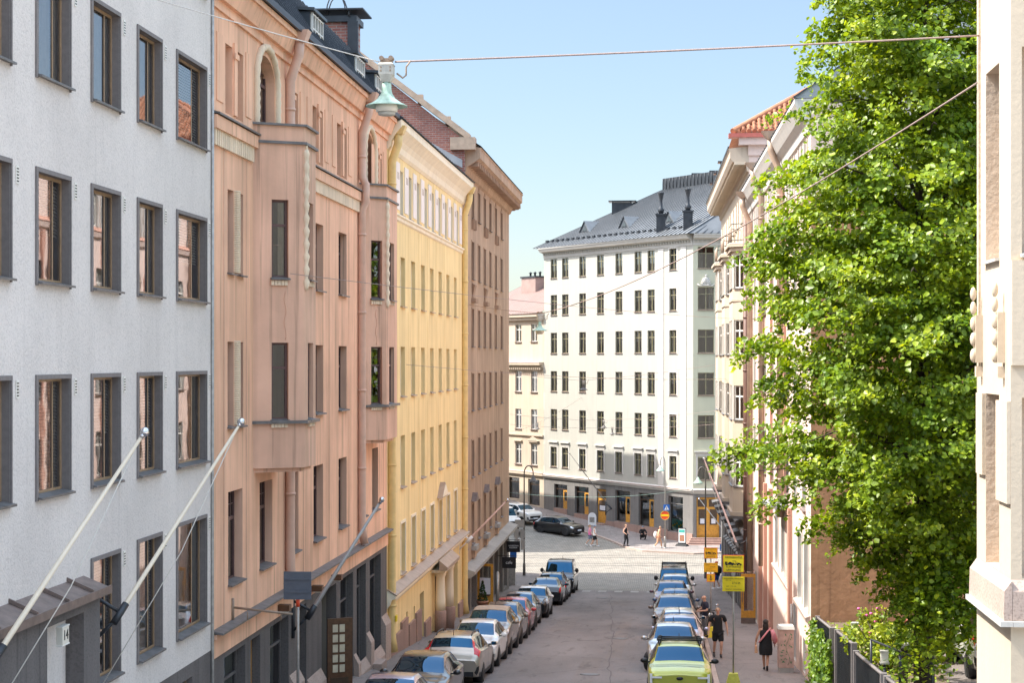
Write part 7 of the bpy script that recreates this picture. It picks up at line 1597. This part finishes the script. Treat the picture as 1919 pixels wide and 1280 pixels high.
    if dress:
        m_, zb, wb = dress; d = MB([m_], M); rings = [(1.45+dz, .10, .07), (1.40+dz, .175, .10), (1.30+dz, .185*f, .125*f), (1.12+dz, .165*f, .125*f), (H, .19*f, .145*f), (H-.2, .205*f+wb*.3, .16*f), (zb, .19*f+wb, .15*f+wb*.7)]
        n = [d.pts([(rx*math.cos(j*math.pi/10)*(1+.03*math.sin(j*2.7)*(i > 3)), up(z_)*(z_ > H)+hy*(z_ <= H)+ry*math.sin(j*math.pi/10), z_) for j in range(20)]) for i, (z_, rx, ry) in enumerate(rings)]
        for a, b_ in zip(n, n[1:]):
            for j in range(20): d.face((a+j, a+(j+1) % 20, b_+(j+1) % 20, b_+j), 0, True)
        d.face([n[0]+j for j in range(20)]); d.build('dress', e)
    hm_ = V[hm]; hs = MB([hair[0]], M)
    if hair[1] == 'short': hs.ball((hm_[0], hm_[1]+.022, hm_[2]+.03), (.087, .098, .088), 14, 0, 8)
    if hair[1] == 'long': hs.ball((hm_[0], hm_[1]+.025, hm_[2]+.025), (.098, .108, .10), 14, 0, 8); hs.ball((hm_[0], hm_[1]+.06, hm_[2]-.11), (.105, .07, .16), 12, 0, 6)
    if hair[1] == 'tail': hs.ball((hm_[0], hm_[1]+.025, hm_[2]+.03), (.088, .10, .09), 14, 0, 8); hs.ball((hm_[0], hm_[1]+.13, hm_[2]-.02), (.03, .05, .09), 8, 0, 5)
    if hair[1] == 'stubble': hs.ball((hm_[0], hm_[1]+.030, hm_[2]+.012), (.083, .088, .075), 14, 0, 8)
    if hair[1] == 'cap': hs.ball((hm_[0], hm_[1]+.012, hm_[2]+.045), (.092, .108, .075), 14, 0, 8); hs.box((hm_[0]-.07, hm_[1]-.19, hm_[2]+.035), (hm_[0]+.07, hm_[1]-.05, hm_[2]+.05))
    hs.build('hair' if hair[1] != 'cap' else 'cap', e)
    fc = MB(['hair_dark', 'skin', 'cloth_rose'], M)
    for s in (-1, 1): fc.ball((hm_[0]+s*.030, hm_[1]-.090, hm_[2]+.012), (.011, .007, .007), 7, 0, 4); fc.ball((hm_[0]+s*.080, hm_[1]+.008, hm_[2]-.005), (.012, .022, .032), 7, 1, 5); fc.box((hm_[0]+s*.03-.018, hm_[1]-.095, hm_[2]+.030), (hm_[0]+s*.03+.018, hm_[1]-.083, hm_[2]+.036), 0)
    fc.ball((hm_[0], hm_[1]-.080, hm_[2]-.052), (.024, .012, .006), 8, 2, 4); fc.build('face_features', e)
    for L in 'lr':
        a = Vector(p[L+'ank']); s = MB([shoes], M); pit = p.get(L+'toe', 0); s.M = M @ Matrix.Translation(a+Vector((0, 0, -.05))) @ Matrix.Rotation(pit, 4, 'X'); s.ball((0, -.06, 0), (.046, .135, .042), 10, 0, 6); s.ball((0, .03, .025), (.043, .055, .05), 8, 0, 5); s.build('shoe', e)
    return e, M
PP = 'passers-by'
person('person in black polo shirt and shorts walking uphill on the pavement', 1.72, 61.4, gz(61.4)+.125, .08, 1.82, dict(lknee=(.11, -.14, .50), lank=(.10, -.08, .12), rknee=(-.10, .02, .50), rank=(-.11, .22, .15), rtoe=.5, lelb=(.30, .08, 1.16), lwri=(.33, .02, .91), relb=(-.29, -.0, 1.16), rwri=(-.32, -.12, .92)), 'skin', ('hair_light', 'stubble'), ('cloth_black', 'short'), ('cloth_black', 'shorts'), None, 'black', 1.18, True, PP)
person('bald person in navy t-shirt and grey trousers looking at a phone beside the sign pole', 1.45, 70.3, gz(70.3)+.125, -1.15, 1.74, dict(lelb=(.26, -.02, 1.15), lwri=(.12, -.27, 1.12), relb=(-.26, -.02, 1.15), rwri=(-.10, -.27, 1.14), head=(0, .05)), 'skin', ('skin', 'stubble'), ('cloth_navy', 'short'), ('cloth_grey', 'long'), None, 'black', 1.06, True, PP)
ph = MB(['black'], Matrix.Translation((1.45, 70.3, gz(70.3)+.125)) @ Matrix.Rotation(-1.15, 4, 'Z')); ph.hexa([(-.04, -.40, 1.12), (.04, -.40, 1.12), (.04, -.39, 1.11), (-.04, -.39, 1.11), (-.04, -.35, 1.25), (.04, -.35, 1.25), (.04, -.34, 1.24), (-.04, -.34, 1.24)]); tag(ph.build('phone'), 'black phone in the hands of the bald person', 'phone')
wz = gz(57.0)+.125
person('person in a black knee length dress walking away with a pink scarf and bag', 3.17, 57.0, wz, math.pi-.05, 1.70, dict(lknee=(.07, -.10, .50), lank=(.05, -.10, .10), rknee=(-.07, .02, .48), rank=(-.05, .22, .18), rtoe=.7, lelb=(.30, .04, 1.14), lwri=(.34, -.02, .93), relb=(-.28, .02, 1.14), rwri=(-.30, -.10, .93)), 'skin_tan', ('hair_dark', 'long'), None, None, ('cloth_black', .55, .0), 'black', 1.12, True, PP)
Mw = Matrix.Translation((3.17, 57.0, wz)) @ Matrix.Rotation(math.pi-.05, 4, 'Z') @ Matrix.Scale(1.70/1.76, 4)
q = MB(['cloth_rose'], Mw); q.tube([(-.16, -.02, 1.47), (-.06, .13, 1.36), (.10, .17, 1.16), (.23, .10, .98)], [.025, .03, .03, .028], 6); tag(q.build('shoulder_strap'), 'pink bag strap across the back of the black dress', 'strap')
q = MB(['cloth_rose'], Mw); q.tube([(-.21, .06, 1.42), (-.27, .10, 1.25), (-.33, .08, 1.05), (-.30, -.06, .96)], [.06, .085, .085, .06], 8); tag(q.build('scarf'), 'rose pink scarf hanging over the arm of the person in the black dress', 'scarf')
q = MB(['cloth_orange'], Mw); q.hexa([(.27, -.10, .62), (.38, -.10, .62), (.38, .14, .62), (.27, .14, .62), (.29, -.12, .86), (.36, -.12, .86), (.36, .16, .86), (.29, .16, .86)]); q.tube([(.33, -.1, .86), (.33, .02, 1.0), (.33, .14, .86)], .01, 5); tag(q.build('handbag'), 'tan handbag carried low by the person in the black dress', 'handbag')
person('person in blue shorts with a dark backpack behind the orange yellow signs', 2.95, 107.6, gz(107.6)+.14, -2.2, 1.76, dict(lknee=(.1, -.12, .5), lank=(.1, -.12, .1), rank=(-.1, .18, .14)), 'skin', ('red_sign', 'cap'), ('cloth_black', 'short'), ('cloth_blue', 'shorts'), None, 'white_paint', 1.05, False, PP)
q = MB(['cloth_black'], Matrix.Translation((2.95, 107.6, gz(107.6)+.14)) @ Matrix.Rotation(-2.2, 4, 'Z')); q.ball((0, .22, 1.22), (.17, .13, .26), 12); tag(q.build('backpack'), 'black backpack on the person in blue shorts', 'backpack')
def fz(x, y, walk=True): return gz2(x, y)+(.125 if walk else .01)
stride = dict(lknee=(.09, -.20, .52), lank=(.09, -.22, .10), rknee=(-.09, .06, .49), rank=(-.09, .32, .16), rtoe=.6, lelb=(.26, .12, 1.16), lwri=(.27, .08, .93), relb=(-.26, -.06, 1.16), rwri=(-.27, -.22, .98))
person('person in a bright pink top and grey shorts crossing at the far left', -6.35, 136.9, fz(-6.35, 136.9, False), 1.45, 1.70, stride, 'skin', ('hair_light', 'tail'), ('cloth_pink', 'none'), ('cloth_denim', 'shorts'), None, 'cloth_white', 1.05, False, PP)
person('person in a pale vest, dark shorts and cap walking beside the bright pink top', -5.95, 136.2, fz(-5.95, 136.2, False), 1.5, 1.72, stride, 'skin', ('cloth_denim', 'cap'), ('cloth_white', 'none'), ('cloth_black', 'shorts'), None, 'cloth_white', 1.1, False, PP)
person('person in black sleeveless top and long black trousers on the far kerb', -3.45, 135.7, fz(-3.4, 136.2), .9, 1.78, dict(lknee=(.1, -.12, .5), lank=(.1, -.1, .09), rank=(-.1, .1, .09), lelb=(.26, .06, 1.14), lwri=(.24, -.14, .98), relb=(-.26, .04, 1.14), rwri=(-.2, -.2, 1.0)), 'skin', ('hair_light', 'stubble'), ('cloth_black', 'none'), ('cloth_black', 'long'), None, 'black', 1.0, False, PP)
person('person in loose orange clothes with a white bag walking to the lamp post', -.85, 134.6, fz(-.85, 134.6), 1.4, 1.74, dict(stride, lean=.18), 'skin_tan', ('hair_light', 'short'), ('cloth_orange', 'long'), ('cloth_orange', 'long'), None, 'cloth_white', 1.12, False, PP)
q = MB(['cloth_white'], Matrix.Translation((-.85, 134.6, fz(-.85, 134.6))) @ Matrix.Rotation(1.4, 4, 'Z')); q.ball((0, .24, 1.05), (.18, .16, .28), 12); tag(q.build('shoulder_bag'), 'white bag on the back of the person in orange', 'bag')
person('person in dark clothes squatting against the shop wall of the white house', -2.2, 139.9, fz(-2.2, 139.9), .25, 1.75, dict(hip=.42, hipy=.06, lean=.30, lknee=(.22, -.42, .56), lank=(.17, -.14, .09), rknee=(-.22, -.42, .56), rank=(-.17, -.14, .09), lelb=(.30, -.22, .72), lwri=(.16, -.48, .62), relb=(-.30, -.22, .72), rwri=(-.16, -.48, .62)), 'skin', ('cloth_denim', 'short'), ('cloth_black', 'long'), ('cloth_black', 'long'), None, 'black', 1.1, False, PP)
SC.render.film_transparent = False
